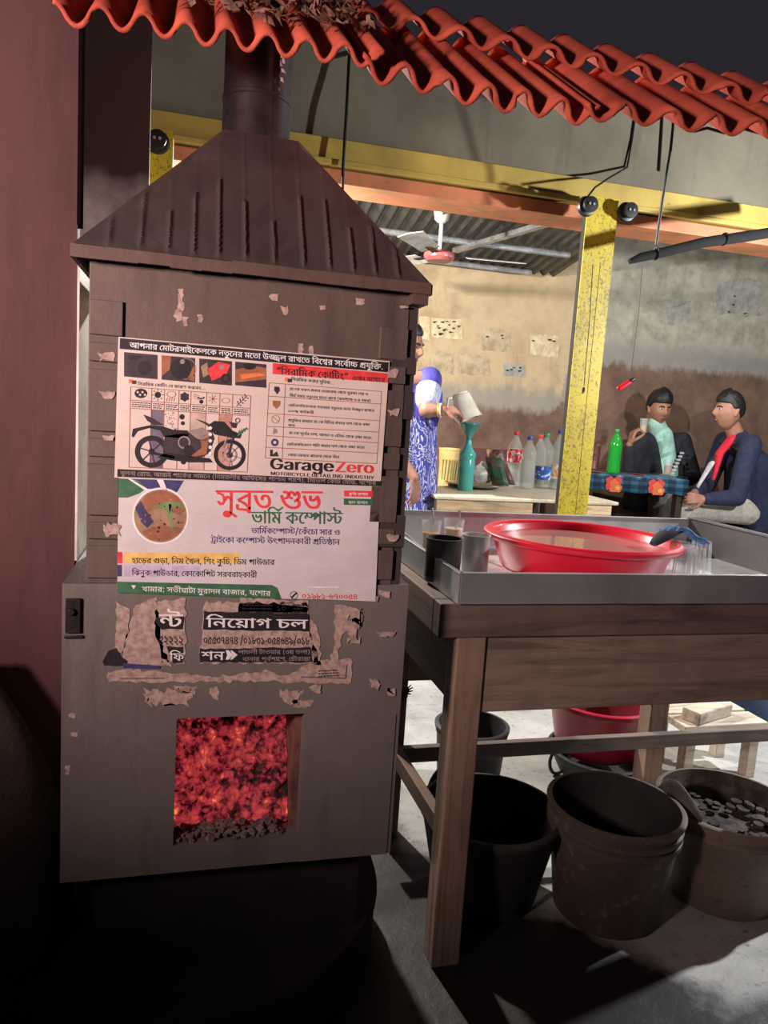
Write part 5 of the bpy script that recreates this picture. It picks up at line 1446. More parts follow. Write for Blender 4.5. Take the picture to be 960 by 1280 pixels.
TR = thing('steel_tray', 'shallow sheet steel tray with a raised back, on the wooden counter table', 'tray', (1.0, 1.7, ZB))
b = MB()
b.box((TX0, TY0, ZB), (TX1, TY1, ZFL))
b.build('bottom', m_steel('bright_tray_steel', (236, 238, 240), 0.3, 0.45, 5), TR, smooth=False)
b = MB()
b.box((TX0, TY0 - 0.004, ZB), (TX1, TY0, ZL))
b.box((TX0, TY0 - 0.005, ZL - 0.004), (TX1, TY0 + 0.010, ZL))
b.build('front_lip', STEEL, TR, smooth=False, bevel=0.0015)
b = MB()
b.box((TX0 - 0.003, TY0 - 0.004, ZB), (TX0, TY1, ZL))
b.box((TX0 - 0.004, TY0 - 0.004, ZL - 0.003), (TX0 + 0.006, TY1, ZL))
b.build('side_lip', STEEL, TR, smooth=False, bevel=0.001)
b = MB()
b.box((TX0 - 0.003, TY1, ZB), (TX1, TY1 + 0.004, ZSP))
b.box((TX0 - 0.003, TY1 - 0.004, ZSP - 0.003), (TX1, TY1 + 0.006, ZSP))
b.build('splash_back', m_steel('splash_steel', (212, 218, 220), 0.45, 0.4, 6), TR, smooth=False, bevel=0.001)
b = MB()
b.box((TX1, TY0 + 0.02, ZB), (TX1 + 0.006, TY1 + 0.004, ZSP + 0.004))
b.box((TX1 - 0.004, TY0 + 0.02, ZSP), (TX1 + 0.03, TY1 + 0.004, ZSP + 0.004))
b.build('side_panel', m_steel('dull_panel_steel', (92, 90, 92), 0.5, 0.5), TR, smooth=False, bevel=0.001)

# red basin
bc = at(725, 684, Y=1.69)
rb = 0.248
BAS = thing('basin', 'wide red plastic basin of water standing on the steel tray', 'basin', (bc.x, 1.69, ZFL))


def m_red(name, c, c2):
    n = N(name)
    col = n.ramp(n.noise(5), [(0.35, srgb(c)), (0.7, srgb(c2))])
    n.set(col, 0.32)
    n.b.inputs['Subsurface Weight'].default_value = 0.6
    n.b.inputs['Subsurface Radius'].default_value = (0.06, 0.008, 0.010)
    return n.mat


REDP = m_red('red_plastic', (222, 34, 66), (206, 28, 58))
hz = 0.088
b = MB()
b.lathe([(0.195, 0), (0.20, 0.004), (rb - 0.022, hz - 0.012), (rb - 0.005, hz - 0.013), (rb, hz - 0.008), (rb, hz), (rb - 0.006, hz + 0.005), (rb - 0.020, hz + 0.004), (rb - 0.027, hz - 0.004), (0.193, 0.008), (0.0, 0.008)], (bc.x, 1.69, ZFL), seg=72, cap0=True, cap1=False)
b.build('bowl', REDP, BAS, angle=50)
n = N('basin_water')
n.set(srgb((196, 150, 146)), 0.03, 0.0)
n.b.inputs['Alpha'].default_value = 0.55
n.b.inputs['Specular IOR Level'].default_value = 0.8
n.bump(n.noise(16, None, 2), 0.04, 0.004)
b = MB()
b.lathe([(0.226, 0), (0.0, 0.0002)], (bc.x, 1.69, ZFL + 0.070), seg=64, cap0=False, cap1=False)
b.build('water', n.mat, BAS)

# cups, mugs and glasses on the tray
SIT = ZFL + 0.0005


def add_mug(px, base_y, wpx, top_y, name, label, mat_, Y=None, handle=True):
    c = at(px, base_y, Z=SIT) if Y is None else at(px, base_y, Y=Y)
    c.z = SIT
    r = wpx / 2 * c.y / FPX * 1.05
    h = at(px, top_y, Y=c.y).z - SIT
    g = thing(name, label, 'mug', c)
    b = MB()
    b.lathe([(r * 0.94, 0), (r * 0.97, 0.003), (r * 0.97, h * .08), (r, h * 0.1), (r, h * .9), (r * 1.0, h - 0.003), (r * 1.05, h - 0.002), (r * 1.05, h), (r * 0.96, h), (r * 0.93, h * .1), (r * 0.0, 0.006)], c, seg=40, cap1=False)
    b.build('body', mat_, g)
    if handle:
        b = MB()
        a = math.radians(200 if handle is True else handle)
        d = V(math.cos(a), math.sin(a), 0)
        b.tube([c + d * r * .98 + V(0, 0, h * .85), c + d * (r * 1.45) + V(0, 0, h * .8), c + d * (r * 1.6) + V(0, 0, h * .5), c + d * (r * 1.4) + V(0, 0, h * .22), c + d * r * .98 + V(0, 0, h * .18)], 0.0035, 8)
        b.build('handle', mat_, g)
    return g, c, r, h


add_mug(553, 708, 46, 672, 'steel_mug', 'dark blackened steel mug nearest the left edge of the tray', DARKST, Y=1.56, handle=75)
add_mug(592, 711, 36, 668, 'steel_mug', 'shiny steel mug standing between the dark mug and the red basin', MUGST, Y=1.62, handle=150)

GLASS = clear_film('clear_glass', (214, 222, 222), 0.17, 0.05)
TEA = M('milk_tea', (196, 142, 92), 0.3)
MILK = M('pale_milk_tea', (222, 196, 172), 0.3)


def glass(c, r, h, label, fill=0.0, fm=None, group=None, flip=False, ribs=False, name='tea_glass'):
    g = thing(name, label, 'glass', c, group)
    b = MB()
    k = 0.80
    pr_ = [(r * k, 0), (r * k, 0.002), (r, h), (r * .94, h), (r * (k - .07), 0.008), (0, 0.008)]
    if flip:
        pr_ = [(r, 0), (r * k, h - 0.002), (r * k * .98, h), (0, h)]
    b.lathe(pr_, c, seg=28, cap0=not flip, cap1=False)
    if ribs:
        for i in range(14):
            a = i * math.tau / 14
            b.tube([c + V(r * .99 * math.cos(a), r * .99 * math.sin(a), .003), c + V(r * k * 1.01 * math.cos(a), r * k * 1.01 * math.sin(a), h - .004)], 0.0012, 5)
    b.build('vessel', GLASS, g)
    if fill:
        b = MB()
        b.lathe([(r * (k - .09), 0.009), (r * (k - .09 + (1 - k) * fill), h * fill), (0, h * fill)], c, seg=24, cap1=False)
        b.build('drink', fm, g)
    return g


c1 = at(538, 676, Y=1.90); c1.z = SIT
h1 = at(538, 651, Y=1.90).z - SIT
g1 = glass(c1, 0.027, h1, 'tea glass half full of orange tea, behind the dark mug', 0.62, TEA)
c2 = at(566, 676, Y=1.92); c2.z = SIT
h2 = at(566, 649, Y=1.92).z - SIT
glass(c2, 0.029, h2, 'tea glass of pale milky tea holding a spoon, behind the shiny mug', 0.72, MILK)
b = MB()
s0, s1 = c2 + V(0.002, -0.004, 0.02), at(570, 646, Y=1.86)
b.tube([c2 + V(-0.008, 0, 0.03), c2 + V(0.006, -0.02, h2 * 0.98), c2 + V(0.002, -0.03, h2 + 0.03)], [0.0022, 0.003, 0.004], 8)
b.sphere(c2 + V(-0.010, 0.001, 0.028), 0.008, 0, 10, (1, .5, 1.4))
tag(b.build('teaspoon', MUGST, loc=c2 + V(0, 0, 0.03)), 'steel teaspoon standing in the milky tea glass', 'spoon')
b = MB()
b.tube([c1 + V(0.0, 0, 0.02), c1 + V(0.004, -0.003, h1 * 1.0), c1 + V(0.0, 0.006, h1 + 0.035)], [0.002, 0.0022, 0.0028], 8)
b.sphere(c1 + V(-0.001, 0, 0.018), 0.008, 0, 10, (1, .5, 1.4))
tag(b.build('teaspoon', MUGST, loc=c1), 'thin spoon standing in the orange tea glass', 'spoon')
c3 = at(641, 690, Y=1.955); c3.z = SIT
glass(c3, 0.024, at(641, 652, Y=1.955).z - SIT, 'empty clear glass behind the rim of the red basin, by the raised back')
# ladle lying by the left edge
c4 = at(512, 668, Y=1.86)
b = MB()
b.tube([(TX0 + 0.016, 1.90, SIT + 0.055), (TX0 + 0.03, 1.86, SIT + 0.05), (TX0 + 0.075, 1.78, SIT + 0.006)], [0.005, 0.003, 0.003], 8)
b.sphere((TX0 + 0.015, 1.905, SIT + 0.058), 0.013, 0, 12, (1, 1.3, .5))
tag(b.build('ladle', M('ladle_steel', (214, 208, 200), .35, .3), loc=(TX0 + 0.03, 1.86, SIT)), 'small pale ladle leaning in the left corner of the tray', 'ladle')
# wet upturned glasses right of the basin
for k, (px, by, Y, top) in enumerate(((828, 712, 1.54, 684), (856, 712, 1.54, 682), (850, 690, 1.66, 677), (876, 690, 1.67, 676))):
    c = at(px, by, Y=Y); c.z = SIT
    if k == 0: c.x = max(c.x, bc.x + 0.228)
    glass(c, 0.030, at(px, top, Y=Y).z - SIT, ('upturned wet glass touching the right side of the basin, front row', 'upturned wet glass at the front right corner of the glass cluster', 'upturned glass at the back of the cluster, behind the blue cloth', 'upturned glass at the back right of the wet cluster')[k], 0, None, 'wet glasses beside the basin', True, True)
# scoop and cloth on the rim
sc0 = at(804, 684, Y=1.62); sc1 = at(838, 671, Y=1.64)
RIMZ = ZFL + hz + 0.005
sc0 = V(bc.x + 0.150, 1.60, RIMZ - 0.008)
sc1 = V(bc.x + 0.262, 1.64, RIMZ + 0.022)
b = MB()
d = (sc1 - sc0)
pts = []
for i in range(9):
    t = i / 8
    w = 0.030 * math.sin(math.pi * min(1, t * .9 + .12)) + 0.006
    q = sc0 + d * t + V(0, 0, 0.012 * math.sin(math.pi * t))
    pts.append([q + V(0, -w, 0), q + V(0, -w * .5, .007), q + V(0, w * .5, .007), q + V(0, w, 0), q + V(0, w * .5, -.003), q + V(0, -w * .5, -.003)])
b.rings(pts)
tag(b.build('scoop', M('scoop_plastic', (30, 38, 52), .35), loc=sc0), 'dark plastic scoop lying across the right rim of the basin', 'scoop')
b = MB()
rows = []
for j in range(10):
    for i in range(14):
        u, v = i / 13, j / 9
        x = bc.x + 0.200 + 0.115 * u
        y = 1.60 + 0.06 * v
        z = RIMZ + 0.034 - 0.02 * abs(u - .35) * 2 + 0.012 * noise.noise(V(u * 4, v * 4, 2)) - 0.012 * u * u
        rows.append((x, y, z))
b.add(rows, [(j * 14 + i, j * 14 + i + 1, (j + 1) * 14 + i + 1, (j + 1) * 14 + i) for j in range(9) for i in range(13)])
tag(b.build('blue_cloth', M('blue_cloth', (70, 124, 176), .85, c2=(40, 76, 120), scale=40), loc=(bc.x + .25, 1.63, RIMZ), solid=0.003), 'crumpled blue wash cloth draped over the scoop and basin rim', 'cloth')

# ------------------------------------------------------------------ under the counter


def m_bucket(name, c, c2, c3, sc_=6):
    n = N(name)
    a = n.noise(sc_, None, 8, 0.68)
    f = n.noise(sc_ * 5, None, 5, 0.7)
    col = n.ramp(a, [(0.32, srgb(c)), (0.62, srgb(c2))])
    col = n.mix(n.ramp(f, [(0.56, (0, 0, 0)), (0.7, (0.8,) * 3)]), col, srgb(c3))
    n.bump(f, 0.2, 0.003)
    return n.set(col, 0.65)


def bucket(name, label, c, rt, h, rk, mat_, inner, group=None, rims=((0.80, .012), (0.87, .010)), lean=(0, 0), bail=True, tilt=0.0):
    g = thing(name, label, 'bucket', c, group)
    ax = V(lean[0], lean[1], 1).normalized()
    rbm = rt * rk
    pr_ = [(rbm * .96, 0), (rbm, 0.006)]
    for z, w in rims:
        r_ = rbm + (rt - rbm) * z
        pr_ += [(r_, h * z - 0.010), (r_ + w * .7, h * z - 0.006), (r_ + w * .7, h * z + 0.004), (r_ + .001, h * z + .007)]
    pr_ += [(rt - 0.002, h - 0.016), (rt + 0.006, h - 0.012), (rt + 0.007, h - 0.003), (rt + 0.002, h), (rt - 0.006, h)]
    b = MB()
    b.lathe(pr_, c, ax, 56, cap1=False)
    o = b.build('body', mat_, g, angle=50)
    b = MB()
    b.lathe([(rt - 0.006, h), (rt - 0.008, h - 0.02), (rbm * .93, 0.012), (0, 0.012)], c, ax, 48, cap0=False, cap1=False)
    b.build('inside', inner, g)
    if bail:
        e = [c + V(s * (rt + 0.008), 0, h * .93) for s in (-1, 1)]
        for q in e:
            bb = MB()
            bb.lathe([(0.013, -0.006), (0.013, 0.008), (0.005, 0.01)], q, (q - c - V(0, 0, h * .93)).normalized(), 12)
            bb.build('lug', mat_, g)
        bb = MB()
        bb.tube([c + V((rt + 0.012) * math.cos(a), -(rt + 0.014) * math.sin(a), h * .93 - 0.05 * math.sin(a)) for a in [math.pi * i / 16 for i in range(17)]], 0.0022, 6)
        bb.build('handle', IRON, g)
    return g


INBLK = M('dark_inside', (36, 33, 34), 0.8, c2=(50, 46, 46), scale=10)  # near-black tone shared by the bucket insides
e0, e1 = at(698, 992, Z=.30), at(838, 1012, Z=.30)
b2 = V((e0.x + e1.x) / 2, 1.52, 0)
r2 = (e1.x - e0.x) / 2 * 1.0
e0, e1 = at(698, 992, Y=1.52), at(838, 1012, Y=1.52)
r2 = (e1.x - e0.x) / 2
b2.x = (e0.x + e1.x) / 2
hB = (e0.z + e1.z) / 2
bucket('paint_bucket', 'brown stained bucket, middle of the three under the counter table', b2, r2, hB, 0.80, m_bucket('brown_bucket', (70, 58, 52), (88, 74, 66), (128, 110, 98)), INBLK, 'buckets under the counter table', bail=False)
e0, e1 = at(536, 1000, Y=1.62), at(703, 1005, Y=1.62)
b1 = V((e0.x + e1.x) / 2 - 0.012, 1.63, 0)
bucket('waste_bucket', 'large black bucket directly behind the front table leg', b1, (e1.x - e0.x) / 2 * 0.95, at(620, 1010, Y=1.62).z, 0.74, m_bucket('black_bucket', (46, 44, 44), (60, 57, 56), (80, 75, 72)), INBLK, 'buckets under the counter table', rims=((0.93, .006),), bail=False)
e0, e1 = at(846, 1000, Y=1.52), at(985, 1015, Y=1.52)
b3 = V((e0.x + e1.x) / 2, 1.54, 0)
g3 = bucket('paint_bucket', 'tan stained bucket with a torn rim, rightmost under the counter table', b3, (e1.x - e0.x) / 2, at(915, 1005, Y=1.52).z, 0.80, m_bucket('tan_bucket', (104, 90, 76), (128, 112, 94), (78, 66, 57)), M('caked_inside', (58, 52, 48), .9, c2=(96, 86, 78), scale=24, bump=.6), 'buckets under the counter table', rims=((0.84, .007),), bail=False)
# torn ear of the lid, refuse in the right bucket
b = MB()
ra = (e1.x - e0.x) / 2
pts = []
for i in range(12):
    a = math.radians(150 + 60 * i / 11)
    hh = 0.012 + 0.05 * math.sin(math.pi * i / 11)
    z = at(915, 1005, Y=1.52).z
    pts.append((b3 + V((ra + .005) * math.cos(a), (ra + .005) * math.sin(a), z - .01), b3 + V((ra - .012) * math.cos(a), (ra - .012) * math.sin(a), z + hh)))
b.add([q for p_ in pts for q in p_], [(2 * i, 2 * i + 2, 2 * i + 3, 2 * i + 1) for i in range(11)])
b.build('torn_rim', m_bucket('dirty_plastic', (60, 54, 50), (92, 84, 78), (130, 120, 110)), g3, solid=0.004)
b = MB()
rnd = random.Random(14)
zr3 = at(915, 1005, Y=1.52).z
for i in range(46):
    a, rr = rnd.uniform(0, 6.28), ra * .82 * rnd.random() ** .5
    c = b3 + V(rr * math.cos(a), rr * math.sin(a), zr3 - 0.075 + rnd.uniform(0, .028))
    b.sphere(c, rnd.uniform(.01, .024), 0, 7, (rnd.uniform(.6, 1.3), rnd.uniform(.6, 1.3), .6))
b.lathe([(ra * .86, 0), (0, .004)], b3 + V(0, 0, zr3 - .075), seg=24, cap0=False, cap1=False)
tag(b.build('tea_leaves', M('used_tea', (34, 29, 28), .95, c2=(84, 74, 68), scale=30, bump=.6), loc=b3 + V(0, 0, zr3 - .07)), 'heap of used tea leaves and scraps inside the rightmost bucket', 'tea leaves', kind='stuff')

# black tubs and the red bucket further in
cb = at(612, 935, Y=2.12); cb.z = 0
e1 = at(638, 905, Y=2.12)
bucket('black_tub', 'black tub on the floor behind the black bucket and table leg', V(e1.x - 0.125, 2.14, 0), 0.115, e1.z, 0.86, m_bucket('tub_black', (38, 38, 40), (50, 50, 52), (66, 64, 62)), INBLK, rims=((0.9, .005),), bail=False)
e0, e1 = at(690, 965, Y=1.98), at(800, 965, Y=1.98)
e0, e1 = at(692, 962, Y=2.18), at(806, 962, Y=2.18)
cbt = V((e0.x + e1.x) / 2, 2.18, 0)
rbt = (e1.x - e0.x) / 2
hbt = max(0.09, at(745, 955, Y=2.18).z)
gb = bucket('black_pan', 'black pan with a round loop handle, under the red bucket', cbt, rbt, hbt, 0.8, m_bucket('pan_black', (34, 34, 36), (48, 47, 48), (62, 60, 58)), INBLK, rims=(), bail=False)
b = MB()
hcx = at(694, 968, Y=2.18)
b.tube([V(hcx.x + 0.005 + 0.03 * math.cos(a), 2.18, max(.05, hcx.z) + 0.045 * math.sin(a)) for a in [math.pi * 2 * i / 24 for i in range(25)]], 0.006, 8)
b.build('handle', BLACK, gb)
e0, e1 = at(695, 890, Y=2.18), at(801, 892, Y=2.18)
zrb = hbt + 0.002
rr_ = (e1.x - e0.x) / 2
cr = V((e0.x + e1.x) / 2, 2.18, zrb)
topz = at(745, 878, Y=2.18).z
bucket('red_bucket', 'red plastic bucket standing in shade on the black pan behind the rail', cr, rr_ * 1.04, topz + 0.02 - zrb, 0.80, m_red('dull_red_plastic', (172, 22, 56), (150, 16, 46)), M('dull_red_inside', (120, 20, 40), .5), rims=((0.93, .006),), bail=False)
# left: pan leaning behind the front leg
cl = at(540, 985, Y=1.86)
b = MB()
ax = V(-0.75, -0.45, 0.5).normalized()
b.lathe([(0.0, 0), (0.06, 0.002), (0.088, 0.03), (0.092, 0.03), (0.064, -0.002), (0.0, -0.003)], (0.80, 1.93, 0.095), ax, 36, cap0=False, cap1=False)
tag(b.build('frying_pan', M('pan_iron', (52, 50, 50), .35, .7), loc=(0.80, 1.93, 0.02)), 'small dark metal pan leaning on its side behind the front table leg', 'pan')

# timber stool and offcuts at the right, in the lamp light
ST = thing('wooden_stool', 'low rough timber stool under the right end of the counter table', 'stool', (1.75, 2.15, 0))
pw = wood('weathered_plank', (198, 184, 166), (140, 124, 108), 'x', scale=.8)
s0 = at(800, 940, Z=0.20); s1 = at(890, 940, Z=0.20)
sx0, sx1, sy0 = 1.66, 2.0, 2.06
for k in range(2):
    b = MB()
    b.box((sx0, sy0 + 0.115 * k, 0.185), (sx1, sy0 + 0.10 + 0.115 * k, 0.21))
    b.build('seat_plank', pw, ST, smooth=False, bevel=0.003)
for x in (sx0 + 0.02, sx1 - 0.06):
    for y in (sy0 + 0.01, sy0 + 0.165):
        b = MB()
        b.box((x, y, 0), (x + 0.04, y + 0.04, 0.185))
        b.build('leg', pw, ST, smooth=False, bevel=0.003)
for k, (x0_, y0_, z0_, L_, ang, lab) in enumerate(((1.56, 1.72, 0.0, 0.15, 8, 'pale timber offcut on the floor in front of the low stool'), (1.66, 1.88, 0.0, 0.22, -14, 'pale timber offcut lit on the floor beside the rightmost bucket'), (1.70, 2.09, 0.2105, 0.20, 20, 'short timber offcut lying on the low stool'))):
    b = MB()
    d = V(math.cos(math.radians(ang)), math.sin(math.radians(ang)), 0) * L_
    b.bar(V(x0_, y0_, z0_ + 0.022), V(x0_, y0_, z0_ + 0.022) + d, 0.07, 0.044)
    tag(b.build('timber_offcut', pw, loc=V(x0_, y0_, z0_), smooth=False, bevel=0.004), lab, 'timber', 'timber offcuts under the counter table')
# blue drum beyond
e0, e1 = at(912, 890, Y=2.45), at(1010, 890, Y=2.45)
bucket('blue_drum', 'dark blue plastic drum beyond the right end of the counter table', V((e0.x + e1.x) / 2, 2.6, 0), .15, .36, .9, m_bucket('blue_drum', (44, 62, 96), (54, 76, 112), (70, 84, 110)), INBLK, rims=((.5, .008), (.9, .008)), bail=False)
# sack beside the oven, lower left
b = MB()
sc_ = V(-0.37, 1.405, 0)
rings = []
for k in range(14):
    t = k / 13
    z = 0.72 * t
    rr = 0.15 * (1 - max(0, t - .55) ** 2 * 4.2) * (1 + .12 * math.sin(3.1 * t))
    rr = max(rr, 0.03)
    rings.append([sc_ + V(rr * math.cos(a) * 0.92 + .012 * noise.noise(V(a, t * 4, 1)), rr * .5 * math.sin(a) + .008 * noise.noise(V(a + 4, t * 4, 1)), z + .008 * noise.noise(V(a * 2, t * 3, 5))) for a in [math.tau * i / 28 for i in range(28)]])
b.rings(rings)
tag(b.build('sack', M('jute_sack', (72, 56, 51), .95, c2=(52, 40, 37), scale=7, bump=.6, bscale=120), loc=sc_), 'full brown jute sack in the gloom left of the oven', 'sack')
# pale painted steel angle on the end of the near wall, catching the lamp inside
b = MB()
za, zc = at(105, 318, Y=1.58).z, at(105, 690, Y=1.58).z
b.box((-0.204, 1.496, zc), (-0.200, 1.66, za))
b.box((-0.260, 1.656, zc), (-0.204, 1.66, za))
tag(b.build('steel_angle', M('white_paint', (240, 234, 228), .5, c2=(206, 198, 192), scale=12), loc=(-0.202, 1.55, zc), smooth=False), 'narrow white painted steel angle upright in the gap left of the oven', 'steel angle')

# ------------------------------------------------------------------ back counter with bottles
SLZ = 0.80
SL_ = thing('slab_table', 'long pale slab table near the back wall carrying the bottles and the squeeze bottle', 'table', (1.9, 4.0, 0))


def m_slab():
    n = N('worn_marble')
    a = n.noise(4, None, 7, 0.65, 1.2)
    col = n.ramp(a, [(0.3, srgb((168, 150, 124))), (0.5, srgb((222, 210, 186))), (0.72, srgb((196, 176, 146)))])
    n.bump(n.noise(30), 0.25, 0.004)
    return n.set(col, 0.45)


SLAB = m_slab()
e0 = at(549, 621, Z=SLZ)
b = MB()
b.box((e0.x, 3.56, SLZ - 0.018), (2.27, 4.50, SLZ))
b.build('top', SLAB, SL_, smooth=False, bevel=0.004)
b = MB()
b.box((e0.x + 0.01, 3.575, SLZ - 0.085), (at(667, 625, Y=3.575).x, 3.62, SLZ - 0.018))
b.build('front_beam', wood('pale_beam', (206, 178, 140), (150, 120, 86), 'x'), SL_, smooth=False, bevel=0.005)
b = MB()
b.box((at(722, 625, Y=3.575).x, 3.575, SLZ - 0.09), (at(766, 625, Y=3.575).x, 3.62, SLZ - 0.018))
b.build('front_beam', wood('pale_beam_end', (206, 178, 140), (150, 120, 86), 'x'), SL_, smooth=False, bevel=0.005)
for x in (e0.x + 0.05, 2.18):
    for y in (3.63, 4.43):
        b = MB()
        b.box((x, y, 0), (x + 0.06, y + 0.06, SLZ - 0.018))
        b.build('leg', WOODZ, SL_, smooth=False)
b = MB()
b.box((e0.x + 0.02, 4.40, 0.05), (2.22, 4.42, SLZ - 0.02))
b.build('back_board', M('dark_board', (46, 40, 40), .9), SL_, smooth=False)

CLEARP = clear_film('clear_bottle_plastic', (206, 216, 210), 0.26, 0.12)
GREENP = clear_film('green_bottle_plastic', (40, 170, 60), 0.72, 0.10)
TEALP = clear_film('teal_plastic', (80, 186, 176), 0.78, 0.25)
WATER = clear_film('still_water', (200, 208, 200), 0.20, 0.05)


def cap_mat(c):
    return M('cap_%s' % {'red': 'red', 'blue': 'blue', 'green': 'green'}[c], {'red': (206, 40, 48), 'blue': (58, 78, 178), 'green': (50, 150, 90)}[c], .4)


CAPS = {k: cap_mat(k) for k in ('red', 'blue', 'green')}


def bottle(c, r, h, label, plastic, cap, band=None, ribs=0, group='plastic bottles on the slab table', fill=0.0, fmat=None, waist=0.0):
    g = thing('plastic_bottle', label, 'bottle', c, group)
    pr_ = [(r * .80, 0), (r * .97, h * .02), (r, h * .06)]
    N_ = 24
    for i in range(1, N_):
        t = i / N_
        z = h * (.06 + .56 * t)
        rr = r * (1 - waist * math.sin(math.pi * t)) * (1 - (0.035 * (i % 2) if ribs else 0))
        pr_.append((rr, z))
    pr_ += [(r * .97, h * .66), (r * .84, h * .74), (r * .58, h * .82), (r * .34, h * .88), (r * .29, h * .91), (r * .36, h * .915), (r * .36, h * .925), (r * .28, h * .93), (r * .28, h * .985), (0, h * .985)]
    b = MB()
    b.lathe(pr_, c, seg=28, cap1=False)
    b.build('body', plastic, g, angle=60)
    b = MB()
    b.lathe([(r * .36, h * .935), (r * .37, h * .94), (r * .37, h * .99), (r * .33, h), (0, h)], c, seg=20, cap1=False)
    b.build('cap', CAPS[cap], g)
    if band:
        z0, z1, mat_ = band
        b = MB()
        rw = r * (1 - waist * math.sin(math.pi * ((z0 + z1) / 2 - .06) / .56)) + .001
        b.lathe([(rw, h * z0), (rw, h * z1)], c, seg=28, cap0=False, cap1=False)
        b.build('label_band', mat_, g)
    if fill:
        b = MB()
        b.lathe([(r * .76, .004), (r * .92, h * .06), (r * .92, h * fill), (0, h * fill)], c, seg=24, cap1=False)
        b.build('liquid', fmat or WATER, g)
    return g


def m_label(name, c, c2, scale=26):
    n = N(name)
    a = n.noise(scale, n.mapped((1, 1, .7)), 3, .5, 1.5)
    return n.set(n.ramp(a, [(0.52, srgb(c)), (0.58, srgb(c2))]), 0.4)


REDL, BLUL, MIXL = m_label('red_label', (200, 24, 40), (236, 214, 210)), m_label('blue_label', (44, 84, 170), (190, 208, 226)), m_label('patch_label', (206, 200, 190), (214, 130, 60))
for (px, by, wx, ty, Y, lab, plastic, cap, band, ribs, fill, wst) in (
        (640.5, 606, 20.5, 539, 4.30, 'clear bottle with red cap and red label, leftmost of the bottle row', CLEARP, 'red', (.44, .68, REDL), 0, .40, .05),
        (657.5, 610, 20.5, 545, 4.12, 'ribbed clear bottle with blue cap and no label, in front of its row', CLEARP, 'blue', None, 1, .55, .02),
        (678, 609, 24, 541, 4.20, 'large clear bottle with green cap and blue label, on the slab table', CLEARP, 'green', (.16, .40, BLUL), 1, .3, .0),
        (695, 606, 21, 537, 4.16, 'clear bottle with blue cap and patchy label, beside the yellow post', CLEARP, 'blue', (.18, .42, MIXL), 0, .3, .0),
        (671.5, 602, 18, 543, 4.40, 'clear bottle with red cap, half hidden behind the green capped bottle', CLEARP, 'red', None, 0, .3, .0)):
    c = at(px, by, Y=Y)
    h = at(px, ty, Y=Y).z - SLZ
    bottle(V(c.x, Y, SLZ), wx / 2 * Y / FPX * 1.03, h, lab, plastic, cap, band, ribs, 'plastic bottles on the slab table', fill, None, wst)

# squeeze bottle with a funnel, being filled
c = at(581, 613, Y=3.87)
c = V(c.x, 3.87, SLZ)
r = 0.043
zt_ = at(581, 556, Y=3.87).z - SLZ
g = thing('squeeze_bottle', 'teal squeeze bottle half full of grey sauce, standing under the funnel', 'bottle', c)
b = MB()
b.lathe([(r * .9, 0), (r, .006), (r, zt_ * .68), (r * .95, zt_ * .70), (r * 1.05, zt_ * .73), (r * 1.05, zt_ * .82), (r * .7, zt_ * .90), (r * .42, zt_), (r * .36, zt_ * 1.12), (0, zt_ * 1.12)], c, seg=32, cap1=False)
b.build('body', TEALP, g, angle=50)
b = MB()
b.lathe([(r * .82, .004), (r * .93, .01), (r * .93, zt_ * .50), (0, zt_ * .5)], c, seg=28, cap1=False)
b.build('sauce', M('grey_sauce', (104, 112, 92), .5, c2=(128, 130, 110)), g)
zf0, zf1 = at(581, 545, Y=3.87).z, at(581, 528, Y=3.87).z
rf = 13.2 * 3.87 / FPX
b = MB()
b.lathe([(r * .26, SLZ + zt_ * 1.06), (r * .30, zf0 - .01), (r * .42, zf0), (rf * .93, zf1 - .012), (rf, zf1 - .01), (rf, zf1), (rf * .92, zf1 - .002), (r * .34, zf0 + .004), (r * .2, SLZ + zt_ * 1.07)], V(c.x, c.y, 0), seg=36, cap0=False, cap1=False)
tag(b.build('funnel', M('teal_funnel', (44, 124, 122), .35, c2=(60, 140, 134)), loc=(c.x, c.y, zf0)), 'dark teal funnel stuck in the neck of the squeeze bottle', 'funnel')

# white jug in the woman's hand, tipped over the funnel
jc = at(581, 510, Y=3.84)
JUG = thing('jug', 'white plastic jug tipped over the funnel, held by the woman in blue', 'jug', jc)
ax = V(0.32, -0.18, -0.90).normalized()
jb = jc - ax * 0.078
b = MB()
b.lathe([(0.0, 0), (0.040, 0.0), (0.048, 0.006), (0.056, 0.05), (0.064, 0.10), (0.074, 0.135), (0.079, 0.142), (0.075, 0.142), (0.060, 0.10), (0.045, 0.012), (0, 0.012)], jb, ax, 40, cap0=False, cap1=False, wob=.03)
b.lathe([(0.036, -0.004), (0.043, -0.006), (0.043, 0.003), (0.036, 0.003)], jb, ax, 32, cap0=False, cap1=False)
JUGM = M('milky_plastic', (240, 236, 222), .35, c2=(226, 220, 200), scale=14)
JUGM.node_tree.nodes['Principled BSDF'].inputs['Subsurface Weight'].default_value = .5
JUGM.node_tree.nodes['Principled BSDF'].inputs['Subsurface Radius'].default_value = (.06, .055, .05)
b.build('body', JUGM, JUG)
b = MB()
b.tube([jb + ax * .02 + V(-.044, 0, 0), jb + ax * .03 + V(-.085, -.01, 0), jb + ax * .08 + V(-.105, -.01, 0), jb + ax * .12 + V(-.066, 0, 0)], .007, 8)
b.build('handle', JUGM, JUG)

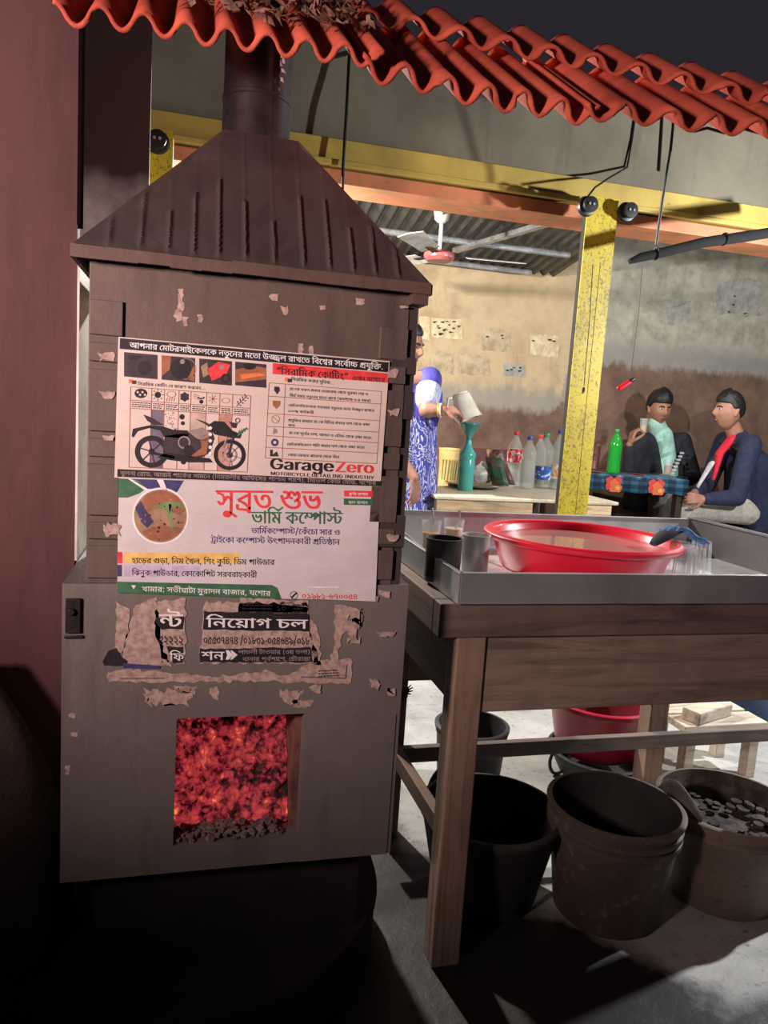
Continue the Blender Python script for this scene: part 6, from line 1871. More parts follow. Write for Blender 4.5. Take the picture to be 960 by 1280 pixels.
# tub, plate, bag, packets
c = at(559, 600, Y=4.2)
c = V(c.x, 4.2, SLZ)
g = thing('tub', 'yellow translucent tub standing behind the woman and the squeeze bottle', 'tub', c)
rr_, hh = 13.5 * 4.2 / FPX, at(559, 560, Y=4.2).z - SLZ
b = MB()
b.lathe([(rr_ * .86, 0), (rr_ * .9, .006), (rr_ * 1.0, hh - .012), (rr_ * 1.05, hh - .01), (rr_ * 1.05, hh), (rr_ * .96, hh), (rr_ * .82, .01), (0, .01)], c, seg=32, cap1=False)
b.build('body', M('yellow_tub', (222, 192, 130), .4, c2=(206, 170, 104)), g)
b = MB()
for k in range(6):
    a = -2.6 + .32 * k
    b.tube([c + V(rr_ * .9 * math.cos(a), rr_ * .9 * math.sin(a) - .004, .03), c + V(rr_ * 1.0 * math.cos(a + .1), rr_ * 1.0 * math.sin(a + .1) - .004, hh * .7)], .003, 5)
b.build('drip', M('green_drip', (120, 120, 70), .5), g)
b = MB()
c = at(600, 604, Y=4.02)
c = V(c.x - .02, 4.05, SLZ)
b.lathe([(.09, 0), (.10, .004), (.17, .022), (.175, .024), (.172, .028), (.10, .010), (0, .008)], c, seg=48, cap1=False)
tag(b.build('plate', M('steel_plate', (150, 148, 144), .35, .7), loc=c), 'round steel plate behind the squeeze bottle on the slab table', 'plate')
bagc = V(at(604, 585, Y=4.1).x, 4.10, SLZ + .028)
b = MB()
rings = []
for k in range(12):
    t = k / 11
    rr = .070 * math.sin(math.pi * min(1, .18 + .75 * t)) * (1 if t < .6 else 1 - (t - .6) * 1.3)
    rings.append([bagc + V((rr + .016 * noise.noise(V(a * 1.5, t * 5, 3))) * math.cos(a) * 1.15, (rr * .8 + .012 * noise.noise(V(a * 2, t * 4, 8))) * math.sin(a), .125 * t) for a in [math.tau * i / 22 for i in range(22)]])
b.rings(rings)
tag(b.build('plastic_bag', M('white_bag', (216, 212, 206), .35, c2=(176, 168, 164), scale=26, bump=.5), loc=bagc, angle=25), 'crumpled white plastic bag lying on the steel plate', 'bag')
for k, (px0, py0, px1, py1, Y, cc, c2_, lab) in enumerate(((626, 606, 617, 572, 4.0, (44, 78, 56), (120, 40, 44), 'dark green snack packet leaning beside the white bag'), (634, 607, 617, 562, 4.1, (84, 40, 44), (150, 120, 90), 'tall dark red packet leaning behind the green packet'))):
    p0_, p1_ = at(px0, py0, Y=Y), at(px1, py1, Y=Y + .04)
    p0_.z = SLZ + .022
    b = MB()
    d = (p1_ - p0_)
    rings = []
    for i in range(9):
        t = i / 8
        th = .004 + .020 * math.sin(math.pi * t)
        q = p0_ + d * t
        sd = V(.045, -.02, 0)
        nn = sd.cross(d).normalized()
        rings.append([q - sd, q - sd * .5 - nn * th, q + sd * .5 - nn * th, q + sd, q + sd * .5 + nn * th, q - sd * .5 + nn * th])
    b.rings(rings)
    tag(b.build('snack_packet', m_label('packet_print_%s' % ('green', 'red')[k], cc, c2_, 18), loc=p0_), lab, 'packet', 'snack packets on the slab table')
# dark red chair back beyond the slab table
CH = thing('chair', 'dark red chair whose back shows behind the white bag and packets', 'chair', (2.22, 5.05, 0))
RC = M('dark_red_plastic', (104, 50, 44), .5, c2=(74, 38, 36))
b = MB()
b.box((2.02, 5.22, .62), (2.42, 5.25, .98))
b.build('backrest', RC, CH, smooth=False, bevel=.012)
b = MB()
b.box((2.02, 4.86, .44), (2.42, 5.25, .47))
b.build('seat', RC, CH, smooth=False, bevel=.01)
for x in (2.03, 2.38):
    for y in (4.87, 5.215):
        b = MB()
        b.box((x, y, 0), (x + .03, y + .03, .62 if y > 5 else .44))
        b.build('leg', RC, CH, smooth=False)

# ------------------------------------------------------------------ the customers' table
TZ = 0.87
A_, B_ = V(2.60, 4.655, TZ), V(3.33, 4.405, TZ)
pd = V(.32, .945, 0).normalized() * .62
C_, D_ = B_ + pd, A_ + pd
DT = thing('dining_table', 'wooden dining table under the plaid flowered cloth, between the two men', 'table', ((A_ + C_) / 2).xy.to_3d())
mid = (A_ + C_) / 2
b = MB()
q = [mid + (p_ - mid) * .97 for p_ in (A_, B_, C_, D_)]
b.add([p_ - V(0, 0, .006) for p_ in q] + [p_ - V(0, 0, .035) for p_ in q], [(0, 1, 2, 3), (7, 6, 5, 4), (0, 4, 5, 1), (1, 5, 6, 2), (2, 6, 7, 3), (3, 7, 4, 0)])
b.build('top', WOODX, DT, smooth=False)
for p_ in q:
    b = MB()
    f_ = mid + (p_ - mid) * .9
    b.bar(V(f_.x, f_.y, 0), V(f_.x, f_.y, TZ - .035), .05, .05)
    b.build('leg', M('dark_leg', (62, 46, 40), .7), DT, smooth=False)


def m_plaid():
    n = N('plaid_cloth')
    vec = n.mapped((1, 1, 1), (0, 0, math.radians(19)))
    sp = n.new('SeparateXYZ')
    n.link(vec, sp.inputs[0])
    def band(ax, k, thr):
        s_ = n.math('SINE', n.math('MULTIPLY', ax, k))
        return n.math('GREATER_THAN', s_, thr)
    bx, by = band(sp.outputs[0], 62, .1), band(sp.outputs[1], 62, .1)
    bz = band(sp.outputs[2], 120, .2)
    f_ = n.math('MULTIPLY', n.math('ADD', bx, n.math('ADD', by, bz)), .34)
    col = n.ramp(f_, [(0.1, srgb((22, 44, 62))), (0.45, srgb((34, 84, 116))), (0.95, srgb((62, 130, 156)))])
    r1 = n.math('GREATER_THAN', n.math('SINE', n.math('MULTIPLY', sp.outputs[1], 31)), .86)
    col = n.mix(n.math('MULTIPLY', r1, .7), col, srgb((190, 84, 70)))
    return n.set(col, .35)


PL = m_plaid()
b = MB()
top = [A_, B_, C_, D_]
n_ = 40
rim0 = []
for s_ in range(4):
    for i in range(n_):
        rim0.append(top[s_].lerp(top[(s_ + 1) % 4], i / n_))
rim0 = [p_ + V(0, 0, .004) for p_ in rim0]
R0 = [mid + (p_ - mid) * 1.004 + V(0, 0, .0) for p_ in rim0]
R1 = []
for i, p_ in enumerate(R0):
    o_ = (p_ - mid)
    o_.z = 0
    o_.normalize()
    R1.append(p_ + o_ * (.010 + .008 * math.sin(i * .9)) + V(0, 0, -.105 - .008 * math.sin(i * .35)))
b.add(rim0, [tuple(range(len(rim0)))])
b.rings([rim0, R0, R1], cap0=False, cap1=False)
CL = b.build('tablecloth', PL, loc=mid, angle=50, solid=.0015)
tag(CL, 'blue plaid tablecloth with big red flowers, draped on the dining table', 'tablecloth')
PETAL_RED, PETAL_ORANGE, PETAL_YELLOW = M('petal_red', (214, 58, 48), .4), M('petal_orange', (226, 106, 50), .4), M('petal_yellow', (232, 170, 70), .4)
hn = V(B_.y - A_.y, -(B_.x - A_.x), 0).normalized()
hx = (B_ - A_).normalized()
if hn.y > 0: hn = -hn


def flower(c, r_, up, right, out, k):
    b = MB()
    for j, (dx, dy, s_, mm) in enumerate(((-.5, .45, .62, 0), (.45, .5, .6, 0), (-.55, -.3, .55, 0), (.05, .1, .6, 1), (.5, -.45, .62, 1), (-.15, -.65, .42, 1), (.52, -.45, .30, 2))):
        cc = c + right * (dx * r_) + up * (dy * r_) + out * (.0015 + .0012 * j)
        pts = [cc + right * (s_ * r_ * (1 + .10 * math.sin(5 * a)) * math.cos(a)) + up * (s_ * r_ * (1 + .1 * math.sin(5 * a)) * math.sin(a)) for a in [math.tau * i / 26 for i in range(26)]]
        b.poly(pts, mm)
    b.build('printed_flower', [PETAL_RED, PETAL_ORANGE, PETAL_YELLOW], CL, smooth=False)


for (px, py) in ((766, 607), (820, 606)):
    # find the spot along the hanging front edge
    best = min((abs((at(px, py, Y=(A_.lerp(B_, t / 200)).y) - A_.lerp(B_, t / 200)).x), t / 200) for t in range(201))[1]
    q_ = A_.lerp(B_, best)
    flower(V(q_.x, q_.y, TZ - .058) + hn * .016, .050, V(0, 0, 1), hx, hn, 0)
for t, s_ in ((.22, .25), (.62, .32), (.42, .7)):
    q_ = A_.lerp(B_, t) + pd * s_
    flower(q_ + V(0, 0, .005), .05, pd.normalized(), hx, V(0, 0, 1), 1)

# on it: green bottle, tea glass, tin
c = at(766, 592, Z=TZ + .006)
c = V(c.x, min(c.y, 4.85), TZ + .006)
bottle(c, 9.2 * c.y / FPX, at(766, 537, Y=c.y).z - TZ, 'green plastic drink bottle standing on the plaid tablecloth', GREENP, 'green', None, 0, None, .5, clear_film('green_drink', (50, 190, 70), .6, .1), .07)
c = at(834, 593, Z=TZ + .006)
c = V(at(834, 593, Y=4.86).x, 4.86, TZ + .006)
glass(c, 6.2 * 4.86 / FPX, at(834, 575, Y=4.86).z - TZ, 'ribbed glass of milky tea on the tablecloth before the man in mint collar', .6, M('brown_milk_tea', (196, 138, 108), .3), ribs=True)
c = V(at(741.5, 579, Y=5.12).x, 5.12, TZ + .006)
g = thing('tin_can', 'small reddish tin standing on the far side of the plaid tablecloth', 'tin', c)
b = MB()
rr_, hh = 8 * 5.12 / FPX, at(741.5, 558, Y=5.12).z - TZ
b.lathe([(rr_, 0), (rr_ * 1.03, .003), (rr_, .007), (rr_, hh - .006), (rr_ * 1.03, hh - .003), (rr_ * 1.0, hh), (rr_ * .9, hh - .004), (0, hh - .004)], c, seg=32, cap1=False)
b.build('body', m_label('tin_print', (120, 70, 62), (84, 48, 46), 30), g)

# bench behind, along the wall
BE = thing('bench', 'dark wooden bench along the back wall behind the dining table', 'bench', (3.7, 5.28, 0))
BW = M('dark_bench_wood', (58, 44, 38), .7, c2=(76, 58, 48))
b = MB()
b.box((3.05, 5.12, .52), (4.5, 5.44, .56))
b.build('seat', BW, BE, smooth=False, bevel=.004)
for x in (3.12, 4.38):
    b = MB()
    b.box((x, 5.16, 0), (x + .06, 5.40, .52))
    b.build('leg', BW, BE, smooth=False)
BE2 = thing('stool', 'dark wooden stool under the man in the navy jacket', 'stool', (3.95, 4.6, 0))
b = MB()
b.box((3.72, 4.42, .50), (4.16, 4.80, .54))
b.build('seat', BW, BE2, smooth=False, bevel=.004)
for x in (3.75, 4.09):
    for y in (4.45, 4.73):
        b = MB()
        b.box((x, y, 0), (x + .04, y + .04, .5))
        b.build('leg', BW, BE2, smooth=False)

# ------------------------------------------------------------------ people


def fuse(mb, name, mat_, parent, voxel=.006, smooth=4, sub=0):
    """one continuous skin over the collected shapes"""
    me = bpy.data.meshes.new('shape')
    org = root_loc(parent) if parent else Vector((0, 0, 0))
    me.from_pydata([tuple(p_ - org) for p_ in mb.v], [], mb.f)
    me.update()
    bm = bmesh.new()
    bm.from_mesh(me)
    bmesh.ops.recalc_face_normals(bm, faces=bm.faces)
    bm.to_mesh(me)
    bm.free()
    o = bpy.data.objects.new('shape', me)
    COL.objects.link(o)
    r_ = o.modifiers.new('r', 'REMESH')
    r_.mode = 'VOXEL'
    r_.voxel_size = voxel
    s_ = o.modifiers.new('s', 'SMOOTH')
    s_.iterations = smooth
    s_.factor = .5
    dg = bpy.context.evaluated_depsgraph_get()
    out = bpy.data.meshes.new_from_object(o.evaluated_get(dg))
    bpy.data.objects.remove(o)
    bpy.data.meshes.remove(me)
    out.name = name
    out.materials.clear()
    out.materials.append(mat_)
    out.shade_smooth()
    o = bpy.data.objects.new(name, out)
    COL.objects.link(o)
    if parent:
        o.parent = parent
    return o


def frame(fwd, up=(0, 0, 1)):
    f_ = Vector(fwd).normalized()
    u_ = Vector(up)
    r_ = f_.cross(u_).normalized()
    return r_, f_, r_.cross(f_)


def skull(dx, dy, dz, s_=1.0):
    """head surface along a direction: x to its right, y forward, z up"""
    x, y, z = dx * .074, dy * .095, dz * .116
    if z < 0:
        t = -z / .116
        x *= 1 - .30 * t ** 1.4
        if y < 0:
            y *= 1 - .45 * t
        else:
            y *= 1 - .12 * t
    if dy > 0:
        g = lambda cx, cz, sx, sz: math.exp(-((x - cx) / sx) ** 2 - ((z - cz) / sz) ** 2)
        y += dy * (.026 * g(0, -.018, .013, .020) + .012 * g(0, .008, .010, .022) + .006 * g(0, .030, .04, .010) - .009 * (g(.031, .012, .017, .012) + g(-.031, .012, .017, .012)) + .007 * g(0, -.055, .022, .007) - .004 * g(0, -.043, .02, .004) + .006 * g(0, -.070, .018, .006) + .012 * g(0, -.100, .022, .016) + .005 * (g(.04, -.022, .018, .018) + g(-.04, -.022, .018, .018)))
    return Vector((x, y, z)) * s_


def head(mb, c, fr, s_=1.0, ears=True):
    r_, f_, u_ = fr
    T = lambda v: c + r_ * v.x + f_ * v.y + u_ * v.z
    nu, nv = 56, 44
    rings = []
    for k in range(1, nv):
        th = math.pi * k / nv
        rings.append([T(skull(math.sin(th) * math.sin(a), math.sin(th) * math.cos(a), -math.cos(th), s_)) for a in [math.tau * i / nu for i in range(nu)]])
    mb.rings(rings)
    if ears:
        for sg in (-1, 1):
            mb.capsule(T(Vector((sg * .074, -.008, .012)) * s_), .011 * s_, T(Vector((sg * .077, -.004, -.022)) * s_), .008 * s_, 10)
            mb.capsule(T(Vector((sg * .080, -.018, .018)) * s_), .008 * s_, T(Vector((sg * .078, -.014, -.012)) * s_), .006 * s_, 10)
    return T


def face_bits(root, T, s_, brow, skin_dark):
    for sg in (-1, 1):
        b = MB()
        b.sphere(T(skull(sg * .36, .92, .105, s_) - Vector((0, .006, 0)) * s_), .0105 * s_, 0, 12)
        e = b.build('eye', EYEW, root)
        b = MB()
        b.sphere(T(skull(sg * .36, .92, .105, s_) + Vector((0, .0015, 0)) * s_), .0058 * s_, 0, 10)
        b.build('iris', EYEB, e)
        b = MB()
        b.tube([T(skull(sg * q_, (1 - q_ * q_ - z_ * z_) ** .5, z_, s_) + Vector((0, .001, 0)) * s_) for q_, z_ in ((.14, .235), (.30, .28), (.46, .275), (.60, .22))], [.0035 * s_, .0055 * s_, .005 * s_, .002 * s_], 6)
        b.build('eyebrow', brow, root)
    b = MB()
    for z_, w_, rr in ((-.455, .25, .0042), (-.53, .22, .0052)):
        b.tube([T(skull(q_, (1 - q_ * q_ - z_ * z_) ** .5, z_, s_) + Vector((0, .0006, 0))) for q_ in (-w_, -w_ * .5, 0, w_ * .5, w_)], [rr * .3 * s_, rr * s_, rr * s_, rr * s_, rr * .3 * s_], 6)
    b.build('lips', skin_dark, root)


def hair_cap(root, T, s_, mat_, front=.50, side=-.02, back=-.55, thick=.016, top=.030, seed=1):
    """hair as a closed shell over the skull"""
    b = MB()
    nu, nv = 60, 26
    outer, inner = [], []
    for j in range(nv + 1):
        for i in range(nu):
            a = math.tau * i / nu
            ca, sa = math.cos(a), math.sin(a)          # ca: forward
            if ca > .35:
                low = front - .05 * (1 - ca)
            elif ca > -.1:
                low = side + (front - side) * max(0, (ca + .1) / .45) ** 2
            else:
                low = side + (back - side) * min(1, (-.1 - ca) / .6)
            z = 1 - (1 - low) * (j / nv)
            z = max(-.999, min(.9995, z))
            rr = (1 - z * z) ** .5
            d = Vector((rr * sa, rr * ca, z))
            p_ = skull(d.x, d.y, d.z, s_)
            nz = noise.noise(Vector((d.x * 9, d.y * 9, d.z * 9 + seed)))
            tk = thick * (1 - .75 * (j / nv) ** 3) + top * max(0, z) ** 2 * (.55 + .45 * max(0, ca)) + .004 * nz
            outer.append(T(p_ + d * tk * s_))
            inner.append(T(p_ - d * .004 * s_))
    fs = []
    n_ = nu
    for j in range(nv):
        for i in range(nu):
            k = (i + 1) % nu
            fs.append((j * n_ + i, j * n_ + k, (j + 1) * n_ + k, (j + 1) * n_ + i))
    o_ = len(outer)
    fs2 = [tuple(o_ + q_ for q_ in f_)[::-1] for f_ in fs]
    rimf = [(nv * n_ + i, nv * n_ + (i + 1) % n_, o_ + nv * n_ + (i + 1) % n_, o_ + nv * n_ + i) for i in range(nu)]
    b.add(outer + inner, fs + fs2 + rimf)
    return b.build('hair', mat_, root, angle=60)


def hand(mb, w, d, nrm, curl=(30, 40, 25), thumb=1, s_=1.0, spread=.10):
    """palm, four bent fingers and a thumb; d runs to the fingers, nrm is where the palm faces"""
    d = Vector(d).normalized()
    nrm = (Vector(nrm) - d * Vector(nrm).dot(d)).normalized()
    t = d.cross(nrm) * thumb
    L = (.068, .078, .073, .055)
    mb.capsule(w - d * .01 * s_, .022 * s_, w + d * .025 * s_, .024 * s_, 12, flat=.7, side=t)
    for k in range(4):
        off = (.030 - .020 * k)
        kn = w + d * (.086 - .004 * abs(k - 1)) * s_ + t * off * s_
        mb.capsule(w + d * .012 * s_ + t * off * .55 * s_, .0135 * s_, kn, .0105 * s_, 10)
        p_, ang = kn, 0
        dd = (d + t * spread * (1.2 - .8 * k)).normalized()
        for q_, (fr, rr0, rr1) in enumerate(((.46, .0098, .0088), (.30, .0088, .0080), (.24, .0080, .0066))):
            ang += math.radians(curl[q_])
            v = dd * math.cos(ang) + nrm * math.sin(ang)
            n2 = p_ + v * L[k] * fr * s_
            mb.capsule(p_, rr0 * s_, n2, rr1 * s_, 10)
            p_ = n2
    p0_ = w + d * .022 * s_ + t * .022 * s_
    v1 = (d * .55 + t * .75 + nrm * .35).normalized()
    p1_ = p0_ + v1 * .042 * s_
    p2_ = p1_ + (d * .75 + t * .25 + nrm * .6).normalized() * .032 * s_
    p3_ = p2_ + (d * .75 - t * .1 + nrm * .65).normalized() * .024 * s_
    mb.capsule(p0_, .014 * s_, p1_, .0115 * s_, 10)
    mb.capsule(p1_, .0112 * s_, p2_, .010 * s_, 10)
    mb.capsule(p2_, .010 * s_, p3_, .008 * s_, 10)


def m_skin(name, c):
    n = N(name)
    a = n.noise(22, None, 4, .6)
    n.set(n.ramp(a, [(0.35, srgb(tuple(v * .9 for v in c))), (0.65, srgb(c))]), .5)
    n.b.inputs['Subsurface Weight'].default_value = .12
    n.b.inputs['Subsurface Radius'].default_value = (.012, .005, .003)
    return n.mat


EYEW, EYEB = M('eye_white', (214, 206, 198), .3), M('eye_dark', (26, 18, 16), .2)
SKIN_WARM, SKIN_TAN, SKIN_BROWN = m_skin('skin_warm_brown', (168, 120, 96)), m_skin('skin_tan_brown', (176, 126, 104)), m_skin('skin_brown', (160, 116, 98))
LIPS = M('lip', (130, 72, 66), .45)
HAIR = M('black_hair', (20, 18, 20), .5, c2=(34, 30, 32), scale=60, bump=.4, bscale=160)
BEARD = M('stubble', (74, 54, 46), .8, c2=(96, 70, 58), scale=140)


def cloth_mat(name, c, c2, scale=30):
    return M(name, c, .85, c2=c2, scale=scale, bump=.25, bscale=260)


# -- the man lifting a glass, behind the table
YM = 5.16
P_ = lambda x, y, dy=0.0: at(x, y, Y=YM + dy)
hc = P_(824, 512, -.02)
neck = P_(826, 541, .03)
sl, sr = P_(802, 553, .0), P_(853, 551, -.02)
chest, pelvis = P_(828, 580, .03), P_(828, 634, .06)
MAN_SEATED = thing('person', 'person in dark jacket and mint high collar lifting a tea glass at the table', 'person', V(pelvis.x, pelvis.y, .56))
s_ = 1.08
fr = frame((-.12, -.98, -.12))
b = MB()
T = head(b, hc, fr, s_)
b.capsule(hc + V(0, .015, -.06), .055, neck + V(0, 0, -.03), .062)
el, wr = P_(786, 588, -.16), P_(787, 556, -.22)
gl = P_(804.5, 532, -.24)
b.capsule(sl, .05, el, .042)
b.capsule(el, .042, wr, .027)
hd = (gl - wr) * .9 + V(0, 0, .02)
hand(b, wr, V(.20, 0, 1), V(1, -.15, -.1), (38, 52, 40), -1, 1.12)
el2, wr2 = P_(868, 598, -.1), P_(838, 604, -.26)
b.capsule(sr, .05, el2, .042)
b.capsule(el2, .042, wr2, .027)
hand(b, wr2, V(-.9, -.3, -.15), V(0, 0, -1), (18, 25, 20), 1, 1.05)
b.capsule(chest + V(-.05, .02, .03), .085, pelvis + V(-.04, .02, 0), .09)
b.capsule(chest + V(.05, .02, .03), .085, pelvis + V(.04, .02, 0), .09)
b.capsule(sl + V(.03, .05, -.01), .045, sr + V(.0, .05, -.01), .045)
kn = [V(pelvis.x - .16, 4.95, .66), V(pelvis.x + .12, 4.95, .66)]
for k, q_ in enumerate(kn):
    b.capsule(V(pelvis.x + (-.09, .09)[k], pelvis.y, .66), .085, q_, .065)
    b.capsule(q_, .062, V(q_.x, q_.y + .02, .12), .045)
    b.capsule(V(q_.x, q_.y + .03, .05), .045, V(q_.x, q_.y - .13, .04), .036)
fuse(b, 'body', SKIN_WARM, MAN_SEATED, .005, 3)
face_bits(MAN_SEATED, T, s_, HAIR, LIPS)
hair_cap(MAN_SEATED, T, s_, HAIR, .46, .10, -.35, .022, .030, 2)
b = MB()
b.capsule(hc + V(0, .015, -.105), .066, neck + V(0, 0, -.02), .076)
b.capsule(neck + V(0, -.035, -.02), .075, chest + V(-.01, -.075, -.02), .085)
b.capsule(chest + V(-.01, -.075, -.02), .085, pelvis + V(-.02, -.075, .05), .095)
mint = fuse(b, 'high_collar_shirt', cloth_mat('mint_knit', (176, 222, 206), (152, 200, 186)), MAN_SEATED, .009, 3)
tag(mint, 'mint green high collar shirt')
b = MB()
JK = cloth_mat('charcoal_jacket', (30, 30, 38), (42, 42, 52))
for sg, sh, e_, w_ in ((-1, sl, el, wr), (1, sr, el2, wr2)):
    b.capsule(neck + V(sg * .06, .03, -.05), .055, sh, .068)
    b.capsule(sh, .070, e_, .056)
    b.capsule(e_, .056, w_ + (e_ - w_) * .14, .042)
    b.capsule(sh + V(-sg * .035, .02, -.02), .085, V(sh.x - sg * .04, pelvis.y, pelvis.z), .10)
    b.capsule(chest + V(sg * .105, .0, .05), .088, pelvis + V(sg * .11, -.01, -.04), .105)
b.capsule(chest + V(0, .06, .06), .12, pelvis + V(0, .05, -.02), .13)
for sg in (-1, 1):
    b.capsule(neck + V(sg * .07, .0, -.035), .030, neck + V(sg * .085, -.06, -.12), .034)
    b.capsule(neck + V(sg * .085, -.06, -.12), .034, chest + V(sg * .10, -.08, -.06), .05)
fuse(b, 'jacket', JK, MAN_SEATED, .009, 4)
b = MB()
for t in range(7):
    q_ = sr.lerp(el2, .30 + .1 * t) if False else P_(852.5 - 2.0 * t, 566 + 4.2 * t, -.135 - .012 * t)
    b.box(q_ - V(.016, .004, .010), q_ + V(.016, .004, .006))
st = b.build('sleeve_stripe', M('white_print', (206, 206, 208), .6), MAN_SEATED, smooth=False)
b = MB()
for k, q_ in enumerate(kn):
    b.capsule(V(pelvis.x + (-.09, .09)[k], pelvis.y, .665), .098, q_, .078)
    b.capsule(q_, .076, V(q_.x, q_.y + .02, .14), .058)
fuse(b, 'trousers', cloth_mat('grey_trousers', (132, 128, 126), (112, 108, 106)), MAN_SEATED, .010, 3)
b = MB()
for q_ in kn:
    b.capsule(V(q_.x, q_.y + .04, .045), .052, V(q_.x, q_.y - .14, .038), .042)
fuse(b, 'shoes', BLACK, MAN_SEATED, .01, 3)
gh = at(804.5, 541, Y=YM - .22).z - .002
glass(V(gl.x, gl.y + .0, gh), .030, at(804.5, 523, Y=YM - .22).z - gh, 'tea glass raised to the lips of the man in the mint collar', .55, M('tea_in_hand', (206, 168, 130), .3))

# -- the smiling man in the navy jacket at the right end
YM = 4.55
hc = P_(911, 515, 0)
neck = P_(918, 540, .02)
sl, sr = P_(938, 556, -.17), P_(906, 552, .20)
chest, pelvis = P_(928, 590, .02), P_(934, 638, .04)
MAN_SMILING = thing('person', 'person in navy jacket over red shirt, smiling in profile at the table end', 'person', V(pelvis.x, pelvis.y, .54))
s_ = 1.05
fr = frame((-.985, .12, .02))
b = MB()
T = head(b, hc, fr, s_)
b.capsule(hc + V(.03, .02, -.05), .052, neck + V(.02, 0, -.03), .060)
el, wr = P_(921, 622, -.24), P_(880, 624, -.20)
el2, wr2 = P_(884, 606, .16), P_(868, 616, -.06)
b.capsule(sl, .05, el, .042); b.capsule(el, .042, wr, .027)
b.capsule(sr, .05, el2, .042); b.capsule(el2, .042, wr2, .027)
hand(b, wr, V(-1, .05, .05), V(.1, .8, -.3), (25, 40, 30), 1, 1.0)
hand(b, wr2, V(-.8, -.45, -.1), V(0, -.2, -1), (30, 42, 30), -1, 1.0)
b.capsule(chest + V(.05, -.05, .03), .085, pelvis + V(.05, -.04, 0), .09)
b.capsule(chest + V(.05, .06, .03), .085, pelvis + V(.05, .04, 0), .09)
b.capsule(sl + V(.03, .05, -.01), .045, sr + V(.0, .05, -.01), .045)
kn = [at(852, 632, Y=4.52), at(862, 630, Y=4.72)]
kn = [V(kn[0].x, 4.50, .68), V(kn[1].x + .05, 4.69, .68)]
for k, q_ in enumerate(kn):
    b.capsule(V(pelvis.x, pelvis.y + (-.09, .09)[k], .655), .085, q_, .062)
    b.capsule(q_, .06, V(q_.x + .02, q_.y, .12), .045)
    b.capsule(V(q_.x + .03, q_.y, .05), .045, V(q_.x - .12, q_.y, .04), .036)
fuse(b, 'body', SKIN_TAN, MAN_SMILING, .0052, 3)
face_bits(MAN_SMILING, T, s_, HAIR, LIPS)
hair_cap(MAN_SMILING, T, s_, HAIR, .50, .14, -.30, .016, .030, 5)
b = MB()                                        # smiling teeth
b.tube([T(skull(q_, (1 - q_ * q_ - .245) ** .5, -.495, s_) + Vector((0, .0022, 0))) for q_ in (-.17, -.08, 0, .08, .17)], [.001, .0034, .0036, .0034, .001], 6)
b.build('teeth', M('tooth', (226, 220, 210), .3), MAN_SMILING)
b = MB()
NJ = cloth_mat('navy_jacket', (30, 36, 62), (40, 46, 76))
for sg, sh, e_, w_ in ((-1, sl, el, wr), (1, sr, el2, wr2)):
    b.capsule(neck + V(.02, sg * .05, -.05), .055, sh, .070)
    b.capsule(sh, .076, e_, .062)
    b.capsule(e_, .062, w_ + (e_ - w_) * .12, .044)
b.capsule(chest + V(.05, -.10, .05), .105, pelvis + V(.03, -.09, -.06), .125)
b.capsule(chest + V(.05, .10, .05), .105, pelvis + V(.03, .09, -.06), .125)
b.capsule(chest + V(.06, .0, .06), .13, pelvis + V(.04, 0, -.05), .15)
b.capsule(neck + V(.05, -.035, -.02), .036, neck + V(-.03, -.07, -.075), .030)
b.capsule(neck + V(.05, .05, -.02), .036, neck + V(-.03, .07, -.075), .030)
b.capsule(neck + V(.055, .0, -.045), .055, neck + V(.075, 0, -.12), .08)
b.capsule(chest + V(-.03, -.02, .0), .105, pelvis + V(-.03, -.02, .0), .12)
fuse(b, 'jacket', NJ, MAN_SMILING, .009, 4)
b = MB()
Yv = V(0, 1, 0)
b.capsule(neck + V(-.012, -.015, -.025), .046, P_(900, 566, -.03), .040, flat=.5, side=Yv)
b.capsule(P_(900, 566, -.03), .040, P_(892, 598, -.05), .020, flat=.5, side=Yv)
b.capsule(neck + V(.0, .0, -.03), .045, neck + V(.03, .02, -.10), .035)
o = fuse(b, 'red_shirt', cloth_mat('red_shirt', (214, 40, 62), (190, 30, 50)), MAN_SMILING, .008, 3)
b = MB()
b.capsule(P_(889, 580, -.02), .030, P_(870, 612, -.05), .016, flat=.4, side=V(0, 1, 0))
o = fuse(b, 'jacket_lining', cloth_mat('pale_lining', (206, 204, 204), (180, 178, 180)), MAN_SMILING, .006, 2)
tag(o, 'pale grey lining showing at the open jacket front')
b = MB()
for k, q_ in enumerate(kn):
    b.capsule(V(pelvis.x, pelvis.y + (-.09, .09)[k], .66), .105, q_, .085)
    b.capsule(q_, .082, V(q_.x + .02, q_.y, .14), .058)
fuse(b, 'trousers', cloth_mat('light_trousers', (196, 188, 176), (172, 164, 154)), MAN_SMILING, .010, 3)
b = MB()
for q_ in kn:
    b.capsule(V(q_.x + .03, q_.y, .045), .05, V(q_.x - .13, q_.y, .038), .042)
fuse(b, 'shoes', BLACK, MAN_SMILING, .01, 3)

# -- the woman filling the squeeze bottle, half hidden by the oven
YM = 3.72
hc = P_(507, 434, .05)
neck = P_(506, 463, .06)
sl, sr = P_(486, 478, .0), P_(537, 474, .0)
chest, pelvis = P_(512, 510, .04), P_(514, 575, .05)
WOMAN = thing('person', 'person in blue patterned sari pouring from a white jug behind the oven', 'person', V(pelvis.x, pelvis.y, 0))
s_ = .98
fr = frame((.62, -.75, -.18))
b = MB()
T = head(b, hc, fr, s_)
b.capsule(hc + V(0, .02, -.05), .046, neck + V(0, 0, -.03), .052)
el, wr = P_(533, 513, -.12), P_(553, 513, -.16)
el2, wr2 = P_(484, 548, -.1), P_(518, 598, -.22)
b.capsule(sr, .046, el, .040); b.capsule(el, .040, wr, .026)
b.capsule(sl, .046, el2, .038); b.capsule(el2, .038, wr2, .025)
hand(b, wr, V(1, .1, .05), V(.15, .5, -.85), (34, 42, 30), -1, .95)
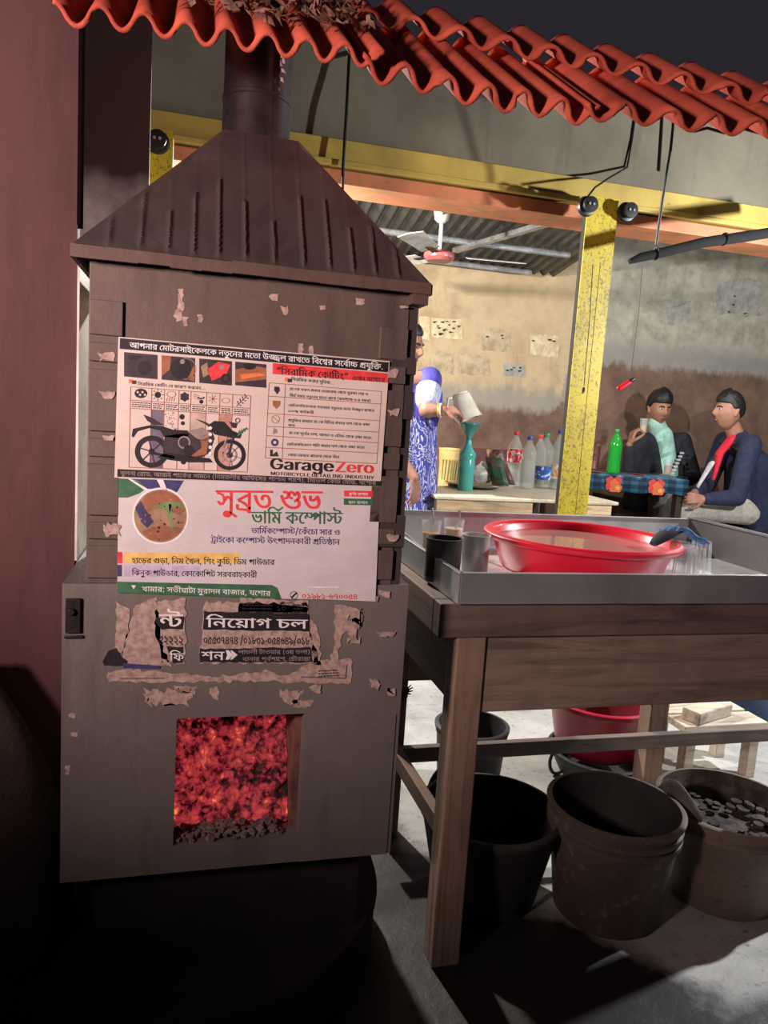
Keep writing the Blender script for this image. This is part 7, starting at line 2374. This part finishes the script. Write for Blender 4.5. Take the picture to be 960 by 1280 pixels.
hand(b, wr2, V(.12, -.05, -1), V(-.5, .7, 0), (18, 26, 20), 1, .95)
b.capsule(chest + V(-.05, 0, .06), .085, pelvis, .09)
b.capsule(chest + V(.05, 0, .06), .085, pelvis, .09)
b.capsule(sl, .046, sr, .046)
for sg in (-1, 1):
    b.capsule(V(pelvis.x + sg * .07, pelvis.y, pelvis.z), .085, V(pelvis.x + sg * .08, pelvis.y, .46), .075)
    b.capsule(V(pelvis.x + sg * .08, pelvis.y, .46), .07, V(pelvis.x + sg * .08, pelvis.y, .09), .04)
    b.capsule(V(pelvis.x + sg * .08, pelvis.y + .02, .045), .045, V(pelvis.x + sg * .08, pelvis.y - .13, .035), .034)
fuse(b, 'body', SKIN_BROWN, WOMAN, .0052, 3)
face_bits(WOMAN, T, s_, HAIR, LIPS)
hair_cap(WOMAN, T, s_, HAIR, .62, -.25, -.75, .014, .012, 7)


def m_sari(name, c, c2, scale):
    n = N(name)
    a = n.noise(scale, n.mapped((1.4, 1.4, .6)), 3, .5, 2.6)
    w = n.math('ABSOLUTE', n.math('SUBTRACT', n.math('FRACT', n.math('MULTIPLY', a, 7.0)), .5))
    return n.set(n.ramp(w, [(0.10, srgb(c2)), (0.20, srgb(c))]), .7)


b = MB()
BL_ = m_sari('blue_blouse', (60, 56, 150), (70, 70, 160), 7)
b.capsule(neck + V(.05, .01, -.055), .045, sr, .064)
b.capsule(sr, .066, sr.lerp(el, .62), .060)
b.capsule(sl, .066, sl.lerp(el2, .62), .060)
b.capsule(chest + V(-.06, 0, .06), .115, chest + V(-.04, 0, -.06), .12)
b.capsule(chest + V(.06, 0, .06), .115, chest + V(.04, 0, -.06), .12)
fuse(b, 'blouse', BL_, WOMAN, .008, 4)
b = MB()
q_ = P_(543, 487, -.05)
b.capsule(sr.lerp(el, .42), .069, sr.lerp(el, .66), .064)
fuse(b, 'sleeve_border', m_sari('pale_print', (150, 160, 196), (206, 210, 222), 16), WOMAN, .008, 2)
b = MB()
n_ = 72
rings = []
for k in range(22):
    t = k / 21
    z = chest.z - .04 - (chest.z - .14) * t
    rr = .145 + .045 * t
    cc = chest.lerp(V(pelvis.x, pelvis.y, .1), t)
    rings.append([V(cc.x + (rr + .010 * math.sin(11 * a + 1.2 * t) * (.3 + t)) * math.cos(a), cc.y + (rr * .92 + .010 * math.sin(9 * a) * (.3 + t)) * math.sin(a), z) for a in [math.tau * i / n_ for i in range(n_)]])
b.rings(rings)
b.build('sari', m_sari('blue_sari', (62, 62, 160), (196, 204, 226), 9), WOMAN)
for t, col in ((.70, (214, 170, 80)), (.30, (220, 206, 190))):
    b = MB()
    c = el.lerp(wr, 1 - t * .3)
    d = (wr - el).normalized()
    e1 = d.orthogonal().normalized()
    e2 = d.cross(e1)
    b.tube([c + (e1 * math.cos(a) + e2 * math.sin(a)) * .033 for a in [math.tau * i / 28 for i in range(29)]], .0045, 8)
    b.build('bangle', M('bangle_%s' % ('gold' if t > .5 else 'shell'), col, .3, .5 if t > .5 else 0), WOMAN)

# ------------------------------------------------------------------ papers on the back wall
rnd = random.Random(77)
WP = M('wall_paper_scrap', (226, 212, 176), .9, c2=(196, 178, 142), scale=16)
WP2 = M('faded_wall_paper', (204, 188, 158), .9, c2=(168, 148, 120), scale=10)
WP3 = M('grey_wall_paper', (178, 178, 170), .9, c2=(150, 148, 140), scale=14)
INKB = M('wall_notice_ink', (74, 62, 52), .9)


def wall_note(px0, py0, px1, py1, label, mat_, amp=1.0, marks=0, sl=.06):
    b = MB()
    pts = rag([(px0, py0), (px1, py0 + sl * (px1 - px0)), (px1, py1 + sl * (px1 - px0)), (px0, py1)], amp, 4, rnd)
    b.poly([at(x, y, Y=5.596) for x, y in pts], 0)
    for k in range(marks):
        x, y = rnd.uniform(px0 + 2, px1 - 6), rnd.uniform(py0 + 3, py1 - 4)
        q_ = rag([(x, y), (x + rnd.uniform(2, 6), y + .3), (x + rnd.uniform(2, 5), y + 2.2), (x + .5, y + 2)], .5, 3, rnd)
        b.poly([at(u, v, Y=5.594) for u, v in q_], 1)
    o = b.build('wall_notice', [mat_, INKB], loc=at((px0 + px1) / 2, (py0 + py1) / 2, Y=5.598), smooth=False, solid=.0)
    return tag(o, label, 'notice', 'old papers on the back wall')


wall_note(539, 397, 578, 422, 'cream notice with blotched dark print, high on the back wall', WP, .5, 16)
wall_note(524, 395, 537, 424, 'blank cream paper partly behind the oven edge on the back wall', WP, .6)
wall_note(602, 410, 637, 438, 'torn pale paper with bare patches right of the printed wall notice', WP2, 2.2, 3)
wall_note(662, 418, 698, 444, 'plain cream paper with one small mark, nearest the yellow post', WP, 1.4, 3)
wall_note(573, 443, 612, 467, 'faded tan paper low on the wall over the white jug', WP2, 1.6)
wall_note(537, 440, 568, 466, 'ragged tan paper on the wall beside the woman in blue', WP2, 2.2)
wall_note(630, 454, 657, 470, 'small greyish paper with faint writing above the bottle row', WP3, 1.2, 5)
wall_note(893, 352, 950, 396, 'large bleached paper remnant on the grey wall above the navy jacket', WP3, 3.5, 4, -.05)
wall_note(828, 376, 862, 404, 'smaller bleached paper remnant on the grey wall left of the large one', WP3, 3.5, 0, -.05)

# ------------------------------------------------------------------ hanging things
b = MB()
q = [at(975, 289, Y=2.6), at(930, 296, Y=2.6), at(880, 303, Y=2.6), at(835, 314, Y=2.6), at(800, 322, Y=2.6), at(787, 327, Y=2.6)]
b.tube([at(1040, 280, Y=2.6)] + q, [.020, .020, .021, .020, .019, .017, .010], 12)
PO = tag(b.build('awning_pole', M('black_cloth_roll', (13, 13, 15), .95, c2=(20, 20, 22), scale=20, bump=.5), loc=q[2]), 'dark cloth wrapped pole hanging level right of the yellow post', 'pole')
for px, py in ((820, 317), (905, 299)):
    bb = MB()
    c = at(px, py, Y=2.6)
    bb.tube([c + V(.0, .023 * math.cos(a), .023 * math.sin(a)) for a in [math.tau * i / 16 for i in range(17)]], .003, 6)
    bb.build('tie', BLACK, PO)


def cable(pts, r, label, name='cable', mat_=BLACK, cat='cable'):
    b = MB()
    b.tube(pts, r, 8)
    return tag(b.build(name, mat_, loc=pts[0]), label, cat)


cable([at(437, 66, Y=2.998), at(436, 80, Y=2.96), at(433, 140, Y=2.94), at(429, 205, Y=2.93), at(428, 246, Y=2.93)], .006, 'thick black cable hanging straight down in front of the beam by the hood')
cable([at(843.5, 120, Y=2.998), at(842, 140, Y=2.9), at(841, 160, Y=2.75), at(838, 190, Y=2.54), at(828, 250, Y=2.58), at(820, 306, Y=2.6)], .0055, 'black cable from the roof sheet down to the dark wrapped pole', 'hanging_cable')
cable([at(829, 128, Y=2.996), at(827, 170, Y=2.994), at(824, 214, Y=2.994)], .004, 'short black cable beside the longer one, ending at the yellow ledge', 'hanging_cable')
cable([at(796, 130, Y=2.996), at(790, 175, Y=2.995), at(784, 209, Y=2.99), at(762, 222, Y=2.94), at(744, 234, Y=2.86), at(736, 244, Y=2.80)], .004, 'thin black wire running down the lintel to the post insulators', 'wire')
cable([at(834, 146, Y=1.35), at(850, 154, Y=1.32), at(868, 164, Y=1.32), at(884, 160, Y=1.32), at(905, 166, Y=1.32), at(930, 161, Y=1.32), at(985, 176, Y=1.32)], .003, 'black wire looped along the edge of the right roof sheet', 'wire')
LS = cable([at(803, 330, Y=2.6), at(799, 385, Y=2.6), at(792, 440, Y=2.6), at(788, 470, Y=2.6)], .0016, 'thin string hanging from the dark pole, holding the red lighter', 'string', BLACK, 'string')
cable([at(741, 330, Y=2.766), at(737, 400, Y=2.766), at(730, 482, Y=2.766)], .0016, 'thin knotted cord hanging down the face of the yellow post', 'cord', M('dark_cord', (52, 46, 34), .9), 'cord')
b = MB()
kc = at(729.5, 487, Y=2.766)
b.sphere(kc, .008, 0, 10, (.8, .6, 1.5))
b.sphere(kc - V(0.002, 0, .010), .006, 0, 8, (.8, .6, 1.2))
o = b.build('knot', bpy.data.materials['dark_cord'], bpy.data.objects['cord'])
l0, l1 = at(774, 485, Y=2.6), at(792, 474, Y=2.6)
LG = thing('lighter', 'small red lighter hanging from a string before the brown wall', 'lighter', l0)
b = MB()
b.capsule(l0, .0095, l0.lerp(l1, .72), .0095, 16, flat=.7)
b.build('body', M('red_lighter', (226, 34, 52), .3), LG)
b = MB()
b.capsule(l0.lerp(l1, .78), .009, l1, .007, 12)
b.build('head', M('lighter_metal', (70, 52, 50), .4, .6), LG)
